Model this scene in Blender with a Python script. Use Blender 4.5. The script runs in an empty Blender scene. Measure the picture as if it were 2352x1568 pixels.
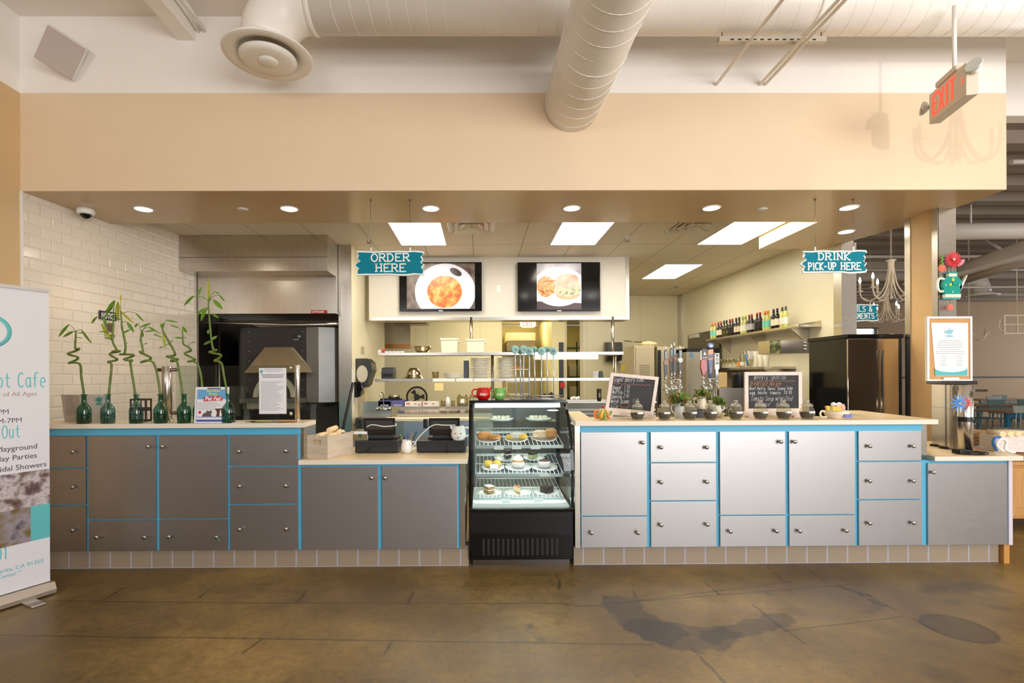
import bpy, bmesh, math, random
from mathutils import Vector, Matrix
random.seed(7)
R = math.radians
PI = math.pi
sc = bpy.context.scene
COL = sc.collection

# ---------------- camera ----------------
F = 1168.0            # focal length in pixels of a 2352 px wide frame
ROLL, YAW, EYE = R(.26), R(.45), 1.535
_c, _s = math.cos(ROLL), math.sin(ROLL)
CX, CY = 1103 + F * math.tan(YAW) * _c, 865 - F * math.tan(YAW) * _s
cam_data = bpy.data.cameras.new('camera')
cam_data.sensor_width = 36
cam_data.lens = F / 2352 * 36
cam_data.shift_x = (1176 - CX) / 2352
cam_data.shift_y = (CY - 784) / 2352
cam_data.clip_start = .05
cam = bpy.data.objects.new('camera', cam_data)
COL.objects.link(cam)
cam.matrix_world = Matrix.Translation((0, 0, EYE)) @ Matrix.Rotation(-YAW, 4, 'Z') @ Matrix.Rotation(PI / 2, 4, 'X') @ Matrix.Rotation(-ROLL, 4, 'Z')
sc.camera = cam

# ---------------- view, world, lights ----------------
sc.view_settings.view_transform = 'Standard'
sc.view_settings.look = 'None'
sc.view_settings.gamma = 1
sc.view_settings.use_curve_mapping = False
sc.view_settings.exposure = 0.32
wd = bpy.data.worlds.new('world'); sc.world = wd; wd.use_nodes = True
wd.node_tree.nodes['Background'].inputs[0].default_value = (.80, .88, 1, 1)
wd.node_tree.nodes['Background'].inputs[1].default_value = .7

def area(name, loc, direction, sx, sy, power, color, spread=180, shape='RECTANGLE'):
    l = bpy.data.lights.new(name, 'AREA'); l.shape = shape; l.size = sx; l.size_y = sy
    l.energy = power; l.color = color; l.spread = R(spread)
    o = bpy.data.objects.new(name, l); COL.objects.link(o)
    o.location = loc
    o.rotation_euler = Vector(direction).to_track_quat('-Z', 'Y').to_euler()
    return o
DAY = (1, .985, .97)
WARM = (1, .90, .70)
# area lights for daylight: windows behind the viewer, with added fills
area('daylight_fill', (5.2, -3.9, 2.3), (-.16, 1, .2), 6.4, 3.3, 470, DAY)
area('daylight_fill', (-2.6, -3.9, 3.4), (.25, 1, .7), 2.6, 1.1, 80, DAY)  # added fill light to brighten the ceiling from an unseen high opening
area('daylight_fill', (11.9, 2.2, 2.4), (-1, .15, .1), 3.6, 3, 190, DAY)  # added fill light in front of the closed right wall
area('daylight_fill', (23.8, 12, 2.2), (-1, 0, 0), 9, 2.6, 520, DAY)  # added fill light for the far room, in front of a closed wall
glint = bpy.data.lights.new('low_sun_glint', 'SPOT'); glint.energy = 380; glint.color = (1, .95, .86); glint.spot_size = R(17); glint.spot_blend = .9; glint.shadow_soft_size = .035
glo = bpy.data.objects.new('low_sun_glint', glint); COL.objects.link(glo); glo.location = (2.9, -3.95, 2.9); glo.rotation_euler = Vector((1.05, 8.5, .75)).to_track_quat('-Z', 'Y').to_euler()
# troffers of the kitchen ceiling
TROFFERS = [(-1.07, 5.85, 'l'), (.99, 5.85, 'm'), (3.03, 5.85, 'r'), (3.05, 8.32, 'b')]
# ---------------- projection helpers (pixel of the photograph -> point at a given depth) ----------------
def ray(px, py):
    dx, dy = px - CX, py - CY
    xr, yr = dx * _c - dy * _s, dx * _s + dy * _c
    X = xr * math.cos(YAW) + F * math.sin(YAW); Y = -xr * math.sin(YAW) + F * math.cos(YAW)
    return X / Y, -yr / Y
def P(px, py, Y):
    a, b = ray(px, py); return Vector((a * Y, Y, EYE + b * Y))
def PZ(px, py, z):
    a, b = ray(px, py); Y = (z - EYE) / b; return Vector((a * Y, Y, z))
def PX(px, py, x):
    a, b = ray(px, py); Y = x / a; return Vector((x, Y, EYE + b * Y))
def XZ(px, py, Y):
    v = P(px, py, Y); return v.x, v.z

# ---------------- materials ----------------
MATS = {}
def srgb(c):
    return tuple((v / 255 / 12.92 if v <= 10 else ((v / 255 + .055) / 1.055) ** 2.4) for v in c) + (1,)
def nmat(name):
    m = bpy.data.materials.new(name); m.use_nodes = True
    nt = m.node_tree; return m, nt, nt.nodes['Principled BSDF']
def mat(name, c, rough=.5, metal=0, noise=0, nscale=8, bump=0, bscale=60, spec=.5, stretch=None, coat=0, trans=0, ior=1.45, emit=0):
    """c is an sRGB 0-255 colour"""
    if name in MATS: return MATS[name]
    m, nt, b = nmat(name)
    col = srgb(c)
    b.inputs['Base Color'].default_value = col
    b.inputs['Roughness'].default_value = rough
    b.inputs['Metallic'].default_value = metal
    b.inputs['Specular IOR Level'].default_value = spec
    b.inputs['Coat Weight'].default_value = coat
    b.inputs['Transmission Weight'].default_value = trans
    b.inputs['IOR'].default_value = ior
    if emit:
        b.inputs['Emission Color'].default_value = col; b.inputs['Emission Strength'].default_value = emit
    tc = nt.nodes.new('ShaderNodeTexCoord'); mp = nt.nodes.new('ShaderNodeMapping')
    nt.links.new(tc.outputs['Object'], mp.inputs[0])
    if stretch: mp.inputs['Scale'].default_value = stretch
    if noise:
        n = nt.nodes.new('ShaderNodeTexNoise'); n.inputs['Scale'].default_value = nscale; n.inputs['Detail'].default_value = 5
        nt.links.new(mp.outputs[0], n.inputs['Vector'])
        r = nt.nodes.new('ShaderNodeMapRange'); r.inputs['To Min'].default_value = 1 - noise; r.inputs['To Max'].default_value = 1 + noise
        r.inputs['From Min'].default_value = .3; r.inputs['From Max'].default_value = .7
        nt.links.new(n.outputs[0], r.inputs[0])
        mx = nt.nodes.new('ShaderNodeVectorMath'); mx.operation = 'SCALE'; mx.inputs[0].default_value = col[:3]
        nt.links.new(r.outputs[0], mx.inputs['Scale']); nt.links.new(mx.outputs[0], b.inputs['Base Color'])
    if bump:
        n = nt.nodes.new('ShaderNodeTexNoise'); n.inputs['Scale'].default_value = bscale; n.inputs['Detail'].default_value = 3
        nt.links.new(mp.outputs[0], n.inputs['Vector'])
        bp = nt.nodes.new('ShaderNodeBump'); bp.inputs['Strength'].default_value = bump; bp.inputs['Distance'].default_value = .01
        nt.links.new(n.outputs[0], bp.inputs['Height']); nt.links.new(bp.outputs[0], b.inputs['Normal'])
    MATS[name] = m; return m
def glass(name, c=(235, 245, 242), tint=.0, rough=.02, refl=1.0, milk=0):
    """thin pane: clear with a fresnel reflection"""
    if name in MATS: return MATS[name]
    m, nt, b = nmat(name); nt.nodes.remove(b)
    out = nt.nodes['Material Output']
    t = nt.nodes.new('ShaderNodeBsdfTransparent'); t.inputs[0].default_value = srgb(c)
    g = nt.nodes.new('ShaderNodeBsdfGlossy'); g.inputs['Roughness'].default_value = rough
    fr = nt.nodes.new('ShaderNodeLayerWeight'); fr.inputs[0].default_value = .5
    pw = nt.nodes.new('ShaderNodeMath'); pw.operation = 'POWER'; pw.inputs[1].default_value = 4; nt.links.new(fr.outputs['Facing'], pw.inputs[0])
    ml = nt.nodes.new('ShaderNodeMath'); ml.operation = 'MULTIPLY_ADD'; ml.inputs[1].default_value = .7; ml.inputs[2].default_value = .04 * refl; ml.use_clamp = True
    nt.links.new(pw.outputs[0], ml.inputs[0])
    mx = nt.nodes.new('ShaderNodeMixShader')
    nt.links.new(ml.outputs[0], mx.inputs[0]); nt.links.new(t.outputs[0], mx.inputs[1]); nt.links.new(g.outputs[0], mx.inputs[2])
    last = mx
    if milk:
        df = nt.nodes.new('ShaderNodeBsdfDiffuse'); df.inputs[0].default_value = srgb(c); last = nt.nodes.new('ShaderNodeMixShader'); last.inputs[0].default_value = milk
        nt.links.new(mx.outputs[0], last.inputs[1]); nt.links.new(df.outputs[0], last.inputs[2])
    nt.links.new(last.outputs[0], out.inputs[0])
    MATS[name] = m; return m
def emis(name, c, s):
    return mat(name, c, emit=s)

# ---------------- mesh builder ----------------
class MB:
    def __init__(s): s.bm = bmesh.new(); s.mi = 0
    def _v(s, pts): return [s.bm.verts.new(p) for p in pts]
    def face(s, pts):
        f = s.bm.faces.new(s._v(pts)); f.material_index = s.mi; return s
    def box(s, x0, x1, y0, y1, z0, z1, M=None):
        p = [Vector(q) for q in ((x0, y0, z0), (x1, y0, z0), (x1, y1, z0), (x0, y1, z0), (x0, y0, z1), (x1, y0, z1), (x1, y1, z1), (x0, y1, z1))]
        if M: p = [M @ q for q in p]
        v = s._v(p)
        for i in ((0, 3, 2, 1), (4, 5, 6, 7), (0, 1, 5, 4), (1, 2, 6, 5), (2, 3, 7, 6), (3, 0, 4, 7)):
            s.bm.faces.new([v[k] for k in i]).material_index = s.mi
        return s
    def prism(s, poly, d0, d1, axis='y', M=None):
        """poly of 2-D points; axis y: (x,z) extruded in y; axis x: (y,z) extruded in x; axis z: (x,y) extruded in z"""
        def mk(a, b, d):
            v = {'y': (a, d, b), 'x': (d, a, b), 'z': (a, b, d)}[axis]; v = Vector(v)
            return M @ v if M else v
        A = s._v([mk(a, b, d0) for a, b in poly]); B = s._v([mk(a, b, d1) for a, b in poly])
        n = len(poly)
        for f in ([*reversed(A)], B): s.bm.faces.new(f).material_index = s.mi
        for i in range(n): s.bm.faces.new((A[i], A[(i + 1) % n], B[(i + 1) % n], B[i])).material_index = s.mi
        return s
    def lathe(s, prof, c=(0, 0, 0), seg=24, M=None, cap=True):
        """prof: (r, z) from bottom to top about the z axis"""
        c = Vector(c); rings = []
        for r, z in prof:
            ring = []
            for k in range(seg):
                a = 2 * PI * k / seg; q = Vector((r * math.cos(a), r * math.sin(a), z))
                if M: q = M @ q
                ring.append(s.bm.verts.new(q + c))
            rings.append(ring)
        for a, b in zip(rings, rings[1:]):
            for k in range(seg):
                f = s.bm.faces.new((a[k], a[(k + 1) % seg], b[(k + 1) % seg], b[k])); f.smooth = True; f.material_index = s.mi
        if cap:
            if prof[0][0] > 1e-5: s.bm.faces.new(list(reversed(rings[0]))).material_index = s.mi
            if prof[-1][0] > 1e-5: s.bm.faces.new(rings[-1]).material_index = s.mi
        return s
    def tube(s, pts, r, seg=8, cap=True, closed=False):
        pts = [Vector(p) for p in pts]; n = len(pts)
        rr = r if isinstance(r, (list, tuple)) else [r] * n
        prev = None; rings = []
        for i, p in enumerate(pts):
            if closed: t = pts[(i + 1) % n] - pts[i - 1]
            else: t = pts[min(i + 1, n - 1)] - pts[max(i - 1, 0)]
            t.normalize()
            if prev is None:
                u = t.orthogonal().normalized()
            else:
                u = (prev - t * prev.dot(t))
                u = u.normalized() if u.length > 1e-6 else t.orthogonal().normalized()
            prev = u; w = t.cross(u)
            rings.append([s.bm.verts.new(p + (u * math.cos(2 * PI * k / seg) + w * math.sin(2 * PI * k / seg)) * rr[i]) for k in range(seg)])
        pr = list(zip(rings, rings[1:])) + ([(rings[-1], rings[0])] if closed else [])
        for a, b in pr:
            for k in range(seg):
                f = s.bm.faces.new((a[k], a[(k + 1) % seg], b[(k + 1) % seg], b[k])); f.smooth = True; f.material_index = s.mi
        if cap and not closed:
            s.bm.faces.new(list(reversed(rings[0]))).material_index = s.mi; s.bm.faces.new(rings[-1]).material_index = s.mi
        return s
    def cyl(s, p0, p1, r, r2=None, seg=16):
        return s.tube([p0, p1], [r, r if r2 is None else r2], seg)
    def ball(s, c, r, seg=14, sc_=(1, 1, 1), M=None):
        n = seg // 2
        prof = [(max(1e-4, r * math.sin(PI * i / n)), -r * math.cos(PI * i / n)) for i in range(n + 1)]
        S = Matrix.Diagonal((*sc_, 1)); S = (M @ S) if M else S
        return s.lathe(prof, c, seg, S, cap=False)
    def leaf(s, p, d, up, L, w, bend=.3):
        """a pointed leaf blade with thickness-free fold along its rib, two faces wide"""
        p = Vector(p); d = Vector(d).normalized(); up = Vector(up).normalized()
        sd = d.cross(up).normalized(); up = sd.cross(d)
        rows = []
        for t in (0, .15, .35, .6, .82, 1):
            q = p + d * L * t + up * (-bend * L * t * t)
            ww = w * math.sin(PI * min(1, .08 + t * .92)) ** .8 if t < 1 else 0
            rows.append((q - sd * ww + up * ww * .25, q, q + sd * ww + up * ww * .25))
        vs = [[s.bm.verts.new(a) for a in r_] for r_ in rows]
        for a, b in zip(vs, vs[1:]):
            for k in (0, 1):
                f = s.bm.faces.new((a[k], a[k + 1], b[k + 1], b[k])); f.smooth = True; f.material_index = s.mi
        return s
    def build(s, name, m, parent=None, world=False, smooth=False, bevel=0, loc=None, rot=None):
        bmesh.ops.remove_doubles(s.bm, verts=s.bm.verts, dist=1e-6)
        bmesh.ops.recalc_face_normals(s.bm, faces=s.bm.faces)
        if bevel:
            es = [e for e in s.bm.edges if len(e.link_faces) == 2 and e.calc_face_angle(0) > .6]
            bmesh.ops.bevel(s.bm, geom=es, offset=bevel, segments=2, affect='EDGES', profile=.6, clamp_overlap=True)
        me = bpy.data.meshes.new(name)
        if smooth:
            for f in s.bm.faces: f.smooth = True
        s.bm.to_mesh(me); s.bm.free()
        for mm in (m if isinstance(m, (list, tuple)) else [m]): me.materials.append(mm)
        o = bpy.data.objects.new(name, me); COL.objects.link(o)
        if parent:
            o.parent = parent
            if world:
                L = parent.location if not parent.parent else parent.location + parent.parent.location
                me.transform(Matrix.Translation(-Vector(L)))
        if loc is not None: o.location = loc
        if rot is not None: o.rotation_euler = rot
        return o
def crv(pts, n=5):
    V = [Vector(p) for p in pts]; out = []
    for i in range(len(V) - 1):
        p0, p1, p2, p3 = V[max(i - 1, 0)], V[i], V[i + 1], V[min(i + 2, len(V) - 1)]
        for k in range(n): u = k / n; out.append(.5 * ((2 * p1) + (-p0 + p2) * u + (2 * p0 - 5 * p1 + 4 * p2 - p3) * u * u + (-p0 + 3 * p1 - 3 * p2 + p3) * u ** 3))
    return out + [V[-1]]
def box(x0, x1, y0, y1, z0, z1): return MB().box(x0, x1, y0, y1, z0, z1)

def thing(name, label, cat, loc=(0, 0, 0), rz=0, group=None):
    o = bpy.data.objects.new(name, None); COL.objects.link(o); o.empty_display_size = .1
    o.location = loc; o.rotation_euler = (0, 0, rz); o['label'] = label; o['category'] = cat
    if group: o['group'] = group
    return o
def tag(o, label, cat, group=None, kind=None):
    o['label'] = label; o['category'] = cat
    if group: o['group'] = group
    if kind: o['kind'] = kind
    return o
def struct(o):
    o['kind'] = 'structure'; return o
def kids(o): return [c for c in KID.get(o.name, [])] if False else [c for c in bpy.data.objects if c.parent == o]
def dup(root, loc, rz=0, label=None, group=None, scale=None):
    def cp(o, par):
        c = o.copy(); COL.objects.link(c)
        if par: c.parent = par
        for ch in kids(o): cp(ch, c)
        return c
    src = list(kids(root))
    r = root.copy(); COL.objects.link(r)
    for ch in src: cp(ch, r)
    r.location = loc
    if r.type == 'EMPTY' or rz: r.rotation_euler = (0, 0, rz)
    if label: r['label'] = label
    if group: r['group'] = group
    if scale: r.scale = scale if isinstance(scale, (list, tuple)) else (scale,) * 3
    return r

def text(name, body, size, m, parent=None, loc=(0, 0, 0), rot=(PI / 2, 0, 0), align='LEFT', ext=.0006, off=0, xs=1, shear=0, space=1):
    cu = bpy.data.curves.new('t', 'FONT'); cu.body = body; cu.size = size; cu.extrude = ext; cu.offset = off
    cu.align_x = align; cu.shear = shear; cu.space_character = space; cu.resolution_u = 3
    t = bpy.data.objects.new('t', cu); COL.objects.link(t)
    dg = bpy.context.evaluated_depsgraph_get()
    me = bpy.data.meshes.new_from_object(t.evaluated_get(dg)); me.name = name
    bpy.data.objects.remove(t); bpy.data.curves.remove(cu)
    me.materials.clear(); me.materials.append(m)
    if xs != 1: me.transform(Matrix.Diagonal((xs, 1, 1, 1)))
    o = bpy.data.objects.new(name, me); COL.objects.link(o); o.parent = parent; o.location = loc; o.rotation_euler = rot
    return o

# stroke lettering: letters as poly-lines on a 4 x 6 grid (y up), lower case reaches y 4
_arc = lambda cx, cy, rx, ry, a0, a1, n=8: [(cx + rx * math.cos(R(a0 + (a1 - a0) * i / n)), cy + ry * math.sin(R(a0 + (a1 - a0) * i / n))) for i in range(n + 1)]
GL = {
 'O': [_arc(2, 3, 2, 3, 90, 450, 14)], 'D': [[(.4, 0), (.4, 6)], [(.4, 6)] + _arc(1.6, 3, 2.2, 3, 90, -90) + [(.4, 0)]],
 'R': [[(.4, 0), (.4, 6)], [(.4, 6), (2.2, 6)] + _arc(2.2, 4.5, 1.5, 1.5, 90, -90, 6) + [(.4, 3)], [(1.8, 3), (3.9, 0)]],
 'E': [[(3.6, 6), (.4, 6), (.4, 0), (3.6, 0)], [(.4, 3.1), (2.8, 3.1)]], 'H': [[(.4, 0), (.4, 6)], [(3.6, 0), (3.6, 6)], [(.4, 3), (3.6, 3)]],
 'I': [[(2, 0), (2, 6)]], 'N': [[(.4, 0), (.4, 6), (3.6, 0), (3.6, 6)]], 'K': [[(.4, 0), (.4, 6)], [(3.6, 6), (.5, 2.8), (3.8, 0)]],
 'P': [[(.4, 0), (.4, 6)], [(.4, 6), (2.2, 6)] + _arc(2.2, 4.4, 1.6, 1.6, 90, -90, 6) + [(.4, 2.8)]],
 'C': [_arc(2.2, 3, 2, 3, 50, 310, 10)], '-': [[(.6, 2.8), (3, 2.8)]], 'U': [[(.4, 6), (.4, 2)] + _arc(2, 2, 1.6, 2, 180, 360, 8) + [(3.6, 6)]],
 'S': [_arc(2, 4.5, 1.6, 1.5, 30, 270, 8) + _arc(2, 1.5, 1.7, 1.5, 90, -150, 8)], 'L': [[(.4, 6), (.4, 0), (3.5, 0)]],
 'A': [[(.2, 0), (2, 6), (3.8, 0)], [(1, 2), (3, 2)]], 'T': [[(0, 6), (4, 6)], [(2, 6), (2, 0)]], 'M': [[(.2, 0), (.5, 6), (2, 2), (3.5, 6), (3.8, 0)]], 'X': [[(.2, 0), (3.8, 6)], [(.2, 6), (3.8, 0)]],
 'B': [[(.4, 0), (.4, 6), (2, 6)] + _arc(2, 4.6, 1.3, 1.4, 90, -90, 6) + [(.6, 3.2)], [(2, 3.2)] + _arc(2, 1.6, 1.6, 1.6, 90, -90, 6) + [(.4, 0)]],
 'W': [[(0, 6), (1, 0), (2, 4), (3, 0), (4, 6)]], 'J': [[(3, 6), (3, 1.6)] + _arc(1.8, 1.5, 1.2, 1.5, 0, -170, 6)],
 '&': [[(3.9, 0), (.9, 4.4)] + _arc(1.7, 5, .9, 1, 200, -20, 6) + [(.6, 2.4)] + _arc(1.8, 1.5, 1.5, 1.5, 150, 300, 6) + [(3.8, 2.8)]],
 'a': [_arc(1.8, 2, 1.5, 2, 50, 360, 9), [(3.3, 4), (3.3, .6), (3.8, 0)]], 'b': [[(.5, 6), (.5, 0)], _arc(2, 2, 1.5, 2, 180, -180, 10)],
 'c': [_arc(2, 2, 1.7, 2, 50, 310, 8)], 'd': [_arc(1.8, 2, 1.5, 2, 0, 360, 10), [(3.3, 6.3), (3.3, 0)]],
 'e': [[(.4, 2.1), (3.5, 2.1)] + _arc(2, 2, 1.6, 2, 5, 300, 9)], 'f': [_arc(2.6, 5, 1.2, 1.2, 40, 180, 5) + [(1.4, 0)], [(.3, 3.8), (2.8, 3.8)]],
 'g': [_arc(1.8, 2, 1.5, 2, 0, 360, 10), [(3.3, 4), (3.3, -1)] + _arc(1.9, -1, 1.4, 1.3, 0, -150, 5)], 'h': [[(.5, 6), (.5, 0)], [(.5, 2.5)] + _arc(1.9, 2.6, 1.4, 1.4, 170, 0, 5) + [(3.3, 0)]],
 'i': [[(1.5, 4), (1.5, 0)], [(1.5, 5.4), (1.6, 5.7)]], 'k': [[(.5, 6), (.5, 0)], [(3, 4), (.6, 1.8), (3.2, 0)]], 'l': [[(1.4, 6.2), (1.4, .4), (2, 0)]],
 'm': [[(.2, 4), (.2, 0)], [(.2, 3), (1.1, 4), (1.9, 3), (1.9, 0)], [(1.9, 3), (2.8, 4), (3.7, 3), (3.7, 0)]], 'n': [[(.5, 4), (.5, 0)], [(.5, 2.6)] + _arc(1.9, 2.6, 1.4, 1.4, 170, 0, 5) + [(3.3, 0)]],
 'o': [_arc(2, 2, 1.6, 2, 90, 450, 11)], 'p': [[(.5, 4), (.5, -2.2)], _arc(2, 2, 1.5, 2, 180, -180, 10)], 'r': [[(.6, 4), (.6, 0)], [(.6, 2.4), (1.6, 3.8), (2.9, 3.7)]],
 's': [_arc(1.8, 3, 1.3, 1, 30, 270, 6) + _arc(1.8, 1, 1.4, 1, 90, -150, 6)], 't': [[(1.6, 5.6), (1.6, .8), (2.6, 0), (3.2, .3)], [(.3, 3.9), (3, 3.9)]],
 'u': [[(.5, 4), (.5, 1.4)] + _arc(1.9, 1.4, 1.4, 1.4, 180, 360, 5) + [(3.3, 4)], [(3.3, 4), (3.4, 0)]], 'w': [[(0, 4), (1, 0), (2, 3), (3, 0), (4, 4)]], 'v': [[(.2, 4), (1.8, 0), (3.4, 4)]],
 'y': [[(.4, 4), (1.9, .4)], [(3.6, 4), (1.4, -2.2), (.4, -2)]], '.': [[(.5, 0), (.7, .2)]], '/': [[(.2, -.4), (3, 6)]], ',': [[(.8, .3), (.3, -.9)]],
 '0': [_arc(2, 3, 1.6, 3, 90, 450, 12)], '1': [[(1, 5), (2, 6), (2, 0)]], '2': [_arc(2, 4.4, 1.6, 1.6, 160, -20, 7) + [(.4, 0), (3.7, 0)]],
 '5': [[(3.4, 6), (.8, 6), (.6, 3.4)] + _arc(1.8, 1.9, 1.7, 1.9, 110, -150, 8)], '6': [[(3, 6), (1, 3.6)] + _arc(2, 1.8, 1.6, 1.8, 150, -210, 12)],
 '7': [[(.4, 6), (3.6, 6), (1.4, 0)]], '8': [_arc(2, 4.5, 1.3, 1.4, 270, -90, 10), _arc(2, 1.6, 1.7, 1.6, 90, 450, 10)], '9': [_arc(2, 4.2, 1.6, 1.8, 0, 360, 10), [(3.6, 4.2), (2.6, 0)]],
}
SERIF = set('ODREHINKPCUSLTM')
def strokes(name, lines, m, parent, w, d=.0015, serif=False, jit=0, rot=(PI / 2, 0, 0), loc=(0, 0, 0), y0=0, slant=0, seed=1):
    """lines: (text, x, z, height, advance) with x the left edge; flat ribbons of width w in the local x-y plane"""
    rnd = random.Random(seed); b = MB()
    def seg(p, q, ww):
        p, q = Vector((*p, 0)), Vector((*q, 0)); t = q - p
        if t.length < 1e-6: return
        t.normalize(); n = Vector((-t.y, t.x, 0)) * ww / 2; e = t * ww * .3
        v = [p - e - n, q + e - n, q + e + n, p - e + n]
        b.prism([(k.x, k.y) for k in v], 0, d + rnd.random() * .0002, 'z')
    for body, x, z, h, adv in lines:
        u = h / 6; cx = x
        for ch in body:
            if ch == ' ': cx += adv * .7; continue
            jz = (rnd.random() - .5) * jit * h; th = (rnd.random() - .5) * jit * .6
            sx = adv * .78 / 4
            def T(p):
                a, c = (p[0] - 2) * sx, (p[1] - 3) * u
                a, c = a * math.cos(th) - c * math.sin(th), a * math.sin(th) + c * math.cos(th)
                return (cx + a + adv * (.25 if ch in 'Iil.,' else .4) + slant * (c + 3 * u), z + c + 3 * u + jz)
            for pl in GL.get(ch, []):
                pts = [T(p) for p in pl]
                for p, q in zip(pts, pts[1:]): seg(p, q, w)
                if serif and ch in SERIF:
                    for raw in (pl[0], pl[-1]):
                        if abs(raw[1]) < .1 or abs(raw[1] - 6) < .1:
                            if ch in 'OS': continue
                            s_ = .7
                            seg(T((raw[0] - s_, raw[1])), T((raw[0] + s_, raw[1])), w * .8)
            cx += adv * (.62 if ch in 'Iil.,' else 1)
    return b.build(name, m, parent, loc=loc, rot=rot)
# ================= SETTING =================
def brick(name, c, gap, w, h, msize, rough, vec, offset=.5, bump=.3, bw_noise=.04, smooth=.2, dist=.01):
    m, nt, b = nmat(name); tc = nt.nodes.new('ShaderNodeTexCoord')
    sp = nt.nodes.new('ShaderNodeSeparateXYZ'); nt.links.new(tc.outputs['Object'], sp.inputs[0])
    cb = nt.nodes.new('ShaderNodeCombineXYZ')
    for i, k in enumerate(vec): nt.links.new(sp.outputs[k], cb.inputs[i])
    br = nt.nodes.new('ShaderNodeTexBrick'); br.offset = offset
    br.inputs['Scale'].default_value = 1; br.inputs['Brick Width'].default_value = w; br.inputs['Row Height'].default_value = h
    br.inputs['Mortar Size'].default_value = msize; br.inputs['Mortar Smooth'].default_value = smooth
    cc = srgb(c); br.inputs['Color1'].default_value = cc; br.inputs['Color2'].default_value = tuple(v * (1 - bw_noise) for v in cc[:3]) + (1,)
    br.inputs['Mortar'].default_value = srgb(gap)
    nt.links.new(cb.outputs[0], br.inputs['Vector']); nt.links.new(br.outputs['Color'], b.inputs['Base Color'])
    b.inputs['Roughness'].default_value = rough
    if bump:
        bp = nt.nodes.new('ShaderNodeBump'); bp.inputs['Strength'].default_value = bump; bp.inputs['Distance'].default_value = dist; bp.invert = True
        nt.links.new(br.outputs['Fac'], bp.inputs['Height']); nt.links.new(bp.outputs[0], b.inputs['Normal'])
    return m, nt

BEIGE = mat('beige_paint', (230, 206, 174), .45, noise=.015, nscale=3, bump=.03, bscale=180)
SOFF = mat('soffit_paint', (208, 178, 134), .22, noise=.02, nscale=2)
WHITE = mat('white_paint', (244, 238, 230), .6, noise=.01, bump=.03, bscale=180)
CEILW = mat('white_ceiling', (240, 232, 222), .7)
CREAM = mat('cream_wall_panel', (233, 225, 197), .35, noise=.012, nscale=2)
BROWNW = mat('brown_wall_paint', (158, 132, 102), .6, noise=.02)
DECK = mat('grey_deck', (138, 124, 112), .6, noise=.04)
STEEL = mat('brushed_steel', (202, 196, 186), .27, 1, noise=.06, nscale=6, stretch=(1, 1, 14))
STEELH = mat('brushed_steel_long', (206, 200, 190), .25, 1, noise=.05, nscale=5, stretch=(8, 1, 1))
STEELD = mat('dark_steel', (120, 114, 106), .32, 1, noise=.08, nscale=5)
CHROME = mat('chrome', (225, 225, 225), .08, 1)
BLACK = mat('black_plastic', (22, 22, 24), .38)
BLACKG = mat('black_gloss', (14, 14, 15), .12)
WHITEP = mat('white_plastic', (238, 236, 230), .4)

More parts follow.
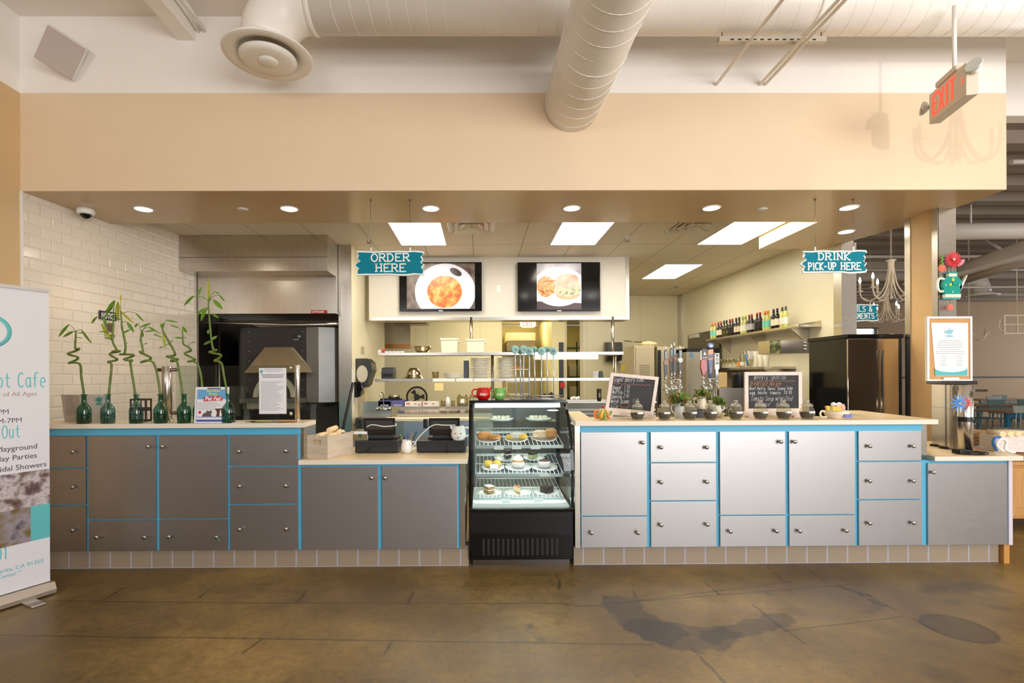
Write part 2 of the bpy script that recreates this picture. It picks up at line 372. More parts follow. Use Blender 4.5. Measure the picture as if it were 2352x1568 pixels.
# ---- floor: stained, scored concrete ----
def floor_material():
    m, nt, b = nmat('stained_concrete'); N = nt.nodes.new; L = nt.links.new
    tc = N('ShaderNodeTexCoord'); P0 = tc.outputs['Object']
    def noise(s, d=6, r=.6, off=0):
        n = N('ShaderNodeTexNoise'); n.inputs['Scale'].default_value = s; n.inputs['Detail'].default_value = d; n.inputs['Roughness'].default_value = r
        if off:
            mp = N('ShaderNodeMapping'); mp.inputs['Location'].default_value = (off, off, 0); L(P0, mp.inputs[0]); L(mp.outputs[0], n.inputs['Vector'])
        else: L(P0, n.inputs['Vector'])
        return n
    def math_(op, a, b_=None, clamp=False):
        x = N('ShaderNodeMath'); x.operation = op; x.use_clamp = clamp
        for i, v in enumerate((a, b_)):
            if v is None: continue
            if isinstance(v, (int, float)): x.inputs[i].default_value = v
            else: L(v, x.inputs[i])
        return x.outputs[0]
    def rng(v, a, c, lo, hi, smooth=False):
        x = N('ShaderNodeMapRange'); x.inputs['From Min'].default_value = a; x.inputs['From Max'].default_value = c
        x.inputs['To Min'].default_value = lo; x.inputs['To Max'].default_value = hi
        if smooth: x.interpolation_type = 'SMOOTHSTEP'
        L(v, x.inputs[0]); return x.outputs[0]
    # warped position for hand-made edges
    w = noise(2.2, 4); wv = N('ShaderNodeVectorMath'); wv.operation = 'SUBTRACT'; L(w.outputs['Color'], wv.inputs[0]); wv.inputs[1].default_value = (.5, .5, .5)
    def warp(amt):
        s = N('ShaderNodeVectorMath'); s.operation = 'SCALE'; s.inputs['Scale'].default_value = amt; L(wv.outputs[0], s.inputs[0])
        a = N('ShaderNodeVectorMath'); L(P0, a.inputs[0]); L(s.outputs[0], a.inputs[1]); return a.outputs[0]
    W1, W2, W3 = warp(.12), warp(.5), warp(.03)
    def seg(a, c, wid, pos, soft=.5):
        a = Vector((a[0], a[1], 0)); c = Vector((c[0], c[1], 0)); ba = c - a
        pa = N('ShaderNodeVectorMath'); pa.operation = 'SUBTRACT'; L(pos, pa.inputs[0]); pa.inputs[1].default_value = a
        d = N('ShaderNodeVectorMath'); d.operation = 'DOT_PRODUCT'; L(pa.outputs[0], d.inputs[0]); d.inputs[1].default_value = ba / ba.length_squared
        t = math_('ADD', d.outputs['Value'], 0, True)
        s = N('ShaderNodeVectorMath'); s.operation = 'SCALE'; s.inputs[0].default_value = ba; L(t, s.inputs['Scale'])
        e = N('ShaderNodeVectorMath'); e.operation = 'DISTANCE'; L(pa.outputs[0], e.inputs[0]); L(s.outputs[0], e.inputs[1])
        return rng(e.outputs['Value'], wid * soft, wid, 1, 0, True)
    def G(px, py): v = PZ(px, py, 0); return (v.x, v.y)
    cr = N('ShaderNodeValToRGB'); n1 = noise(.9, 8, .62)
    L(n1.outputs[0], cr.inputs[0]); e = cr.color_ramp.elements
    e[0].position = .32; e[0].color = srgb((88, 68, 36)); e[1].position = .68; e[1].color = srgb((154, 126, 68))
    x = e.new(.5); x.color = srgb((118, 94, 48))
    n2 = noise(22, 6, .75); n3 = noise(120, 2, .5)
    f = math_('MULTIPLY', rng(n2.outputs[0], .3, .7, .68, 1.3), rng(n3.outputs[0], .3, .7, .88, 1.12))
    # dark stain patches, in their own shapes
    stains = [(seg(G(1420, 1390), G(1500, 1440), .2, W2, .75), .5), (seg(G(1500, 1445), G(1640, 1465), .17, W2, .75), .52), (seg(G(1640, 1462), G(1790, 1435), .11, W2, .75), .45),
              (seg(G(1930, 1345), G(2040, 1395), .05, W2, .3), .6), (seg(G(1960, 1410), G(2040, 1402), .05, W2, .3), .35), (seg(G(2120, 1350), G(2260, 1345), .14, W2, .2), .45), (seg(G(2180, 1380), G(2290, 1390), .09, W2, .2), .35),
              (seg(G(1380, 1370), G(1410, 1380), .04, W2, .3), .5), (seg(G(1740, 1350), G(1765, 1360), .05, W2, .3), .45), (seg(G(1215, 1440), G(1245, 1475), .06, W2, .2), .4),
              (seg(G(2150, 1540), G(2230, 1560), .12, W2, .2), .35), (seg(G(1870, 1500), G(1890, 1505), .03, W2, .3), .5), (seg(G(1530, 1395), G(1550, 1400), .05, W2, .3), .5)]
    # a round patch (core-hole) with a rim
    cx, cy = G(2200, 1442); rm = N('ShaderNodeMapping'); rm.inputs['Location'].default_value = (-cx, -cy, 0)
    L(W3, rm.inputs[0]); ln = N('ShaderNodeVectorMath'); ln.operation = 'LENGTH'; L(rm.outputs[0], ln.inputs[0])
    disc = rng(ln.outputs['Value'], .17, .19, 1, 0, True); rim = math_('MULTIPLY', rng(ln.outputs['Value'], .145, .16, 0, 1, True), disc)
    stains += [(disc, .45), (rim, .3)]
    # saw cuts and cracks
    cuts = [((-60, 1378), (560, 1384)), ((560, 1384), (1320, 1386)), ((-60, 1458), (560, 1466)), ((560, 1466), (1500, 1480)), ((1420, 1385), (1820, 1335)), ((1800, 1450), (2080, 1415)), ((1300, 1390), (1420, 1393)), ((1320, 1392), (1980, 1340))]
    cracks = [((168, 1378), (218, 1352)), ((228, 1380), (282, 1350)), ((450, 1380), (490, 1352)), ((265, 1502), (318, 1470)), ((560, 1502), (600, 1470)), ((935, 1390), (950, 1358)), ((880, 1505), (895, 1478)), ((682, 1382), (700, 1356)),
              ((1448, 1335), (1462, 1372)), ((1620, 1335), (1655, 1365)), ((1765, 1302), (1805, 1340)), ((1735, 1390), (1790, 1440)), ((1790, 1440), (1850, 1480)), ((1590, 1480), (1660, 1568)), ((1990, 1365), (2150, 1448)), ((1280, 1320), (1285, 1350)), ((1215, 1490), (1222, 1530)), ((10, 1495), (75, 1462)), ((1860, 1310), (1900, 1340))]
    tot = None
    for a, c in cuts: stains.append((seg(G(*a), G(*c), .010, W3), .45))
    for a, c in cracks: stains.append((seg(G(*a), G(*c), .014, W1), .5))
    for k, amt in stains:
        v = math_('SUBTRACT', 1, math_('MULTIPLY', k, amt)); tot = v if tot is None else math_('MULTIPLY', tot, v)
    f = math_('MULTIPLY', f, tot)
    mx = N('ShaderNodeVectorMath'); mx.operation = 'SCALE'; L(cr.outputs[0], mx.inputs[0]); L(f, mx.inputs['Scale'])
    L(mx.outputs[0], b.inputs['Base Color'])
    L(rng(n2.outputs[0], .3, .7, .26, .5), b.inputs['Roughness'])
    bp = N('ShaderNodeBump'); bp.inputs['Strength'].default_value = .12; bp.inputs['Distance'].default_value = .01
    L(n2.outputs[0], bp.inputs['Height']); L(bp.outputs[0], b.inputs['Normal'])
    return m
FLOORM = floor_material()
struct(box(-4.3, 24.2, -5, 20, -.06, 0).build('floor', FLOORM))

SF, SB, SZ, KZ, CZ = 4.544, 5.50, 3.2, 3.368, 4.75   # soffit front/back, soffit height, kitchen ceiling, dining ceiling
# left wall: painted up to the serving opening, tiled behind it
def wl(y): return -4.072 + (y - 4.544) * .104
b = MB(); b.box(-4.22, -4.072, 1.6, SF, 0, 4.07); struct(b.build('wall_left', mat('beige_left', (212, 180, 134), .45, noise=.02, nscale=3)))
struct(box(-4.22, -4.072, -4, 1.6, 0, 4.07).build('wall_left_rear', mat('unseen_wall_dark', (92, 76, 62), .6)))  # unseen stretch made dark so the left cabinet fronts reflect less
struct(box(-4.22, -4.072, -4, SF, 4.07, CZ).build('wall_left_upper', WHITE))
TILE, nt = brick('subway_tile', (232, 220, 204), (226, 213, 195), .215, .105, .012, .12, ('Y', 'Z', 'X'), bump=.5, bw_noise=.03, smooth=1, dist=.006)
b = MB(); b.prism([(wl(SF) - .15, SF), (wl(SF), SF), (wl(6.9), 6.9), (wl(6.9) - .15, 6.9)], 0, KZ, 'z'); struct(b.build('wall_tiled', TILE))
struct(box(-4.085, -4.058, SF - .006, SF + .012, 0, SZ).build('trim_1', WHITEP))
# bulkhead over the counter
struct(box(-4.072, 4.749, SF, SF + .12, SZ, 4.07).build('wall_bulkhead', BEIGE))
struct(box(-4.072, 4.749, SF, SF + .12, 4.07, CZ).build('wall_bulkhead_upper', WHITE))
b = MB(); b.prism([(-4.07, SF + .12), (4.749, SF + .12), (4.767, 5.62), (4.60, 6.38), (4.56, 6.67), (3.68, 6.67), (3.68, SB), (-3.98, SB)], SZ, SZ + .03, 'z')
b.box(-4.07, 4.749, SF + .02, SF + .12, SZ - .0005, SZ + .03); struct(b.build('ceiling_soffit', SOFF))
struct(box(-3.98, 3.68, SB - .03, SB, SZ + .03, KZ).build('wall_soffit_back', CREAM))
b = MB(); b.box(3.68, 3.71, SB, 6.67, SZ + .03, KZ); b.box(3.71, 4.56, 6.64, 6.67, SZ + .03, KZ); struct(b.build('wall_soffit_side', mat('cream_paint', (250, 232, 186), .5)))
b = MB(); b.prism([(4.735, SF + .12), (4.749, SF + .12), (4.767, 5.62), (4.60, 6.38), (4.58, 6.38), (4.75, 5.6)], SZ + .03, 4.2, 'z'); struct(b.build('wall_soffit_right', BEIGE))
# dining ceiling and far bits of the front room
struct(box(-4.22, 12, -4, 5.2, CZ, CZ + .1).build('ceiling', CEILW))
struct(box(4.749, 12, 5.2, 5.35, 4.2, CZ).build('wall_right_upper', WHITE))
b = MB()
b.box(-4.22, 12, -4.15, -4.03, 0, .5); b.box(-4.22, 12, -4.15, -4.03, 4.0, CZ); b.box(-4.22, -3.9, -4.15, -4.03, .5, 4)
b.box(-1.3, -.2, -4.15, -4.03, .5, 4); b.box(8.4, 12, -4.15, -4.03, .5, 4); b.box(-3.9, -1.3, -4.15, -4.03, .5, 2.3)
struct(b.build('wall_back', mat('unseen_wall_dark', (92, 76, 62), .6)))  # unseen wall made dark to darken reflections in the left cabinets
b = MB()
for x in (-.2, 1.22, 2.64, 4.06, 5.48, 6.9, 8.35): b.box(x, x + .05, -4.12, -4.05, .5, 4)
b.box(-.2, 8.4, -4.12, -4.05, 2.9, 2.95); struct(b.build('window_1', BLACK))
struct(box(12, 12.15, -4, 5.2, 0, CZ).build('wall_right', BROWNW)); struct(box(24, 24.15, 5.2, 18.2, 0, 4.2).build('wall_far_right', BROWNW)); struct(box(12.15, 24.15, 5.1, 5.2, 0, 4.2).build('wall_far_front', BROWNW))
# ---- kitchen shell ----
CT, _ = brick('ceiling_tile', (226, 214, 190), (176, 162, 136), .683, 1.2, .007, .6, ('X', 'Y', 'Z'), offset=0, bump=.15, bw_noise=.015, smooth=0)
CT.node_tree.nodes['Brick Texture'].offset_frequency = 1
o = box(0, 8.78, 0, 12.6, 0, .06).build('ceiling_kitchen', CT, loc=(-4.19, 4.65, KZ)); struct(o)   # joints fall on x = -4.19 + .683 k and y = 4.65 + 1.2 k
struct(box(4.558, 4.72, 6.38, 11.6, 0, KZ).build('wall_kitchen_right', CREAM))
PANEL, _ = brick('wall_panel', (226, 216, 179), (196, 184, 148), 1.22, 6, .004, .35, ('X', 'Z', 'Y'), offset=0, bump=.1, bw_noise=.0, smooth=0)
def px_x(px, Y): return P(px, 800, Y).x
BW = 11.6
c0, c1, d0, d1 = px_x(1153, BW), px_x(1268, BW), px_x(1300, BW), px_x(1334, BW)
b = MB(); b.box(-1.8, c0, BW, BW + .12, 0, KZ); b.box(d1, 4.7, BW, BW + .12, 0, KZ); b.box(c0, d1, BW, BW + .12, 2.98, KZ)
struct(b.build('wall_kitchen_back', PANEL))
CPT = mat('corridor_paint', (240, 230, 180), .5)
for nm, *q in (('left', c0 - .1, c0, BW + .12, 14.4), ('middle', c1, d0, BW, 14.4), ('right', d1 + .6, d1 + .7, BW + .12, 14.4), ('end', c0, d1 + .6, 14.4, 14.5)): struct(box(*q, 0, 2.98).build('wall_corridor_' + nm, CPT))
struct(box(c0 - .1, d1 + .7, BW + .12, 14.5, 3.0, 3.06).build('ceiling_corridor', CEILW))
b = MB(); b.box(d0 - .02, d0 + .02, BW - .01, BW + .02, 0, 2.98); b.box(d1 - .02, d1 + .05, BW - .01, BW + .02, 0, 2.98); struct(b.build('door_1', mat('door_frame', (206, 194, 162), .4)))
# partition between the oven alcove and the kitchen
struct(box(-1.93, -1.78, 7.05, 9.4, 0, KZ).build('wall_partition', CREAM))
struct(box(-1.95, -1.775, 7.03, 7.05, 0, KZ).build('trim_2', STEEL))
struct(box(-2.6, -1.78, 9.4, 9.5, 0, KZ).build('wall_partition_end', PANEL))
b = MB(); b.box(-3.95, -3.80, 6.9, 9.3, 0, KZ); struct(b.build('wall_alcove_left', STEELD))
struct(box(-3.8, -1.93, 8.9, 9.0, 0, 3.3).build('wall_alcove_back', STEELD))
b = MB(); b.box(4.545, 4.735, 6.355, 6.38, 0, SZ); b.box(4.545, 4.557, 6.38, 6.5, 0, SZ); struct(b.build('trim_3', STEEL))
b = MB(); b.box(4.52, 4.556, 11.4, 11.6, 0, KZ); struct(b.build('trim_4', STEEL))
# bulkhead with the two screens
TB = 7.8
bx0, bx1 = px_x(848, TB), px_x(1438, TB); bz = P(1150, 728, TB).z
struct(box(bx0, bx1, TB, TB + .3, bz, KZ).build('wall_screen_bulkhead', mat('screen_wall', (226, 219, 208), .5)))
b = MB(); b.box(bx0, bx1 + .05, TB - .006, TB + .31, bz - .045, bz); b.box(bx1, bx1 + .05, TB - .006, TB + .31, bz, KZ); struct(b.build('trim_5', STEELH))
# column with steel corners
b = MB(); b.box(4.575, 4.75, 5.06, 5.42, 0, SZ); struct(b.build('wall_column', mat('column_beige_warm_light', (216, 180, 128), .4, noise=.02)))  # warm lamp light on the column is put into its deeper beige
b = MB(); b.box(4.57, 4.752, 5.035, 5.06, 0, SZ); b.box(4.566, 4.576, 5.035, 5.1, 0, SZ); b.box(4.566, 4.576, 5.36, 5.43, 0, SZ); struct(b.build('trim_6', STEEL))
# ---- far dining room ----
RY = 18.0
wx0, wz1 = px_x(1975, RY), P(1990, 752, RY).z
wx1, wz0 = px_x(2018, RY), 1.2
b = MB(); b.box(4.72, wx0 - 1.2, RY, RY + .15, 0, 4.2); b.box(wx0 - 1.2, wx1, RY, RY + .15, wz1, 4.2); b.box(wx0 - 1.2, wx1, RY, RY + .15, 0, wz0); b.box(wx1, 24, RY, RY + .15, 0, 4.2)
struct(b.build('wall_far_dining', BROWNW))
b = MB(); b.box(wx0 - 1.2, wx1, RY + .02, RY + .06, wz1 - .04, wz1); b.box(wx1 - .12, wx1 - .06, RY, RY + .06, wz0, wz1); struct(b.build('window_2', BLACK))
struct(box(wx0 - 1.2, wx1, RY + .3, RY + .32, wz0, wz1).build('window_2_daylight', emis('window_glow', (255, 252, 225), 1.6)))
struct(box(4.72, 24, RY - .012, RY, P(2300, 868, RY).z, P(2300, 865, RY).z + .02).build('trim_7', mat('dark_rail', (70, 58, 46), .6)))
b = MB(); b.box(4.72, 24, 5.35, RY + .15, 4.2, 4.25)
y = 5.5
while y < 18: b.prism([(y, 4.2), (y + .1, 4.1), (y + .3, 4.1), (y + .4, 4.2)], 4.73, 24, 'x'); y += .62
struct(b.build('ceiling_far_dining', DECK))
# ================= COUNTER =================
BLUE = mat('blue_paint', (92, 178, 214), .45, noise=.02, bump=.05, bscale=60)
def laminate():
    m, nt, b = nmat('metal_laminate'); b.inputs['Base Color'].default_value = srgb((174, 172, 172)); b.inputs['Metallic'].default_value = 1; b.inputs['Roughness'].default_value = .42
    tc = nt.nodes.new('ShaderNodeTexCoord'); mp = nt.nodes.new('ShaderNodeMapping'); mp.inputs['Scale'].default_value = (1.5, 1, 60)
    n = nt.nodes.new('ShaderNodeTexNoise'); n.inputs['Scale'].default_value = 6; n.inputs['Detail'].default_value = 4
    nt.links.new(tc.outputs['Object'], mp.inputs[0]); nt.links.new(mp.outputs[0], n.inputs['Vector'])
    r = nt.nodes.new('ShaderNodeMapRange'); r.inputs['To Min'].default_value = .36; r.inputs['To Max'].default_value = .5
    nt.links.new(n.outputs[0], r.inputs[0]); nt.links.new(r.outputs[0], b.inputs['Roughness'])
    return m
LAM = laminate()
TOPM = mat('cream_worktop', (238, 214, 172), .3, noise=.04, nscale=5, stretch=(1, 6, 1))
EDGEM = mat('worktop_edge', (232, 222, 206), .4)
KNOBM = mat('nickel_knob', (190, 186, 180), .22, 1)
FY, BY = 4.07, 4.088
ZU, ZL, ZK = 1.139, .844, .162
def knob_mesh(b, x, z):
    Rm = Matrix.Rotation(PI / 2, 4, 'X')
    b.lathe([(.006, 0), (.006, .016), (.013, .021), (.0165, .027), (.0155, .032), (.009, .036), (.0001, .037)], (x, FY, z), 14, Rm)
def cabinet(label, x0, x1, ztop, fronts, back=4.42, cat='cabinet', body='blue', band=True, group='cabinet units of the serving counter'):
    """fronts: (kind, z0, z1, [(knob px, knob py)...])"""
    cx = (x0 + x1) / 2
    t = thing('counter_cabinet', label, cat, (cx, BY, 0), 0, group)
    b = MB(); b.box(x0, x1, BY, back, ZK - .004, ztop); b.build('body', BLUE, t, True)
    if band: box(x0, x1, FY + .004, BY, ztop - .058, ztop).build('top_rail', BLUE, t, True)
    for kind, fx0, fx1, z0, z1, knobs in fronts:
        f = MB(); f.box(fx0, fx1, FY, BY - .001, z0, z1)
        d = f.build(kind, LAM, t, True, bevel=.0012)
        for kx, ky in knobs:
            k = MB(); v = P(kx, ky, FY - .02); knob_mesh(k, v.x, v.z); o = k.build('knob', KNOBM, d, False)
            o.data.transform(Matrix.Translation(-t.location))
    return t
def X(px, py=1130): return P(px, py, FY).x
def Zp(px, py): return P(px, py, FY).z
G_ = .005
def stack(px0, px1, ztop, splits, knobs):
    """three drawers; splits = pixel rows of the gaps at px0"""
    a, c = X(px0), X(px1); zs = [ztop] + [Zp((px0 + px1) / 2, s) for s in splits] + [ZK]
    return [('drawer', a, c, zs[i + 1] + (G_ if i < len(zs) - 2 else 0), zs[i] - (G_ if i else 0), knobs[i]) for i in range(len(zs) - 1)]
def doordr(px0, px1, ztop, split, dk, wk):
    a, c = X(px0), X(px1); z = Zp((px0 + px1) / 2, split)
    return [('door', a, c, z + G_, ztop, dk), ('drawer', a, c, ZK, z - G_, wk)]
zt = ZU - .062
CAB = 'grey metal-fronted cabinet '
cabinet('grey three-drawer cabinet at the far left, partly behind the roll-up banner', -4.05, X(200), ZU, stack(60, 197, zt, [1075, 1161], [[(80, 1037), (167, 1037)], [(80, 1118), (167, 1118)], [(80, 1217), (167, 1217)]]))
cabinet('grey cabinet with one door over one drawer, next to the drawers beside the banner', X(200), X(362), ZU, doordr(203, 358, zt, 1194, [(340, 1025)], [(222, 1233), (332, 1233)]))
cabinet('grey door-over-drawer cabinet with a green twist of string on its drawer knob', X(362), X(525), ZU, doordr(366, 522, zt, 1192, [(373, 1025)], [(388, 1232), (497, 1233)]))
cabinet('grey three-drawer cabinet below the sneeze guard end post', X(525), X(687), ZU, stack(528, 684, zt, [1070, 1158], [[(548, 1036), (656, 1035)], [(550, 1116), (656, 1115)], [(550, 1215), (657, 1214)]]))
zl = ZL - .022
cabinet('low grey cabinet with one plain door under the wooden crate', X(687), X(872), ZL, [('door', X(693), X(868), ZK, zl, [(853, 1097)])], 4.72, band=False)
cabinet('low grey cabinet with one plain door just left of the pastry case', X(872), X(1056), ZL, [('door', X(877), X(1050), ZK, zl, [(884, 1097)])], 4.72, band=False)
cabinet('light grey door-over-drawer cabinet just right of the pastry case', X(1333), X(1490), ZU, doordr(1335, 1486, zt + .008, 1185, [(1476, 1016)], [(1358, 1223), (1465, 1223)]))
cabinet('light grey three-drawer cabinet under the first two tea jars', X(1490), X(1649), ZU, stack(1495, 1645, zt + .008, [1062, 1150], [[(1518, 1027), (1623, 1027)], [(1518, 1107), (1623, 1106)], [(1518, 1205), (1624, 1204)]]))
cabinet('light grey door-over-drawer cabinet, door knob at top right, below the weekly special board', X(1649), X(1808), ZU, doordr(1654, 1804, zt + .008, 1183, [(1793, 1014)], [(1677, 1220), (1783, 1219)]))
cabinet('light grey door-over-drawer cabinet, door knob at top left, below the rightmost jar', X(1808), X(1968), ZU, doordr(1813, 1964, zt + .008, 1182, [(1825, 1014)], [(1836, 1219), (1943, 1218)]))
cabinet('light grey three-drawer cabinet at the right end of the high counter', X(1968), X(2119), ZU, stack(1973, 2117, zt + .008, [1059, 1147], [[(1997, 1024), (2097, 1024)], [(1997, 1104), (2097, 1104)], [(1997, 1201), (2097, 1200)]]))
cabinet('low light grey cabinet with one plain door at the far right end of the counter', X(2119), X(2318), ZL, [('door', X(2132), X(2313), ZK, zl, [(2143, 1084)])], 4.72, band=False)
def endpanel(label, x0, x1, zt_, back, m=STEEL):
    o = box(x0, x1, FY + .004, back, ZK - .004, zt_).build('end_panel', m); tag(o, label, 'panel'); return o
endpanel('steel end panel closing the low counter beside the pastry case', X(1056) + .001, X(1068), ZL, 4.72)
endpanel('steel end panel left of the high counter, beside the pastry case', X(1321), X(1333) - .001, ZU, 4.42)
o = box(X(2119) - .001, X(2131), FY + .006, 4.42, ZL + .042, ZU).build('end_panel', STEEL); tag(o, 'short shiny steel side panel at the right end of the high counter', 'panel')
endpanel('pale lilac end panel at the far right of the counter', X(2318) + .001, X(2327), ZL, 4.72, mat('lilac_panel', (214, 204, 214), .4))
o = box(-1.448, -1.422, 4.10, 4.40, ZL + .04, ZU).build('end_panel', STEEL); tag(o, 'short steel side panel where the high counter steps down behind the crate', 'panel')
# worktops
def worktop(label, poly, z):
    b = MB(); b.prism(poly, z, z + .037, 'z')
    o = b.build('worktop', [TOPM, EDGEM], bevel=.003)
    for f in o.data.polygons: f.material_index = 0 if abs(f.normal.z) > .7 else 1
    tag(o, label, 'worktop'); return o
WF = 4.035
worktop('cream high worktop under the green bottles', [(-4.06, WF), (-1.40, WF), (-1.40, 4.34), (-4.03, 4.34)], ZU)
worktop('cream low worktop under the crate and cash drawers', [(-1.445, WF), (-.105, WF), (-.105, 4.78), (-1.445, 4.78)], ZL)
worktop('cream high worktop under the tea jars, with two arms running back', [(.755, WF), (3.66, WF), (3.86, 5.15), (3.60, 5.15), (3.42, 4.44), (.955, 4.44), (1.03, 5.24), (.895, 5.24)], ZU)
worktop('cream low worktop at the right end under the chrome cup dispenser', [(3.63, WF), (4.345, WF), (4.75, 4.98), (3.88, 4.98), (3.72, 4.40)], ZL)
# low wing of the counter carrying the two arms
for lab, x0, x1, y1 in (('grey steel counter wing running back behind the pastry case', .92, 1.0, 5.2), ('grey steel counter wing running back behind the sweetener cup', 3.46, 3.545, 5.1), ('steel base box under the low right worktop', 3.85, 4.33, 4.9)):
    o = box(x0, x1, 4.45 if x0 < 3.8 else 4.73, y1, 0, ZU if x0 < 3.8 else ZL).build('counter_wing', STEELD); tag(o, lab, 'counter')
# tiled plinths
PL, _ = brick('plinth_tile', (158, 141, 120), (172, 170, 184), .1665, .4, .006, .5, ('X', 'Z', 'Y'), offset=0, bump=.2, bw_noise=.06, smooth=.1)
struct(box(-4.08, -.1, 4.135, 4.25, 0, ZK).build('baseboard_left', PL))
struct(box(.755, X(2312), 4.135, 4.25, 0, ZK).build('baseboard_right', PL))
struct(box(X(2314), X(2327), 4.1, 4.25, 0, ZK).build('trim_8', mat('orange_wood', (196, 140, 70), .5)))
# string twist on a knob
v = P(497, 1233, FY - .04)
tag(MB().tube([v, v + Vector((.01, -.005, -.004)), v + Vector((.02, 0, -.02)), v + Vector((.03, .005, -.032))], .0025, 6).build('string', mat('green_string', (90, 170, 150), .8)), 'small twist of green string caught on a drawer knob', 'string')

# ---------------- pastry case ----------------
case = thing('pastry_case', 'black refrigerated pastry case with a curved glass front in a gap of the counter', 'display case', (.335, 4.45, 0))
xl, xr = P(1077, 1180, 4.12).x, P(1317, 1180, 4.12).x
b = MB(); b.prism([(4.12, .05), (4.10, .16), (4.10, .44), (4.09, .47), (4.90, .47), (4.90, .05)], xl, xr, 'x'); b.build('base', mat('case_black', (24, 23, 24), .25, bump=.02), case, True, bevel=.008)
b = MB(); b.box(xl + .03, xr - .03, 4.14, 4.88, 0.0, .05); b.build('plinth', STEELD, case, True)
b = MB(); b.box(xl + .02, xr - .02, 4.088, 4.10, .07, .27)
gr = b.build('grille', BLACKG, case, True)
b = MB()
for k in range(16):
    x = P(1111 + k * 11.2, 1245, 4.09).x; b.box(x - .010, x + .010, 4.082, 4.089, .1, .235)
o = b.build('grille_slots', mat('slot_grey', (34, 34, 36), .5), gr); o.data.transform(Matrix.Translation(-case.location))
# glass profile (y,z): front up and back over
GP = [(4.10, .475), (4.085, .62), (4.09, .78), (4.115, .94), (4.17, 1.07), (4.25, 1.17), (4.35, 1.25), (4.44, 1.295)]
GL1 = glass('case_glass', (238, 246, 244), refl=1.1, rough=.01)
b = MB()
for (y0, z0), (y1, z1) in zip(GP, GP[1:]): b.face([(xl + .02, y0, z0), (xr - .02, y0, z0), (xr - .02, y1, z1), (xl + .02, y1, z1)])
g = b.build('curved_glass', GL1, case, True, smooth=True)
for sx in (xl + .012, xr - .012):
    b = MB(); b.face([(sx, y, z) for y, z in GP] + [(sx, 4.88, 1.295), (sx, 4.88, .475)]); b.build('side_glass', GL1, case, True)
    b = MB()
    for (y0, z0), (y1, z1) in zip(GP, GP[1:]):
        d = Vector((0, y1 - y0, z1 - z0)).normalized(); n = Vector((0, d.z, -d.y)) * .016
        A = [Vector((0, y0, z0)), Vector((0, y1, z1)), Vector((0, y1, z1)) + n, Vector((0, y0, z0)) + n]
        b.prism([(q.y, q.z) for q in A], sx - .012, sx + .012, 'x')
    b.build('frame_rail', BLACKG, case, True)
b = MB()
for x in (xl, xr - .03): b.box(x, x + .03, 4.86, 4.90, .47, 1.31)
b.box(xl, xr, 4.87, 4.90, 1.27, 1.31); b.box(xl + .4, xl + .44, 4.865, 4.9, .47, 1.3); b.build('rear_frame', BLACK, case, True)
b = MB(); b.box(xl, xr, 4.43, 4.90, 1.305, 1.33); b.build('top_panel', BLACKG, case, True, bevel=.004)
b = MB(); b.box(xl + .05, xr - .05, 4.47, 4.50, 1.265, 1.295); b.build('lamp_tube', emis('case_light', (238, 248, 250), 14), case, True)
b = MB(); b.face([(xl + .03, 4.855, .48), (xr - .03, 4.855, .48), (xr - .03, 4.855, 1.28), (xl + .03, 4.855, 1.28)]); b.build('rear_doors', glass('rear_glass', (214, 222, 220), refl=1.5, milk=.12), case, True)
DECKM = mat('case_white', (226, 234, 232), .35)
b = MB(); b.box(xl + .03, xr - .03, 4.13, 4.85, .47, .485); b.box(xl + .06, xr - .06, 4.14, 4.17, .485, .50); b.build('deck', DECKM, case, True)
WIRE = mat('white_wire', (232, 236, 234), .35)
def shelf(zf, zb, yf=4.27, yb=4.83):
    s = MB(); a, c = xl + .055, xr - .055
    s.cyl((a, yf, zf), (c, yf, zf), .005, seg=6); s.cyl((a, yb, zb), (c, yb, zb), .005, seg=6)
    s.cyl((a, (yf + yb) / 2, (zf + zb) / 2), (c, (yf + yb) / 2, (zf + zb) / 2), .004, seg=6)
    n = 21
    for k in range(n + 1): x = a + (c - a) * k / n; s.cyl((x, yf, zf), (x, yb, zb), .0026, seg=5)
    sh = s.build('shelf', WIRE, case, True)
    e = MB(); e.box(a, c, yf - .014, yf - .008, zf - .02, zf + .006); o = e.build('shelf_lip', mat('shelf_lip', (196, 206, 206), .3, .6), sh); o.data.transform(Matrix.Translation(-case.location))
    l = MB(); l.box(a, c, yf + .01, yf + .025, zf - .022, zf - .006); o = l.build('shelf_lamp', emis('case_light2', (236, 248, 250), 11), sh); o.data.transform(Matrix.Translation(-case.location))
    return sh
SH = [(1.53 - .575, 1.045), (.715, .80), (.52, .57)]
for a, c in SH: shelf(a, c)
# pointed price cards on the shelf lips
def card(px, py, w, h, lab, y=4.252):
    v = P(px, py, y); tag(box(v.x - w / 2, v.x + w / 2, y, y + .0015, v.z - h / 2, v.z + h / 2).build('price_card', mat('card', (232, 236, 234), .5)), lab, 'price card', 'price cards in the pastry case')
for px, py, n in ((1146, 1028, 'top shelf, below the turnovers'), (1187, 1027, 'top shelf, below the wrapped pastries'), (1230, 1027, 'top shelf, below the big loaf'), (1250, 1090, 'middle shelf, right side'), (1162, 1149, 'bottom shelf, left of its middle'), (1237, 1148, 'bottom shelf, right side')):
    card(px, py, .08, .032, 'small white price card on the ' + n)
CHINA = mat('white_china', (240, 240, 236), .15)
def shelf_z(i, y): a, c = SH[i]; return a + (c - a) * (y - 4.27) / .56
def plate(x, y, i, r, lab):
    t = MB(); t.lathe([(r * .55, 0), (r * .6, .004), (r, .016), (r, .019), (r * .62, .008), (.0001, .007)], (0, 0, 0), 28)
    o = t.build('plate', CHINA, None, loc=(x, y, shelf_z(i, y) + .006)); o.rotation_euler = (math.atan((SH[i][1] - SH[i][0]) / .56), 0, 0)
    tag(o, lab, 'plate', 'plates in the pastry case'); return o
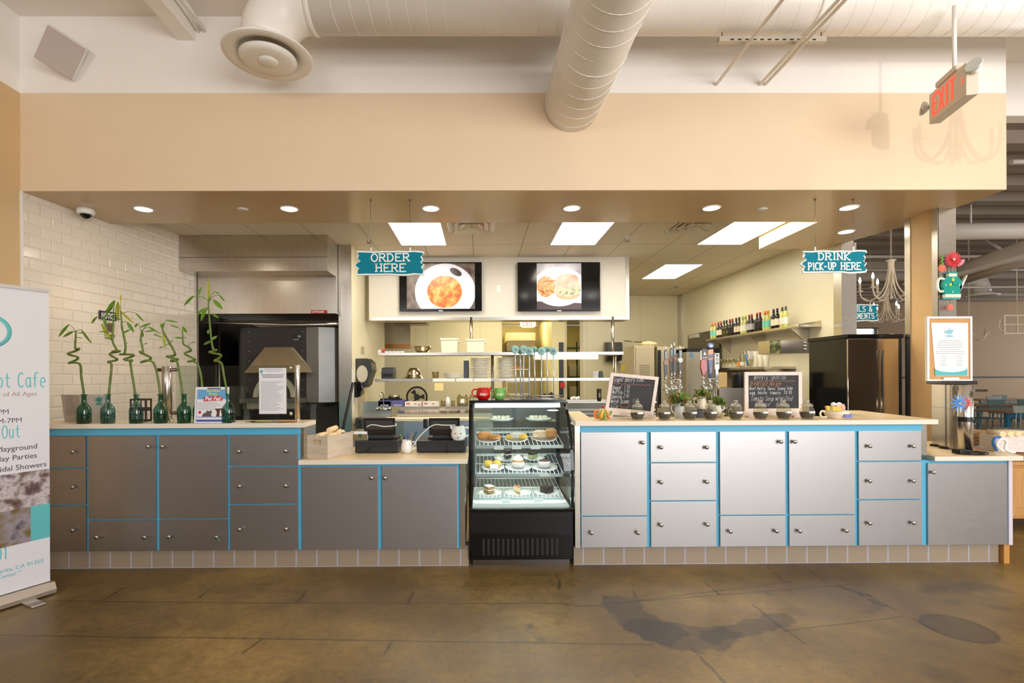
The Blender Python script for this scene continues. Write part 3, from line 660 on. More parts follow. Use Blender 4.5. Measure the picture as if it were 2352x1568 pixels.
def slab(name, poly, d, m, loc, rz, lab, cat, layers=None):
    """wedge of cake: triangular prism in plan with layer bands"""
    t = thing(name, lab, cat, loc, rz)
    z = 0
    for k, (h, mm, nm) in enumerate(layers or [(d, m, 'sponge')]):
        b = MB(); b.prism(poly, z, z + h, 'z'); b.build(nm, mm, t, bevel=.002); z += h
    return t
CRUST = mat('pastry_crust', (206, 142, 74), .5, noise=.18, nscale=30, bump=.3, bscale=60)
SPONGE = mat('carrot_sponge', (158, 124, 76), .8, noise=.2, nscale=60, bump=.4, bscale=120)
CREAMF = mat('cream_frosting', (244, 238, 226), .5)
CHOC = mat('chocolate', (52, 36, 32), .4, noise=.15, nscale=40, bump=.3)
YEL = mat('lemon_pastry', (232, 186, 70), .5, noise=.15, nscale=30, bump=.2)
PINKF = mat('meringue', (236, 226, 224), .5)
def roll_(loc, rz, L, r, m, lab, sq=.75, name='pastry'):
    b = MB(); pts = [(-L / 2, 0, r * sq), (-L * .42, 0, r * sq), (-L * .2, .004, r * sq), (0, .006, r * sq), (L * .2, .004, r * sq), (L * .42, 0, r * sq), (L / 2, 0, r * sq)]
    b.tube(pts, [r * .3, r * .75, r * .97, r, r * .97, r * .75, r * .3], 14)
    o = b.build(name, m, None, loc=loc, rot=(0, 0, rz)); o.scale = (1, 1, sq); tag(o, lab, 'pastry'); return o
def cp(px, py, i, y): v = P(px, py, y); return Vector((v.x, y, shelf_z(i, y) + .022))
v = cp(1122, 1008, 0, 4.40); plate(v.x, v.y, 0, .105, 'white plate holding turnovers on the top shelf')
roll_(v + Vector((-.035, .0, 0)), .5, .13, .045, CRUST, 'golden brown turnover on the top shelf, the left one of its plate', .8)
roll_(v + Vector((.045, -.02, 0)), -.3, .12, .036, CRUST, 'flat brown turnover on the top shelf, the right one of its plate', .7)
v = cp(1185, 1008, 0, 4.40); plate(v.x, v.y, 0, .10, 'white plate holding wrapped pastries on the top shelf')
roll_(v + Vector((-.04, 0, 0)), .2, .09, .03, YEL, 'small pastry at the left of the middle plate on the top shelf')
roll_(v + Vector((.055, 0, 0)), .3, .085, .036, YEL, 'round golden pastry at the right of the middle plate on the top shelf')
roll_(v + Vector((.005, .0, .006)), 0, .11, .038, mat('wrapped', (222, 212, 200), .25, noise=.2, nscale=40), 'pastry in clear wrap in the middle plate of the top shelf')
v = cp(1250, 1004, 0, 4.42); plate(v.x, v.y, 0, .11, 'white plate holding a big wrapped loaf on the top shelf')
roll_(v + Vector((-.035, 0, 0)), .1, .14, .055, mat('wrapped_loaf', (220, 192, 158), .3, noise=.2, nscale=30), 'loaf cake in clear wrap on the top shelf')
roll_(v + Vector((.055, 0, 0)), .6, .12, .048, CRUST, 'golden crusty roll beside the wrapped loaf on the top shelf', .9)
v = cp(1164, 1048, 1, 4.66); plate(v.x, v.y, 1, .12, 'white plate at the back of the middle shelf under a dark cake slice')
W = [(-.045, -.03), (.05, 0), (-.045, .03)]
slab('cake_slice', [(-.03, -.06), (.04, -.02), (.03, .05), (-.02, .03)], 0, None, (v.x, v.y, v.z - .004), .3, 'dark chocolate and white cake slice at the back of the middle shelf', 'cake', [(.03, CHOC, 'sponge'), (.008, CREAMF, 'filling'), (.03, CHOC, 'top_layer')])
v = cp(1226, 1046, 1, 4.66); plate(v.x, v.y, 1, .10, 'white plate at the back right of the middle shelf')
slab('cake_slice', W, 0, None, (v.x, v.y, v.z - .004), .6, 'pale green and dark cake slice at the back right of the middle shelf', 'cake', [(.03, mat('pistachio', (176, 190, 130), .6, noise=.1), 'sponge'), (.015, CHOC, 'topping')])
v = cp(1132, 1072, 1, 4.40); plate(v.x, v.y, 1, .10, 'white plate under two lemon pastries on the middle shelf')
for dx, n in ((-.04, 'left'), (.035, 'right')):
    b = MB(); b.ball((0, 0, .028), .04, 16, (1, 1, .75)); o = b.build('lemon_pastry', YEL, None, loc=v + Vector((dx, .01, 0))); tag(o, 'yellow domed pastry on the middle shelf, the %s one of its plate' % n, 'pastry')
o = box(-.035, .035, -.001, .001, 0, .04).build('paper_label', mat('card', (0, 0, 0)), None, loc=(v.x + .01, v.y - .06, v.z - .008)); o.rotation_euler = (-.3, 0, 0); tag(o, 'small white paper label in front of the lemon pastries', 'label')
v = cp(1190, 1072, 1, 4.40); plate(v.x, v.y, 1, .115, 'white plate under the tall cream dessert on the middle shelf')
t = thing('cream_dessert', 'white cream dessert with a swirl on top on the middle shelf', 'cake', v)
MB().lathe([(.052, 0), (.058, .03), (.054, .045)], seg=24).build('base', PINKF, t)
MB().lathe([(.055, .045), (.055, .052)], seg=24).build('crumb_band', CRUST, t)
MB().lathe([(.044, .052), (.046, .065), (.034, .085), (.02, .09), (.016, .098), (.0001, .104)], seg=24).build('swirl', CREAMF, t)
v = cp(1250, 1072, 1, 4.40); plate(v.x, v.y, 1, .115, 'white plate under the iced round cake on the middle shelf')
t = thing('iced_cake', 'small round white iced cake with a dark topping on the middle shelf', 'cake', v)
MB().lathe([(.054, 0), (.056, .04), (.05, .048)], seg=24).build('icing', PINKF, t)
MB().lathe([(.047, .048), (.046, .054), (.0001, .054)], seg=24).build('topping', mat('berry', (120, 60, 50), .4), t)
v = cp(1122, 1126, 2, 4.36); plate(v.x, v.y, 2, .115, 'white plate under the layered carrot cake slice on the bottom shelf')
slab('cake_slice', [(-.05, -.035), (.02, -.05), (.05, .03), (-.01, .045)], 0, None, (v.x, v.y, v.z - .006), .9, 'brown carrot cake slice with a white filling on the bottom shelf', 'cake', [(.024, SPONGE, 'sponge'), (.007, CREAMF, 'filling'), (.024, SPONGE, 'top_layer'), (.005, CREAMF, 'frosting')])
v = cp(1190, 1126, 2, 4.36); plate(v.x, v.y, 2, .115, 'white plate under the pale cheesecake slice on the bottom shelf')
slab('cake_slice', [(-.03, .045), (0, -.06), (.03, .04)], 0, None, (v.x, v.y, v.z - .006), .2, 'pale cheesecake slice with a red top on the bottom shelf', 'cake', [(.008, CRUST, 'crust'), (.04, mat('cheesecake', (238, 214, 168), .5), 'filling'), (.006, mat('glaze', (206, 120, 80), .3), 'glaze')])
v = cp(1256, 1126, 2, 4.36); plate(v.x, v.y, 2, .115, 'white plate under the dark chocolate slice on the bottom shelf')
slab('cake_slice', [(-.055, .02), (-.02, -.05), (.055, -.02), (.0, .05)], 0, None, (v.x, v.y, v.z - .006), .3, 'dark chocolate cake slice on the bottom shelf', 'cake', [(.022, CHOC, 'sponge'), (.004, mat('ganache', (70, 48, 44), .25), 'filling'), (.026, CHOC, 'top_layer')])
for i, (px, py, n) in enumerate(((1150, 945, 'left'), (1236, 950, 'right'))):
    a = P(px, py, 4.7); t = thing('sandwich_tray', 'pale tray of wrapped food high at the back %s of the pastry case' % n, 'tray', (a.x, 4.7, 1.13))
    MB().lathe([(.09, 0), (.12, .02), (.12, .024), (.0001, .01)], seg=24).build('tray', CHINA, t)
    b = MB()
    for k in range(4): b.ball((-.06 + .04 * k, .01 * (k % 2), .03), .028, 12, (1, 1, .7))
    b.build('wrapped_food', mat('wrapped_food', (190, 186, 160), .3, noise=.25, nscale=40), t)
b = MB(); b.box(xl + .055, xr - .055, 4.6, 4.83, 1.125, 1.13); b.build('upper_shelf', glass('shelf_glass', (226, 240, 236), refl=1.2), case, True)
# ================= LIGHT FIXTURES AND THINGS OVERHEAD =================
LITE = emis('troffer_glow', (255, 247, 226), 13)
TROF_LAB = {'l': 'bright ceiling light panel nearest the ORDER HERE sign', 'm': 'bright ceiling light panel in the middle, above the right screen',
            'r': 'large bright ceiling light panel beside the cream soffit step', 'b': 'bright ceiling light panel farthest back, above the wine shelf'}
for tx, ty, k in TROFFERS:
    t = thing('ceiling_light', TROF_LAB[k], 'ceiling light', (tx + .3, ty + .59, KZ), 0)
    b = MB(); w, h = .305, .595
    b.box(-w - .012, w + .012, -h - .012, -h, -.012, 0).box(-w - .012, w + .012, h, h + .012, -.012, 0).box(-w - .012, -w, -h, h, -.012, 0).box(w, w + .012, -h, h, -.012, 0)
    b.build('frame', WHITEP, t); box(-w, w, -h, h, -.008, -.002).build('diffuser', LITE, t)
t = thing('ceiling_light', 'hidden-edge ceiling light panel at the back of the kitchen behind the screens', 'ceiling light', (.3, 10.2, KZ))
box(-.6, .6, -.3, .3, -.008, -.002).build('diffuser', emis('troffer_glow2', (255, 244, 214), 22), t); b = MB(); b.box(-.62, .62, -.32, -.3, -.012, 0).box(-.62, .62, .3, .32, -.012, 0); b.build('frame', WHITEP, t)
t = thing('ceiling_light', 'small ceiling light panel above the green shelving in the rear room', 'ceiling light', ((d0 + d1) / 2, 12.5, 2.98))  # unseen panel, added to brighten the shelving
box(-.14, .14, -.3, .3, -.01, -.002).build('diffuser', emis('shelving_fill_glow', (255, 240, 200), 9), t); box(-.16, .16, -.32, -.3, -.012, 0).build('frame', WHITEP, t)
t = thing('ceiling_light', 'square ceiling light panel in the corridor behind the kitchen', 'ceiling light', (1.1, 13.0, 3.0))
box(-.3, .3, -.3, .3, -.008, -.002).build('diffuser', emis('troffer_glow3', (255, 240, 200), 14), t); box(-.32, .32, -.32, -.3, -.012, 0).build('frame', WHITEP, t)
# recessed downlights in the soffit
dl = None
DLG = emis('downlight_glow', (255, 244, 224), 30)
for x, y, lab in ((-3.305, 5.03, 'first recessed soffit downlight, beside the camera dome'), (-1.877, 5.03, 'second recessed soffit downlight, above the steel hood'), (-.482, 5.03, 'recessed soffit downlight just right of the ORDER HERE wires'),
                  (.913, 5.03, 'recessed soffit downlight in the middle, above the gap between the screens'), (2.302, 5.03, 'recessed soffit downlight above the big light panel at right'), (3.674, 5.03, 'recessed soffit downlight above the DRINK sign, the front one'),
                  (4.256, 5.874, 'recessed soffit downlight above the DRINK sign, the rear one')):
    if dl is None:
        t = thing('downlight', lab, 'downlight', (x, y, SZ), 0, 'recessed downlights in the soffit'); dl = t
        MB().lathe([(.076, -.006), (.09, -.004), (.092, 0), (.076, 0)], seg=32, cap=False).build('trim_ring', WHITEP, t)
        MB().lathe([(.0001, -.004), (.076, -.004)], seg=32, cap=False).build('lamp', DLG, t)
    else: dup(dl, (x, y, SZ), 0, lab)
    l = bpy.data.lights.new('downlight', 'SPOT'); l.energy = 16; l.color = (1, .86, .66); l.spot_size = R(110); l.spot_blend = .6; l.shadow_soft_size = .06
    o = bpy.data.objects.new('downlight_beam', l); COL.objects.link(o); o.location = (x, y, SZ - .02)
for px, lab in ((558, 'small round white cover plate in the soffit, above the steel hood'), (1750, 'small round white cover plate in the soffit, above the big light panel')):
    v = PZ(px, 480, SZ); tag(MB().lathe([(.0001, -.008), (.035, -.008), (.05, -.003), (.05, 0)], seg=24, cap=False).build('cover_plate', WHITEP, loc=v), lab, 'cover plate')
# camera dome
v = PZ(197, 480, SZ); t = thing('dome_camera', 'white ceiling dome camera at the left end of the soffit', 'security camera', v)
MB().lathe([(.05, -.055), (.07, -.05), (.076, -.03), (.076, 0)], seg=28).build('housing', WHITEP, t)
MB().lathe([(.0001, -.095), (.02, -.092), (.038, -.078), (.048, -.058), (.05, -.05)], seg=28, cap=False).build('dome', BLACKG, t)
# supply vents
for i, (x, y, lab) in enumerate(((-.1, 6.15, 'square metal ceiling vent beside the left light panel'), (2.64, 6.15, 'square metal ceiling vent left of the big light panel'))):
    t = thing('ceiling_vent', lab, 'vent', (x, y, KZ), 0, 'metal ceiling vents')
    b = MB(); w = .29
    b.box(-w, w, -w, -w + .02, -.012, 0).box(-w, w, w - .02, w, -.012, 0).box(-w, -w + .02, -w, w, -.012, 0).box(w - .02, w, -w, w, -.012, 0); b.build('frame', WHITEP, t)
    b = MB()
    for s in (.08, .15, .22):
        for q in range(4):
            M_ = Matrix.Rotation(q * PI / 2, 4, 'Z'); b.prism([(s, -.006), (s + .055, -.032), (s + .058, -.03), (s + .003, -.004)], -s, s, 'y', M_)
    b.build('louvre', mat('vent_metal', (222, 212, 196), .4, .3), t)
# sprinkler heads
sp = None
for px, py, lab in ((847, 551, 'sprinkler head near the ORDER HERE sign wires'), (1440, 548, 'sprinkler head right of the middle light panel'), (1553, 657, 'sprinkler head near the farthest light panel')):
    v = PZ(px, py - 4, KZ)
    if sp is None:
        t = thing('sprinkler', lab, 'sprinkler', v, 0, 'ceiling sprinkler heads'); sp = t
        MB().lathe([(.012, -.03), (.012, -.008), (.035, -.004), (.035, 0)], seg=16).build('escutcheon', WHITEP, t)
        b = MB(); b.tube([(.012, 0, -.028), (.018, 0, -.045), (.003, 0, -.062)], .0035, 6).tube([(-.012, 0, -.028), (-.018, 0, -.045), (-.003, 0, -.062)], .0035, 6); b.build('frame_arms', STEELD, t)
        MB().lathe([(.0001, -.066), (.03, -.064), (.03, -.062), (.0001, -.062)], seg=16).build('deflector', STEELD, t)
    else: dup(sp, v, 0, lab)

# ---------- hanging signs ----------
def ragged(w, h, seed):
    rnd = random.Random(seed); p = []
    for i in range(9): p.append((-w / 2 + w * i / 8 + (0 if i in (0, 8) else 0), -h / 2 + rnd.uniform(-.006, .006)))
    for z, dx in ((-.36, .0), (-.2, -.025), (-.08, .0), (.02, -.03), (.16, -.012), (.3, -.028), (.42, .0)): p.append((w / 2 + dx + .01, z * h))
    for i in range(9): p.append((w / 2 - w * i / 8, h / 2 + rnd.uniform(-.006, .006)))
    for z, dx in ((.36, .012), (.22, .0), (.1, .03), (-.02, -.01), (-.12, -.022), (-.24, .014), (-.36, .0)): p.append((-w / 2 + dx, z * h))
    return p
TEAL = mat('sign_teal', (0, 126, 146), .5, spec=.2); SIGNW = mat('sign_white', (240, 244, 240), .45)
def hang_sign(lab, c, w, h, lines, wires, seed, thick=.02):
    t = thing('hanging_sign', lab, 'sign', c)
    pl = ragged(w, h, seed)
    MB().prism(pl, 0, thick, 'y').build('backing', SIGNW, t)
    MB().prism([(x * (1 - .022 / w), z * (1 - .03 / h)) for x, z in pl], -.004, 0, 'y').build('face', TEAL, t)
    strokes('lettering', lines, SIGNW, t, .0115, .002, True, .06, loc=(0, -.005, 0), seed=seed)
    for wx, top in wires:
        MB().cyl((wx, .006, h / 2), (wx, .006, top - c[2]), .0016, seg=5).build('wire', STEELD, t)
        MB().cyl((wx, .006, h / 2 - .01), (wx, .006, h / 2 + .035), .006, seg=8).build('hook', SIGNW, t)
        MB().cyl((wx, .006, top - c[2] - .012), (wx, .006, top - c[2]), .01, seg=8).build('ceiling_anchor', STEELD, t)
    return t
c = P(896, 604, 4.775); s_ = 4.775 / F
hang_sign('teal hanging wooden sign reading ORDER HERE', (c.x, 4.775, c.z), .625, .225, [('ORDER', -.175, .016, .07, .074), ('HERE', -.135, -.08, .07, .074)], ((-.18, SZ), (.187, SZ)), 3)
c = P(1917, 601, 4.785)
hang_sign('teal hanging wooden sign reading DRINK PICK-UP HERE', (c.x, 4.785, c.z), .60, .215, [('DRINK', -.16, .018, .064, .068), ('PICK-UP', -.255, -.075, .064, .041), ('HERE', .055, -.075, .064, .05)], ((-.18, SZ), (.185, SZ)), 5)

# ---------- big ducts ----------
DUCT = mat('duct_white', (242, 236, 226), .35, noise=.01)
SEAM = DUCT
def rings(b, fn, ts, r):
    for t_ in ts: b.tube([fn(t_, a) for a in [2 * PI * k / 28 for k in range(28)]], r, 5, closed=True)
D1Y, D1Z, D1R = 4.0, 4.47, .215
t = thing('air_duct', 'large white spiral air duct across the top with a round diffuser at its left end', 'duct', (0, D1Y, D1Z))
MB().cyl((-1.32, 0, 0), (7.0, 0, 0), D1R, seg=40).build('tube', DUCT, t)
b = MB()
for k in range(58):
    x0 = -1.2 + k * .142; pts = []
    for i in range(29): a = 2 * PI * i / 28; pts.append((x0 + .142 * i / 28, D1R * math.cos(a), D1R * math.sin(a)))
    b.tube(pts, .003, 4)
b.build('spiral_seam', DUCT, t)
for x in (-1.3, 2.62, 5.1): MB().lathe([(D1R + .008, -.02), (D1R + .01, 0), (D1R + .008, .02)], (x, 0, 0), 40, Matrix.Rotation(PI / 2, 4, 'Y')).build('joint_band', DUCT, t)
# elbow: quarter bend downwards
R0 = .30; cx = -1.34
b = MB(); pts = [(cx - R0 * math.sin(a) , 0, -R0 + R0 * math.cos(a)) for a in [R(90 * i / 5) for i in range(6)]]
pts = [(cx + .05, 0, 0)] + pts + [(cx - R0, 0, -R0 - .06)]
b.tube(pts, D1R - .002, 36); b.build('elbow', DUCT, t)
dx, dz = cx - R0 - .05, 4.05 - D1Z
MB().lathe([(.20, .07), (.21, .02), (.26, -.0), (.325, -.005), (.335, .005), (.325, .014), (.27, .02), (.22, .06), (.21, .12)], (dx + .04, 0, dz), 44, cap=False).build('diffuser_rim', DUCT, t)
d_ = MB().lathe([(.06, -.035), (.17, -.045), (.215, -.02), (.213, -.012), (.165, -.035), (.06, -.02)], (dx + .04, 0, dz), 40, cap=False).build('diffuser_cone', DUCT, t)
MB().lathe([(.0001, -.05), (.055, -.055), (.085, -.03), (.08, -.024), (.0001, -.03)], (dx + .04, 0, dz), 30).build('diffuser_core', DUCT, d_)
b = MB(); b.cyl((dx - .1, 0, dz), (dx + .18, 0, dz), .008, seg=6).cyl((dx + .04, -.14, dz), (dx + .04, .14, dz), .008, seg=6).cyl((dx + .04, 0, dz - .03), (dx + .04, 0, dz + .1), .012, seg=8); b.build('damper_rod', STEELD, d_)
# crossing duct
t = thing('air_duct', 'white air duct running from the viewer into the beige bulkhead, crossing below the long one', 'duct', (.85, 3.2, 3.968))
x1, x0 = 0, .27
b = MB(); r = .25
b.tube([(-.02, 1.344, 0), (0, .55, 0), (.01, .3, .02), (.03, -1.2, .05), (.05, -3.2, .06)], r, 40); b.build('tube', DUCT, t)
b = MB()
for k in range(26):
    y0 = 1.28 - k * .15; pts = []
    for i in range(29):
        a = 2 * PI * i / 28; yy = y0 - .03 * i / 28
        cz = 0 if yy > .5 else (.05 if yy < -1 else .02 + (.3 - yy) * .02); cxx = -.02 * max(0, (yy - .55) / .8) if yy > .55 else .01 + (.3 - yy) * .0135 if yy < .3 else 0
        pts.append((cxx + (r + .001) * math.cos(a), yy, cz + (r + .001) * math.sin(a)))
    b.tube(pts, .003, 4)
b.build('spiral_seam', DUCT, t)
# strut and conduits
a, c = P(1650, 97, 4.02), P(1895, 92, 4.02)
t = thing('strut_channel', 'slotted metal strut hanging below the long duct', 'strut', ((a.x + c.x) / 2, 4.02, a.z)); w = (c.x - a.x) / 2
MB().box(-w, w, -.02, .02, -.004, .036).build('channel', mat('galvanised', (196, 188, 174), .4, .5), t)
b = MB()
for k in range(12): x = -w + .1 + k * (2 * w - .2) / 11; b.box(x - .014, x + .014, -.0215, -.02, .004, .014)
b.build('slots', BLACK, t)
for s in (-w + .03, w - .03): MB().cyl((s, 0, 0), (s, 0, CZ - a.z), .005, seg=6).build('threaded_rod', STEELD, t)
for px, lab in ((1645, 'thin painted conduit running from the strut into the wall, the left one'), (1745, 'thin painted conduit from the strut into the wall, the middle one'), (1757, 'thin painted conduit from the strut into the wall, the right one')):
    v = P(px, 192, SF); tag(MB().cyl((v.x, SF, v.z - .01), (v.x - .03, 2.2, v.z + .0), .014, seg=10).build('conduit', DUCT), lab, 'conduit', 'conduits above the bulkhead')
# boxed beam with pipes at upper left
struct(box(-2.66, -2.52, -4, SF, 4.536, CZ).build('trim_9', WHITE))
for dx, lab in ((.03, 'white pipe strapped along the ceiling beam, nearest the beam'), (.08, 'white pipe running beside the ceiling beam, the right one')):
    tag(MB().tube([(-2.52 + dx, SF, 4.62), (-2.52 + dx, 4.3, 4.66), (-2.52 + dx, 1.5, 4.70)], .016, 8).build('pipe', DUCT), lab, 'pipe')
# wall speaker
v = P(158, 130, SF)
t = thing('wall_speaker', 'tilted square white loudspeaker high on the wall at upper left', 'speaker', (v.x, SF - .05, v.z)); t.rotation_euler = (Vector((.55, -1, -.62)).to_track_quat('-Y', 'Z').to_matrix() @ Matrix.Rotation(R(24), 3, 'Y')).to_euler()
MB().box(-.14, .14, -.16, -.05, -.15, .15).build('cabinet', WHITEP, t, bevel=.01)
MB().box(-.134, .134, -.168, -.16, -.144, .144).build('grille', mat('speaker_grille', (196, 182, 172), .7, bump=.4, bscale=400), t)
MB().lathe([(.03, 0), (.03, .08)], (0, .0, 0), 14, Matrix.Rotation(-PI / 2, 4, 'X')).build('bracket', WHITEP, t)
# EXIT sign of the dining room
A, B_ = Vector((3.57, 4.02)), Vector((3.45, 3.56)); ctr = (A + B_) / 2; ang = math.atan2(B_.y - A.y, B_.x - A.x)
t = thing('exit_sign', 'lit EXIT sign with lamp heads hanging from a rod at upper right', 'exit sign', (ctr.x, ctr.y, 3.64), ang)
L_ = (B_ - A).length / 2 - .02
MB().box(-L_, L_, 0, .075, -.125, .11).build('housing', mat('exit_housing', (218, 204, 184), .5), t, bevel=.006)
b = MB(); b.box(-.12, .12, -.01, .085, .11, .15); b.build('canopy', mat('exit_housing', (0, 0, 0)), t, bevel=.006)
MB().cyl((.02, .04, .15), (.02, .04, 4.28 - 3.64), .014, seg=12).build('rod', WHITEP, t)
strokes('lettering', [('EXIT', -.17, -.075, .15, .078)], emis('exit_red', (255, 62, 40), 1.6), t, .017, .002, False, 0, loc=(0, -.002, 0))
b = MB(); b.prism([(.165, .02), (.19, 0), (.165, -.02), (.17, -.02), (.198, 0), (.17, .02)], -.004, -.001, 'y'); b.build('arrow', emis('exit_red', (0, 0, 0), 1), t)
for s in (-1, 1):
    h = MB().cyl((s * L_, .04, .03), (s * (L_ + .05), .04, .03), .02, seg=12).build('lamp_arm', WHITEP, t)
    MM = Matrix.Rotation(R(60 * s), 4, 'Y') @ Matrix.Rotation(R(50), 4, 'X')
    o = MB().lathe([(.02, 0), (.05, .03), (.052, .045), (.045, .047), (.0001, .042)], (s * (L_ + .06), .03, .03), 20, MM).build('lamp_head', mat('lamp_head', (214, 216, 210), .2, .3), h)
# ORDER HERE side: nothing else overhead
# ================= KITCHEN AND OVEN ALCOVE =================
# ---- steel hood over the oven ----
t = thing('steel_hood', 'two-tier stainless steel exhaust hood above the pizza oven', 'exhaust hood', (-2.9, 6.9, 2.4))
hz = P(413, 623, 6.56).z; hz2 = P(600, 720, 6.89).z; hx0, hx1 = -3.86, -1.955
b = MB(); b.box(hx0, hx1, 6.56, 8.85, hz, KZ - .002); b.build('upper_tier', STEELH, t, True, bevel=.003)
b = MB(); b.box(hx0, hx1, 6.553, 6.56, P(600, 591, 6.56).z, P(600, 591, 6.56).z + .006); b.build('seam', STEELD, t, True)
b = MB(); b.box(hx0 + .06, hx1 + .01, 6.89, 6.93, hz2, hz); b.box(hx0 + .06, hx0 + .1, 6.9, 8.8, hz2, hz); b.box(hx1 - .03, hx1, 6.9, 8.8, hz2, hz); b.box(hx0 + .1, hx1, 8.76, 8.8, hz2, hz); b.build('lower_tier', STEELH, t, True)
b = MB(); b.box(hx0 + .1, hx1, 6.93, 6.97, hz2 - .002, hz2 + .06); b.box(hx0 + .1, hx1 - .03, 7.5, 7.56, hz2 - .06, hz2 - .02); b.build('grease_channel', STEELD, t, True)
v = P(733, 716, 6.885)
box(v.x - .11, v.x + .11, 6.884, 6.889, v.z - .022, v.z + .022).build('badge', mat('badge_red', (176, 30, 34), .4), t, True)
text('badge_text', 'CAPTIVEAIRE', .034, WHITEP, t, (v.x - .1 - t.location.x, 6.883 - 6.9, v.z - .012 - 2.4), xs=.82, off=.0006)
# ---- pizza oven ----
t = thing('pizza_oven', 'round grey stone-hearth pizza oven with a black front panel and a pale metal arch hood', 'oven', (-2.95, 7.75, 0))
OY = 7.12
x0, x1 = P(570, 850, OY).x, P(702, 850, OY).x; zt_ = P(640, 752, OY).z; zb_ = P(640, 937, OY).z
cxo = (x0 + x1) / 2; 
def arc_wall(b, cx, cy, r, a0, a1, z0, z1, th=.02, n=14):
    for i in range(n):
        p, q = R(a0 + (a1 - a0) * i / n), R(a0 + (a1 - a0) * (i + 1) / n)
        b.prism([(cx + r * math.cos(p), cy + r * math.sin(p)), (cx + r * math.cos(q), cy + r * math.sin(q)), (cx + (r - th) * math.cos(q), cy + (r - th) * math.sin(q)), (cx + (r - th) * math.cos(p), cy + (r - th) * math.sin(p))], z0, z1, 'z')
OVG = mat('oven_grey', (118, 117, 113), .35, .35, noise=.05)
b = MB(); b.lathe([(.86, zb_ + .05), (.86, zt_ - .01), (.0001, zt_ + .05)], (cxo + .02, OY + .84, 0), 40); b.build('body', OVG, t, True)
b = MB(); b.box(x0 - .02, x1 + .02, OY - .03, OY + .3, zb_, zt_)
b.build('front_panel', mat('oven_black', (38, 36, 35), .35, noise=.05), t, True, bevel=.004)
b = MB(); xr_ = P(782, 850, OY + .05).x
for s0, s1, y0, y1 in ((P(543, 850, OY).x, x0 - .022, OY + .12, OY - .02),):
    MB().prism([(s0, y0), (s1, y1), (s1, y1 + .02), (s0, y0 + .02)], zb_ + .06, zt_ - .0, 'z').build('side_panel', OVG, t, True)
b.prism([(x1 + .022, OY - .03), (x1 + .2, OY - .06), (x1 + .4, OY + .03), (x1 + .52, OY + .18), (x1 + .5, OY + .2), (x1 + .38, OY + .06), (x1 + .2, OY - .03), (x1 + .022, OY)], zb_ + .08, zt_ - .0, 'z')
b.build('side_panel', OVG, t, True)
b = MB()
for i in range(8):
    for x in (x0 + .03, x1 - .03): b.lathe([(.006, 0), (.005, .004)], (x, OY - .03, zb_ + .12 + i * .135), 8, Matrix.Rotation(PI / 2, 4, 'X'))
b.build('rivets', STEEL, t, True)
a = P(684, 775, OY - .03); b = MB(); b.box(a.x - .07, a.x + .06, OY - .034, OY - .03, a.z - .05, a.z + .05); cpn = b.build('control_panel', BLACK, t, True)
b = MB(); b.box(a.x - .06, a.x + .02, OY - .037, OY - .034, a.z - .035, a.z - .02); b.box(a.x + .0, a.x + .045, OY - .037, OY - .034, a.z, a.z + .03); o = b.build('controls', mat('grey_green', (130, 134, 120), .5), cpn); o.data.transform(Matrix.Translation(-t.location))
# trapezoid hood over the mouth
q = [P(607, 797, OY - .1), P(665, 797, OY - .1), P(694, 855, OY - .36), P(561, 855, OY - .36)]
b = MB()
fz, tz = q[2].z, q[0].z
A = [Vector((q[0].x, OY - .08, tz)), Vector((q[1].x, OY - .08, tz)), Vector((q[2].x, OY - .36, fz)), Vector((q[3].x, OY - .36, fz))]
b.face(A); b.face([A[1], Vector((q[1].x + .03, OY - .03, tz)), Vector((q[2].x + .05, OY - .03, fz)), A[2]]); b.face([A[0], A[3], Vector((q[3].x - .03, OY - .03, fz)), Vector((q[0].x - .03, OY - .03, tz))]); b.face([A[0], Vector((q[0].x - .03, OY - .03, tz)), Vector((q[1].x + .03, OY - .03, tz)), A[1]])
b.build('mouth_hood', mat('brass_steel', (178, 160, 130), .4, .7, noise=.05), t, True)
# mouth arch of pale stone
mx = P(632, 900, OY - .05).x; mz = P(632, 912, OY - .05).z; mr = .29
b = MB()
for i in range(16):
    p, q_ = R(180 * i / 16), R(180 * (i + 1) / 16)
    b.prism([(mx + mr * math.cos(p), mz + mr * 1.1 * math.sin(p)), (mx + mr * math.cos(q_), mz + mr * 1.1 * math.sin(q_)), (mx + (mr - .06) * math.cos(q_), mz + (mr - .06) * 1.1 * math.sin(q_)), (mx + (mr - .06) * math.cos(p), mz + (mr - .06) * 1.1 * math.sin(p))], OY - .09, OY - .03, 'y')
b.build('mouth_arch', mat('pale_stone', (196, 186, 164), .7, noise=.06), t, True)
b = MB(); b.prism([(mx + (mr - .06) * math.cos(R(180 * i / 16)), mz + (mr - .06) * 1.1 * math.sin(R(180 * i / 16))) for i in range(17)], OY - .05, OY - .03, 'y'); b.build('mouth', mat('oven_dark', (60, 54, 48), .8), t, True)
b = MB(); b.box(x0 - .02, x1 + .02, OY - .22, OY - .03, mz - .07, mz - .01); b.build('mantel', mat('oven_mantel', (86, 82, 76), .5), t, True)
b = MB(); b.box(x0 + .05, x1 - .05, OY - .16, OY - .03, zb_, mz - .07); b.build('ash_drawer', mat('pale_steel', (176, 168, 150), .35, .8), t, True)
b = MB()
for sx, sy in ((-.5, .2), (.45, .2), (-.5, 1.3), (.45, 1.3)): b.box(cxo + sx - .04, cxo + sx + .04, OY + sy - .04, OY + sy + .04, 0, zb_ + .06)
b.box(cxo - .55, cxo + .5, OY + .15, OY + 1.35, zb_ - .02, zb_ + .055); b.build('stand', OVG, t, True)
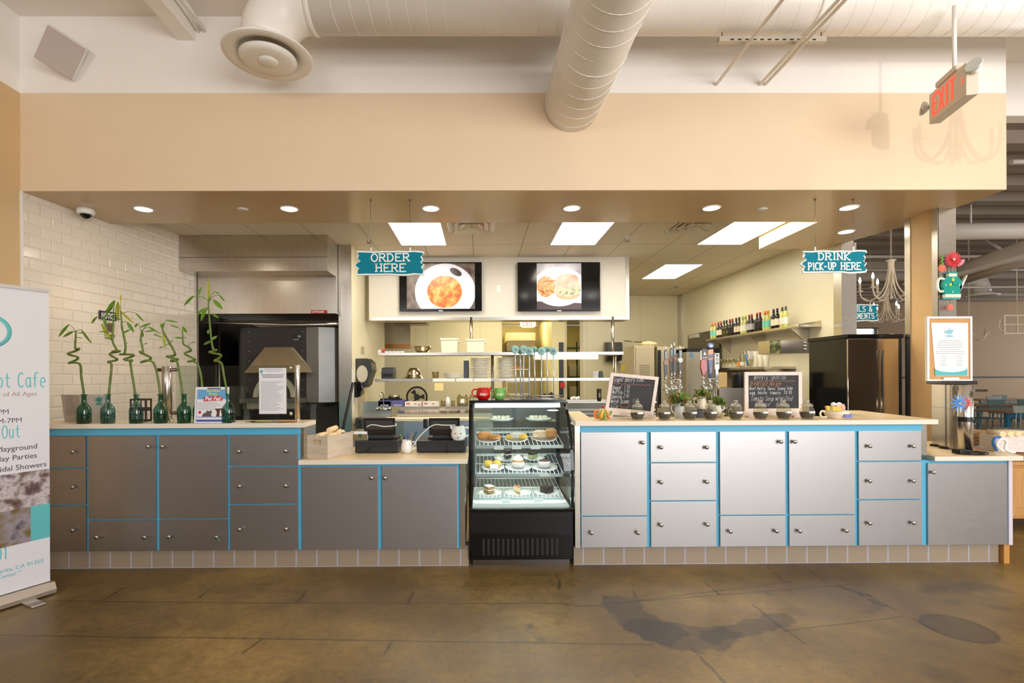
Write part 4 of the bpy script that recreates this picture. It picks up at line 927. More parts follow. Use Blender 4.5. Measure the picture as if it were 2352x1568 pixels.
# pipes behind the oven
tag(MB().tube([(-3.78, 7.0, P(500, 740, 7).z), (-2.6, 7.05, P(500, 742, 7).z - .02), (-1.96, 7.06, P(500, 742, 7).z - .01)], .022, 10).build('rail', STEEL), 'shiny horizontal steel rail under the hood above the oven', 'rail')
tag(MB().cyl((P(504, 850, 7.4).x, 7.4, 0), (P(504, 850, 7.4).x, 7.4, 2.35), .018, seg=8).build('gas_pipe', STEEL), 'thin upright steel pipe left of the pizza oven', 'pipe')
# ---- squeegee handle ----
a, c = P(811, 878, 6.4), P(796, 978, 6.4)
d = (c - a); t = thing('broom', 'long black-handled broom leaning beside the steel wall end', 'broom', (c + d * 2.6)); e = c + d * 2.6; e.z = .1
t.location = (e.x, e.y, 0)
MB().cyl(a, e, .018, seg=10).build('handle', BLACK, t, True); MB().box(e.x - .15, e.x + .15, e.y - .03, e.y + .03, .02, .1).build('head', BLACK, t, True)

# ---- screens ----
def screen(lab, px0, py0, px1, py1):
    a, c = P(px0, py0, TB - .08), P(px1, py1, TB - .08)
    w, h = (c.x - a.x) / 2, (a.z - c.z) / 2
    t = thing('wall_screen', lab, 'screen', ((a.x + c.x) / 2, TB - .08, (a.z + c.z) / 2))
    MB().box(-w, w, 0, .045, -h, h).build('housing', BLACKG, t, bevel=.006)
    MB().box(-w * .5, w * .5, .045, .08, -h * .5, h * .5).build('wall_bracket', BLACK, t)
    MB().box(-.03, .03, -.003, 0, -h, -h + .012).build('logo_bar', WHITEP, t)
    return t, w, h
def disc(b, x, z, rx, rz, y0, y1, n=28, a0=0, a1=360):
    b.prism([(x + rx * math.cos(R(a0 + (a1 - a0) * i / n)), z + rz * math.sin(R(a0 + (a1 - a0) * i / n))) for i in range(n)], y0, y1, 'y')
def img(name, c, e=.16, **k):
    return mat(name, c, .25, emit=e, **k)
def lit_noise(name, cols, scale, e=.16, pos=None):
    m, nt, b = nmat(name); tc = nt.nodes.new('ShaderNodeTexCoord'); n = nt.nodes.new('ShaderNodeTexNoise'); n.inputs['Scale'].default_value = scale; n.inputs['Detail'].default_value = 5
    nt.links.new(tc.outputs['Object'], n.inputs['Vector']); r = nt.nodes.new('ShaderNodeValToRGB'); nt.links.new(n.outputs[0], r.inputs[0])
    el = r.color_ramp.elements; el[0].position = .3; el[0].color = srgb(cols[0]); el[1].position = .7; el[1].color = srgb(cols[-1])
    for i, c in enumerate(cols[1:-1]): x = el.new(.3 + .4 * (i + 1) / (len(cols) - 1)); x.color = srgb(c)
    nt.links.new(r.outputs[0], b.inputs['Base Color']); nt.links.new(r.outputs[0], b.inputs['Emission Color']); b.inputs['Emission Strength'].default_value = e; b.inputs['Roughness'].default_value = .25
    return m
def clip(poly, x0, x1, z0, z1):
    def cut(pl, f, g):
        out = []
        for i, p in enumerate(pl):
            q = pl[i - 1]
            if f(p) != f(q): out.append(g(q, p))
            if f(p): out.append(p)
        return out
    for ax, lim, sg in ((0, x0, 1), (0, x1, -1), (1, z0, 1), (1, z1, -1)):
        f = lambda p: (p[ax] - lim) * sg >= 0
        def g(q, p):
            k = (lim - q[ax]) / (p[ax] - q[ax]); return (q[0] + (p[0] - q[0]) * k, q[1] + (p[1] - q[1]) * k)
        poly = cut(poly, f, g)
        if not poly: return []
    return poly
def ell(x, z, rx, rz, n=32, rot=0):
    return [(x + rx * math.cos(2 * PI * i / n) * math.cos(rot) - rz * math.sin(2 * PI * i / n) * math.sin(rot), z + rx * math.cos(2 * PI * i / n) * math.sin(rot) + rz * math.sin(2 * PI * i / n) * math.cos(rot)) for i in range(n)]
t, w, h = screen('wall screen showing a bowl of vegetable soup, half behind the ORDER HERE sign', 917, 602, 1107, 714)
X0, X1, Z0, Z1 = -w * .82, w * .83, -h + .035, h - .02
pic = MB().prism([(X0, Z0), (X1, Z0), (X1, Z1), (X0, Z1)], -.003, 0, 'y').build('picture', lit_noise('pic_table', [(60, 44, 40), (112, 98, 90), (140, 128, 118)], 6, .15), t)
def layer(name, poly, m, k):
    poly = clip(poly, X0, X1, Z0, Z1)
    if len(poly) > 2: MB().prism(poly, -.003 - .0012 * k, -.003 - .0012 * (k - 1), 'y').build(name, m, pic)
layer('plate_image', ell(.07, -.08, .46, .43, 40), img('pic_plate', (222, 224, 240)), 1)
layer('bowl_rim_image', ell(.06, -.09, .32, .30), img('pic_rim', (242, 242, 250)), 2)
layer('soup_image', ell(.06, -.08, .265, .245), lit_noise('pic_soup', [(196, 70, 30), (222, 110, 50), (224, 160, 80), (226, 190, 130)], 9), 3)
layer('spoon_image', ell(.23, .22, .10, .05, 16, -.5), img('pic_spoon', (50, 36, 36)), 2)
t, w, h = screen('wall screen showing a burger with chips, the right one of the pair', 1189, 602, 1379, 714)
X0, X1, Z0, Z1 = -w * .54, w * .54, -h + .03, h - .02
pic = MB().prism([(X0, Z0), (X1, Z0), (X1, Z1), (X0, Z1)], -.003, 0, 'y').build('picture', lit_noise('pic_back', [(60, 40, 44), (200, 196, 210), (226, 226, 240)], 1.2, .16), t)
layer('table_image', [(X0, Z0), (X1, Z0), (X1, Z0 + .09), (X0, Z0 + .12)], img('pic_dark', (66, 46, 46)), 1)
layer('plate_image', ell(0, .0, .40, .30, 40), img('pic_plate', (0, 0, 0)), 2)
layer('chips_image', ell(-.2, .0, .14, .16), lit_noise('pic_chips', [(176, 90, 40), (222, 140, 80), (236, 190, 130)], 26), 3)
b = MB()
rnd = random.Random(4)
for k in range(11):
    x, z, a = rnd.uniform(-.3, -.12), rnd.uniform(-.1, .12), rnd.uniform(-.9, .3)
    p = clip([(x - .09 * math.cos(a), z - .09 * math.sin(a)), (x + .09 * math.cos(a), z + .09 * math.sin(a)), (x + .09 * math.cos(a) - .014 * math.sin(a), z + .09 * math.sin(a) + .014 * math.cos(a)), (x - .09 * math.cos(a) - .014 * math.sin(a), z - .09 * math.sin(a) + .014 * math.cos(a))], X0, X1, Z0, Z1)
    if len(p) > 2: b.prism(p, -.0085, -.0075 + k * .0001, 'y')
b.build('chip_sticks_image', img('pic_chip', (226, 160, 104)), pic)
layer('bun_base_image', ell(.13, -.12, .18, .08), img('pic_bun2', (216, 160, 128)), 4)
layer('filling_image', ell(.13, -.03, .2, .13), lit_noise('pic_fill', [(90, 76, 66), (190, 190, 160), (210, 160, 140)], 12), 5)
layer('bun_image', ell(.13, .08, .18, .12), lit_noise('pic_bun', [(196, 120, 96), (216, 170, 150), (226, 200, 190)], 5), 6)
v = P(1145, 663, TB); tag(box(v.x - .035, v.x + .035, TB - .008, TB, v.z - .055, v.z + .055).build('wall_outlet', WHITEP, bevel=.003), 'white wall outlet between the two screens', 'outlet')

# ---- pass shelf ----
SY = 7.45
t = thing('pass_shelf', 'two-level stainless steel pass-through shelf on posts across the kitchen opening', 'shelf', (.2, SY, 0))
s1 = P(1150, 812, SY).z; s2 = P(1120, 872, SY).z; sx0 = P(868, 810, SY).x; sx1 = P(1432, 812, SY).x; s3 = P(1000, 933, 7.3).z + .001
b = MB(); b.box(sx0, sx1, SY, SY + .38, s1 - .02, s1 + .022); b.build('upper_shelf', STEELH, t, True, bevel=.003)
b = MB(); b.box(sx0 - .05, sx1 - .1, SY, SY + .38, s2 - .02, s2 + .022); b.build('lower_shelf', STEELH, t, True, bevel=.003)
for px, z0, z1 in ((1132, s3, s1 - .02), (1423, s3, s1 - .02), (1082, s1 + .02, 2.45), (1418, s1 + .02, 2.45)):
    x = P(px, 850, SY + .1).x; MB().cyl((x, SY + .36, z0), (x, SY + .36, z1), .024, seg=12).build('post', STEEL, t, True)
UZ, LZ = s1 + .022, s2 + .022
for px, l in ((1049, 'left'), ):
    pass
def rail_label(px0, px1, lab, m=WHITEP, y=SY):
    a, c = P(px0, 868, y).x, P(px1, 868, y).x
    tag(box(a, c, SY - .012, SY - .003, s2 - .022, s2 + .024).build('ticket_rail', m, bevel=.002), lab, 'ticket rail')
rail_label(994, 1045, 'pale ticket rail on the lower pass shelf, above the paper note'); rail_label(1047, 1086, 'pale ticket rail on the lower pass shelf below the left plate stack'); rail_label(1088, 1128, 'pale ticket rail next to the pass shelf post')
v = P(1008, 888, SY - .02); tag(box(v.x - .065, v.x + .065, SY - .016, SY - .013, v.z - .055, v.z + .055).build('paper_note', mat('manila', (236, 214, 150), .7)), 'cream paper note hanging from the lower pass shelf', 'note')
a, c = P(1225, 822, SY - .01), P(1374, 822, SY - .01); t2 = tag(box(a.x, c.x, SY - .015, SY - .004, s1 - .09, s1 - .022).build('label_strip', WHITEP), 'long pale label strip hanging under the upper pass shelf', 'label strip')
# bowls, tubs, plates
BOWL = mat('steel_bowl', (200, 186, 150), .2, 1)
def on(px, z, y=SY + .19): a = ray(px, 800)[0]; return Vector((a * y, y, z))
def bowl(lab, loc, r, h, up=True):
    pr = [(r * .45, 0), (r * .7, h * .2), (r * .93, h * .62), (r, h), (r * 1.06, h), (r * 1.04, h * .96), (r * .96, h * .93), (r * .66, h * .25), (r * .4, h * .06), (.0001, h * .05)]
    if not up: pr = [(a, h - z) for a, z in pr]
    tag(MB().lathe(pr, seg=32).build('mixing_bowl', BOWL, loc=loc), lab, 'bowl')
bowl('steel mixing bowl standing upright on the upper pass shelf', on(971, UZ), .135, .10)
bowl('upturned steel mixing bowl on the lower pass shelf, the bottom one', on(950, LZ), .155, .07, False)
bowl('upturned steel mixing bowl stacked on another on the lower pass shelf', on(950, LZ + .028), .125, .13, False)
TUB = mat('food_tub', (240, 232, 206), .35, noise=.03, nscale=4)
for px, w, h, lab in ((1033, .13, .215, 'square white lidded food tub on the upper pass shelf, the left one'), (1092, .135, .20, 'square white lidded food tub on the upper pass shelf, the right one')):
    p = on(px, UZ); t = thing('food_tub', lab, 'food tub', p, 0, 'food tubs on the upper pass shelf')
    b = MB()
    for z0, z1, k0, k1 in ((0, h * .85, .9, 1),):
        A = [(-w * k0, -w * k0, 0), (w * k0, -w * k0, 0), (w * k0, w * k0, 0), (-w * k0, w * k0, 0)]; Bq = [(-w, -w, z1), (w, -w, z1), (w, w, z1), (-w, w, z1)]
        for i in range(4): b.face([A[i], A[(i + 1) % 4], Bq[(i + 1) % 4], Bq[i]])
        b.face(A[::-1]); b.face(Bq)
    b.build('tub', TUB, t, bevel=.012); MB().box(-w * 1.06, w * 1.06, -w * 1.06, w * 1.06, h * .85, h).build('lid', TUB, t, bevel=.008)
    for s in (-1, 1): MB().box(s * w * 1.0 - .012, s * w * 1.0 + .022 * s + .012, -.05, .05, h * .72, h * .84).build('handle', TUB, t, bevel=.004)
for k, (dx, c) in enumerate(((0, (220, 222, 220)), (.03, (200, 40, 40)))):
    p = on(872 + k * 9, UZ, SY + .1); tag(MB().box(-.02, .02, -.02, .02, 0, .045).build('small_carton', mat('carton%d' % k, c, .6), loc=p), ['small pale carton', 'small red and white carton'][k] + ' at the left end of the upper pass shelf', 'carton')
p = on(905, UZ, SY + .12); t = thing('crumpled_cloth', 'small heap of white cloths at the left end of the upper pass shelf', 'cloth', p); b = MB()
for k in range(5): b.ball((-.12 + .06 * k, .01 * (k % 2), .012), .03, 10, (1.2, 1, .5))
b.build('cloth', WHITEP, t)
PLATE = mat('plate_white', (232, 228, 214), .2)
def plate_stack(px, n, r, lab_, z, dz, y=SY + .19, seed=3, grp='stacked plates on the lower pass shelf'):
    p0 = on(px, z, y); first = None; rnd = random.Random(seed)
    for k in range(n):
        loc = p0 + Vector((rnd.uniform(-.004, .004), 0, k * dz))
        pos = 'bottom plate' if k == 0 else 'top plate' if k == n - 1 else 'plate'
        lab = '%s of %s' % (pos, lab_)
        if first is None:
            first = MB().lathe([(r * .6, 0), (r * .64, .005), (r, .018), (r, .022), (r * .62, .009), (.0001, .008)], seg=32).build('dinner_plate', PLATE, loc=loc); tag(first, lab, 'plate', grp)
            first['group'] = grp + (' (%s)' % lab_)
        else:
            o = first.copy(); COL.objects.link(o); o.location = loc; o['label'] = lab; o['group'] = grp + (' (%s)' % lab_)
H1 = P(1100, 822, SY).z - LZ
plate_stack(1103, 13, .155, 'the tall white plate stack left of the shelf post', LZ, .0235)
plate_stack(1161, 13, .14, 'the tall white plate stack right of the shelf post', LZ, .0235)
plate_stack(1041, 5, .15, 'the low white plate stack beside the tall ones', LZ, .0151, SY + .2)
p = on(1071, LZ, SY + .30); o = MB().box(-.04, .04, -.04, .04, 0, .27).build('container_stack', mat('dark_trays', (96, 100, 108), .5), loc=p); tag(o, 'dark grey stacked containers behind the left plate stack', 'containers')
p = on(893, LZ, SY + .15); t = thing('receipt_printer', 'black receipt printer on the left end of the lower pass shelf', 'printer', p)
b = MB(); b.prism([(-.1, 0), (.1, 0), (.1, .15), (.02, .17), (-.07, .16), (-.1, .1)], -.095, .095, 'x'); b.build('case', mat('printer', (58, 60, 62), .4), t, bevel=.01)
MB().box(-.07, .07, -.103, -.09, .03, .075).build('paper_slot', BLACK, t)
p = on(1000, LZ); tag(MB().lathe([(.045, 0), (.05, .05), (.055, .1), (.052, .1), (.04, .01)], seg=20, cap=False).build('plastic_cup', glass('clear_plastic', (226, 220, 200), refl=1.5), loc=p), 'clear plastic cup on the lower pass shelf beside the paper note', 'cup')
# cook line under the shelves: table with fridge drawers
TY = 7.3
tz = P(1000, 933, TY).z
t = thing('prep_table', 'long stainless prep counter with a sloped front lid behind the cash drawers', 'prep counter', (.3, 7.4, 0))
tx0, tx1 = P(917, 940, TY).x, P(1500, 940, TY).x
b = MB(); b.box(tx0, tx1, TY, TY + .55, tz - .03, tz); b.build('top', STEELH, t, True, bevel=.003)
zf = P(1000, 950, 7.0).z
b = MB(); b.prism([(TY, tz - .03), (7.06, zf), (7.06, zf - .04), (TY + .1, zf - .04)], tx0, P(1130, 940, TY).x, 'x'); lid = b.build('lid', STEELH, t, True)
b = MB(); x = P(1013, 943, 7.02).x; b.tube([(x - .06, 7.12, zf + .05), (x - .06, 7.06, zf + .06), (x + .06, 7.06, zf + .06), (x + .06, 7.12, zf + .05)], .008, 8); o = b.build('handle', STEEL, lid); o.data.transform(Matrix.Translation(-t.location))
b = MB(); b.box(tx0, tx1, TY + .02, TY + .5, .1, tz - .03); b.build('body', STEELD, t, True)
b = MB(); b.box(tx0 - .12, P(1130, 940, TY).x, 6.72, 7.06, zf - .075, zf - .045); b.build('cutting_board', mat('cutting_board', (236, 226, 196), .5), t, True)
dz0 = P(1000, 958, 6.75).z
b = MB(); b.box(tx0 - .1, P(1130, 940, TY).x, 6.76, 7.2, .12, zf - .08); b.build('cold_cabinet', STEEL, t, True)
for x0p, x1p in ((927, 1000), (1005, 1078)):
    b = MB(); b.box(P(x0p, 980, 6.74).x, P(x1p, 980, 6.74).x, 6.735, 6.76, P(950, 1040, 6.74).z, P(950, 968, 6.74).z); b.build('door', mat('cool_steel', (190, 198, 214), .3, .9), t, True)
b = MB(); b.box(tx0 - .08, P(1130, 940, TY).x, 6.75, 6.765, P(950, 966, 6.75).z, P(950, 962, 6.75).z); b.build('gasket', BLACK, t, True)
TZ = tz
def ont(px, y=TY + .2): a = ray(px, 800)[0]; return Vector((a * y, y, TZ))
# right part raised lines
t = thing('steam_table', 'stainless steel table with rails behind the right tea jars', 'steel table', (2.2, 6.6, 0))
x0, x1 = P(1300, 940, 6.6).x, P(1500, 940, 6.6).x
for k, py in enumerate((923, 941, 950, 958)):
    z = P(1400, py, 6.5).z; MB().box(x0, x1, 6.5 + .0 - .03 * (k == 0), 6.5 + .06, z - .01, z + .01).build('rail', STEELH, t, True)
MB().box(x0, x1, 6.55, 7.1, .1, P(1400, 923, 6.5).z - .012).build('body', STEELD, t, True)
# things on the prep table
p = ont(957, TY + .38); t = thing('desk_fan', 'round black fan standing behind the cardboard boxes on the prep counter', 'fan', p)
R_ = .15; cz = .12
b = MB(); b.tube([(R_ * math.cos(2 * PI * k / 32), 0, cz + R_ * math.sin(2 * PI * k / 32)) for k in range(32)], .014, 8, closed=True); b.build('ring', BLACK, t)
b = MB()
for k in range(36):
    a = 2 * PI * k / 36; b.tube([(.03 * math.cos(a), -.02, cz + .03 * math.sin(a)), (R_ * math.cos(a + .25), -.005, cz + R_ * math.sin(a + .25))], .0022, 4)
b.build('guard', mat('fan_guard', (64, 70, 56), .4), t)
b = MB(); b.lathe([(.04, 0), (.045, .03), (.03, .06)], (0, .03, cz), 18, Matrix.Rotation(PI / 2, 4, 'X'))
for k in range(3):
    a = 2 * PI * k / 3; b.prism([(.02 * math.cos(a), cz + .02 * math.sin(a)), (.12 * math.cos(a - .3), cz + .12 * math.sin(a - .3)), (.12 * math.cos(a + .4), cz + .12 * math.sin(a + .4))], .01, .016, 'y')
b.build('blades', mat('fan_blade', (40, 42, 38), .4), t); MB().box(-.08, .08, -.02, .1, 0, .02).build('foot', BLACK, t, bevel=.008)
def crate_box(px0, px1, h, c, lab, y, texts=(), d=.25, z=0, tc=(180, 30, 30)):
    a, e = ray(px0, 900)[0] * y, ray(px1, 900)[0] * y
    t = thing('cardboard_box', lab, 'box', ((a + e) / 2, y + d / 2, TZ + z)); w = (e - a) / 2 - .003
    MB().box(-w, w, -d / 2, d / 2, 0, h).build('carton', mat('box_%d_%d' % (c[0], c[2]), c, .6, noise=.03), t, bevel=.002)
    for x, zz, ww, hh, cc in texts: MB().box(x * w - ww, x * w + ww, -d / 2 - .001, -d / 2, zz * h - hh, zz * h + hh).build('print', mat('print_%d_%d' % (cc[0], cc[1]), cc, .6), t)
    return t
crate_box(929, 968, .065, (232, 224, 216), 'low white cardboard box with red print on the prep counter, the left one', TY + .02, ((-.6, .6, .025, .008, (196, 44, 44)), (.3, .55, .02, .006, (196, 60, 60)), (.75, .4, .012, .014, (140, 130, 120))))
crate_box(970, 1008, .065, (228, 222, 212), 'low white cardboard box with red print on the prep counter, the right one', TY + .02, ((-.6, .6, .025, .008, (196, 44, 44)), (.3, .55, .02, .006, (196, 60, 60))))
crate_box(868, 898, .085, (92, 96, 150), 'blue cardboard box of foil left of the desk fan, the left one', TY + .06, ((0, .2, .06, .01, (180, 176, 200)),))
crate_box(899, 928, .085, (98, 100, 156), 'blue cardboard box of film left of the desk fan, the right one', TY + .06, ((0, .2, .06, .01, (180, 176, 200)),))
p = ont(900, TY + .2); p.z += .1; t = thing('hot_plate', 'black hot plate with a pan on top of the blue boxes', 'hot plate', p)
MB().box(-.16, .14, -.08, .08, -.012, .01).build('plate', BLACK, t); MB().lathe([(.08, .01), (.085, .04), (.088, .055), (.0001, .055)], (.03, 0, 0), 20).build('pan', BOWL, t)
p = ont(1028); tag(MB().lathe([(.035, 0), (.036, .09), (.022, .11), (.018, .125), (.0001, .125)], seg=18).build('squeeze_bottle', WHITEP, loc=p), 'white squeeze bottle on the prep counter below the paper note', 'bottle')
GJ = glass('jar_glass', (222, 216, 190), refl=1.6)
for px, r, h, lab in ((1017, .035, .085, 'small glass canister on the prep counter left of the white bottle'), (1040, .03, .08, 'small glass canister on the prep counter right of the white bottle'), (1062, .085, .16, 'large square-shouldered glass canister on the prep counter'), (1086, .06, .16, 'glass canister on the prep counter behind the red creamer')):
    p = ont(px); t = thing('glass_canister', lab, 'canister', p)
    MB().lathe([(r * .95, 0), (r, .01), (r, h * .75), (r * .8, h * .85), (r * .8, h * .92)], seg=20).build('jar', GJ, t); MB().lathe([(r * .82, h * .92), (r * .82, h), (.0001, h)], seg=20).build('lid', STEEL, t)
    MB().lathe([(r * .85, .008), (r * .9, h * .5), (.0001, h * .5)], seg=16).build('contents', mat('grounds_%d' % px, [(196, 176, 130), (170, 150, 110), (188, 180, 160), (150, 130, 100)][px % 4], .8, noise=.2, nscale=60), t)
    if h > .1: MB().box(-.03, .03, -r - .004, -r, .04, .1).build('label', WHITEP, t)
v = P(1035, 897, TY + .3)
crate_box(1160, 1178, .09, (90, 92, 160), 'small purple box on the prep counter right of the green creamer', TY + .15)
crate_box(1140, 1166, .17, (176, 136, 80), 'brown cardboard box behind the green creamer', TY + .3)
for px, r, h, c, lab in ((1250, .09, .15, (110, 106, 100), 'round grey crock on the prep counter seen between the number sticks'), (1215, .05, .12, (60, 58, 56), 'dark canister on the prep counter behind the number sticks'), (1266, .05, .17, (50, 48, 46), 'black tall carafe behind the rightmost number sticks')):
    p = ont(px, TY + .3); t = thing('crock', lab, 'crock', p); MB().lathe([(r * .9, 0), (r, .02), (r, h * .9), (r * .9, h), (.0001, h)], seg=20).build('pot', mat('crock_%d' % c[0], c, .4), t); MB().lathe([(r * .3, h), (r * .3, h + .015), (.0001, h + .015)], seg=12).build('lid_knob', BLACK, t)
p = P(1370, 905, 6.9); tzr = P(1400, 923, 6.5).z
t = thing('thermos', 'small black cylindrical grinder standing near the bakery chalkboard', 'grinder', (p.x, 6.75, tzr)); MB().lathe([(.024, 0), (.03, .02), (.03, .16), (.028, .165), (.0001, .165)], seg=16).build('body', BLACK, t); MB().box(-.012, .012, -.0315, -.029, .05, .11).build('label', mat('grey_green', (0, 0, 0)), t)
p = P(1312, 915, 6.8); t = thing('cling_wrap', 'crumpled wrap and tray on the steel table behind the case', 'wrap', (P(1320, 915, 6.8).x, 6.8, tzr)); b = MB(); b.box(-.35, .4, -.06, .1, 0, .02); b.build('tray', STEEL, t); b = MB()
for k in range(4): b.ball((-.04 + .03 * k, 0, .035 + .01 * (k % 2)), .022, 8)
b.build('wrap', WHITEP, t)
p = P(1378, 862, SY + .1); t = thing('binder_clip', 'dark open notebook on the right end of the lower pass shelf', 'notebook', (p.x, SY + .15, LZ)); MB().box(-.09, .03, 0, .01, 0, .10).build('cover', STEELD, t); MB().prism([(-.01, 0), (.06, 0), (.05, .1), (.0, .1)], -.02, 0, 'y').build('clip', BLACK, t)
# ---- hand sink on the partition ----
t = thing('hand_sink', 'stainless hand sink with a gooseneck tap at the left of the kitchen', 'sink', (-1.4, 7.15, 0))
a, c = P(852, 925, 7.3), P(905, 925, 7.3); zs = P(875, 922, 7.3).z
MB().box(-1.72, c.x - .05, 7.36, 7.40, zs - .4, zs - .0).build('backsplash', STEEL, t, True)
MB().box(-1.72, c.x - .05, 7.0, 7.36, P(870, 958, 7.1).z - .15, P(870, 958, 7.1).z).build('basin', STEELD, t, True)
x = P(880, 900, 7.3).x; z0 = P(880, 940, 7.3).z; zt2 = P(880, 905, 7.3).z
b = MB(); b.tube([(x, 7.33, z0), (x, 7.33, zt2 + .0), (x - .01, 7.27, zt2 + .03), (x - .02, 7.2, zt2 + .02), (x - .02, 7.18, zt2 - .03)], .010, 8); b.cyl((x - .08, 7.33, z0), (x + .08, 7.33, z0), .014, seg=10); b.build('tap', CHROME, t, True)
for s in (-.09, .09): MB().ball((x + s, 7.3, z0 + .01), .024, 10).build('tap_handle', CHROME, t, True)
# ---- dispensers on the partition wall ----
def disp(lab, x, y, z, w, h, d, m, cat='dispenser', window=True, name='towel_dispenser', rz=PI / 2, grp=None):
    t = thing(name, lab, cat, (x, y, z), rz, grp)
    pr = [(0, 0), (0, h), (-d * .7, h), (-d * .95, h * .85), (-d, h * .6), (-d * .8, h * .3), (-d * .72, h * .12), (-d * .5, 0)]
    MB().prism(pr, -w / 2, w / 2, 'x').build('shell', m, t, bevel=.01)
    return t
sd = mat('dispenser_dark', (52, 52, 50), .3)
v = PX(845, 850, -1.78)
t = disp('dark paper towel dispenser on the white partition, seen from its side', -1.775, 7.42, P(840, 890, 7.42).z, .30, .42, .24, sd)
b = MB(); disc(b, .09, .2, .08, .12, 0, .002); o = b.build('side_window', mat('milky', (196, 188, 170), .4), t); o.rotation_euler = (0, 0, -PI / 2); o.location = (-.152, 0, 0)
MB().box(-.05, .05, -.12, -.115, -.24, .02).build('paper', mat('kraft_towel', (222, 196, 140), .7), t)
t = disp('black soap dispenser below the towel dispenser on the partition', -1.775, 7.22, P(840, 912, 7.22).z, .13, .22, .12, BLACKG, name='soap_dispenser')
MB().box(-.03, .03, -.125, -.118, .04, .1).build('window', STEELD, t)
v = P(836, 905, 7.0); tag(box(-1.779, -1.772, 7.1, 7.2, P(830, 925, 7.1).z, P(830, 880, 7.1).z).build('wall_notice', mat('notice_pale', (206, 208, 204), .6)), 'small pale hand-washing notice on the partition beside the soap dispenser', 'notice')
tag(box(-1.779, -1.76, 7.06, 7.09, P(815, 880, 7.08).z, P(815, 850, 7.08).z).build('wall_switch', WHITEP), 'white switch plate on the edge of the partition', 'switch')
tag(box(-1.779, -1.772, 7.6, 7.8, P(848, 812, 7.7).z, P(848, 796, 7.7).z).build('wall_plate', STEEL), 'small steel plate on the partition above the towel dispenser', 'wall plate')
# kitchen side hood against the back left
t = thing('side_hood', 'grey exhaust hood corner at the back left of the kitchen', 'exhaust hood', (-2.3, 9.9, 2.0))
y0 = 10.1; a, c = P(882, 735, y0), P(943, 795, y0)
b = MB(); b.prism([(y0, P(940, 742, y0).z), (y0, P(940, 794, y0).z), (y0 + .9, P(940, 780, y0).z + .02), (y0 + .9, P(940, 742, y0).z + .15)], -3.4, c.x, 'x'); b.box(-3.4, c.x - .02, y0 + .2, y0 + .8, P(940, 742, y0).z + .02, KZ - .001); b.build('shell', mat('hood_grey', (176, 166, 142), .35, .6), t, True)
b = MB(); b.box(-3.35, c.x - .01, y0 - .01, y0 + .3, P(900, 797, y0).z - .02, P(900, 790, y0).z); b.build('lip', mat('copper_lip', (176, 120, 70), .35, .8), t, True)
struct(box(-4.0, -1.8, BW, BW + .1, 0, KZ).build('wall_kitchen_back_left', PANEL))
# upper duct piece near the bulkhead
a = P(960, 740, 9.3); tag(box(P(905, 740, 9.3).x, P(980, 740, 9.3).x, 9.3, 9.7, P(950, 743, 9.3).z, KZ).build('air_return', STEELD), 'dark steel box hanging near the ceiling behind the left screen', 'vent box')
# corridor: exit sign, air curtain
YE = 13.9
v = P(1213, 741, 13.2); t = thing('exit_sign', 'white EXIT sign with red letters in the corridor behind the kitchen', 'exit sign', (v.x, 13.2, v.z - .02))
MB().prism([(-.2, -.06), (-.15, -.1), (.15, -.1), (.2, -.06), (.2, .1), (-.2, .1)], 0, .05, 'y').build('housing', emis('exit_white', (236, 226, 206), .05), t)
strokes('lettering', [('EXIT', -.13, -.065, .13, .07)], emis('exit_red2', (220, 40, 24), .8), t, .02, .002, loc=(0, -.002, 0)); MB().cyl((0, .025, .1), (0, .025, 3.0 - v.z + .02), .012, seg=8).build('stem', WHITEP, t)
a, c = P(1163, 764, 12.9), P(1230, 782, 12.9); t = thing('air_curtain', 'cream air heater box above the rear door in the corridor', 'heater', ((a.x + c.x) / 2, 13.2, c.z)); w = (c.x - a.x) / 2
MB().box(-w, w, -.3, 1.19, 0, a.z - c.z).build('case', mat('heater_cream', (236, 226, 190), .4), t, bevel=.01); MB().box(-w * .95, w * .95, -.28, .9, -.25, 0).build('lower_part', mat('heater_grey', (150, 140, 110), .4), t)
for z in (.06, .12): MB().box(-w * .9, w * .9, -.31, -.3, -z - .14, -z - .12).build('louvre', STEELD, t)
t = thing('wire_rack', 'pale wire rack of goods in the corridor behind the number sticks', 'rack', (P(1190, 880, 12.4).x, 12.4, 0)); w = .28
for s in (-w, w): MB().cyl((s, 0, 0), (s, 0, 1.95), .012, seg=6).build('post', WHITEP, t)
for z in (.5, .8, 1.1, 1.4, 1.7): MB().box(-w, w, 0, .4, z, z + .02).build('rack_shelf', WHITEP, t)
tag(box(P(1180, 830, 12.4).x, P(1194, 830, 12.4).x, 12.42, 12.6, 1.722, 1.80).build('spice_box', mat('orange_box', (200, 110, 50), .5), bevel=.004), 'small orange and red box on the corridor rack top shelf', 'box')
# green shelving behind the narrow doorway
t = thing('shelving_unit', 'dark green wire shelving unit seen through the narrow rear doorway', 'shelving', (P(1318, 850, 13).x, 13.0, 0))
GRN = mat('green_wire', (34, 66, 52), .4); w = (P(1331, 850, 13).x - P(1300, 850, 13).x) / 2
for sx in (-w, w):
    for y in (0, .5): MB().cyl((sx, y, 0), (sx, y, 2.45 if y else 2.3), .02, seg=8).build('post', GRN, t)
for z in (.4, .95, 1.5, 2.25): MB().box(-w, w, 0, .5, z, z + .03).build('wire_shelf', GRN, t)
for k, (z, c) in enumerate(((.98, (206, 206, 190)), (1.53, (180, 176, 160)), (.43, (150, 160, 130)))): tag(box(t.location.x - .1, t.location.x + .08, 13.05, 13.4, z + .001, z + .3).build('storage_bin', mat('bin_%d' % k, c, .5), bevel=.01), ['pale storage bin on the middle shelf of the green shelving', 'grey storage bin on the upper shelf of the green shelving', 'greenish storage bin on the low shelf of the green shelving'][k], 'bin')
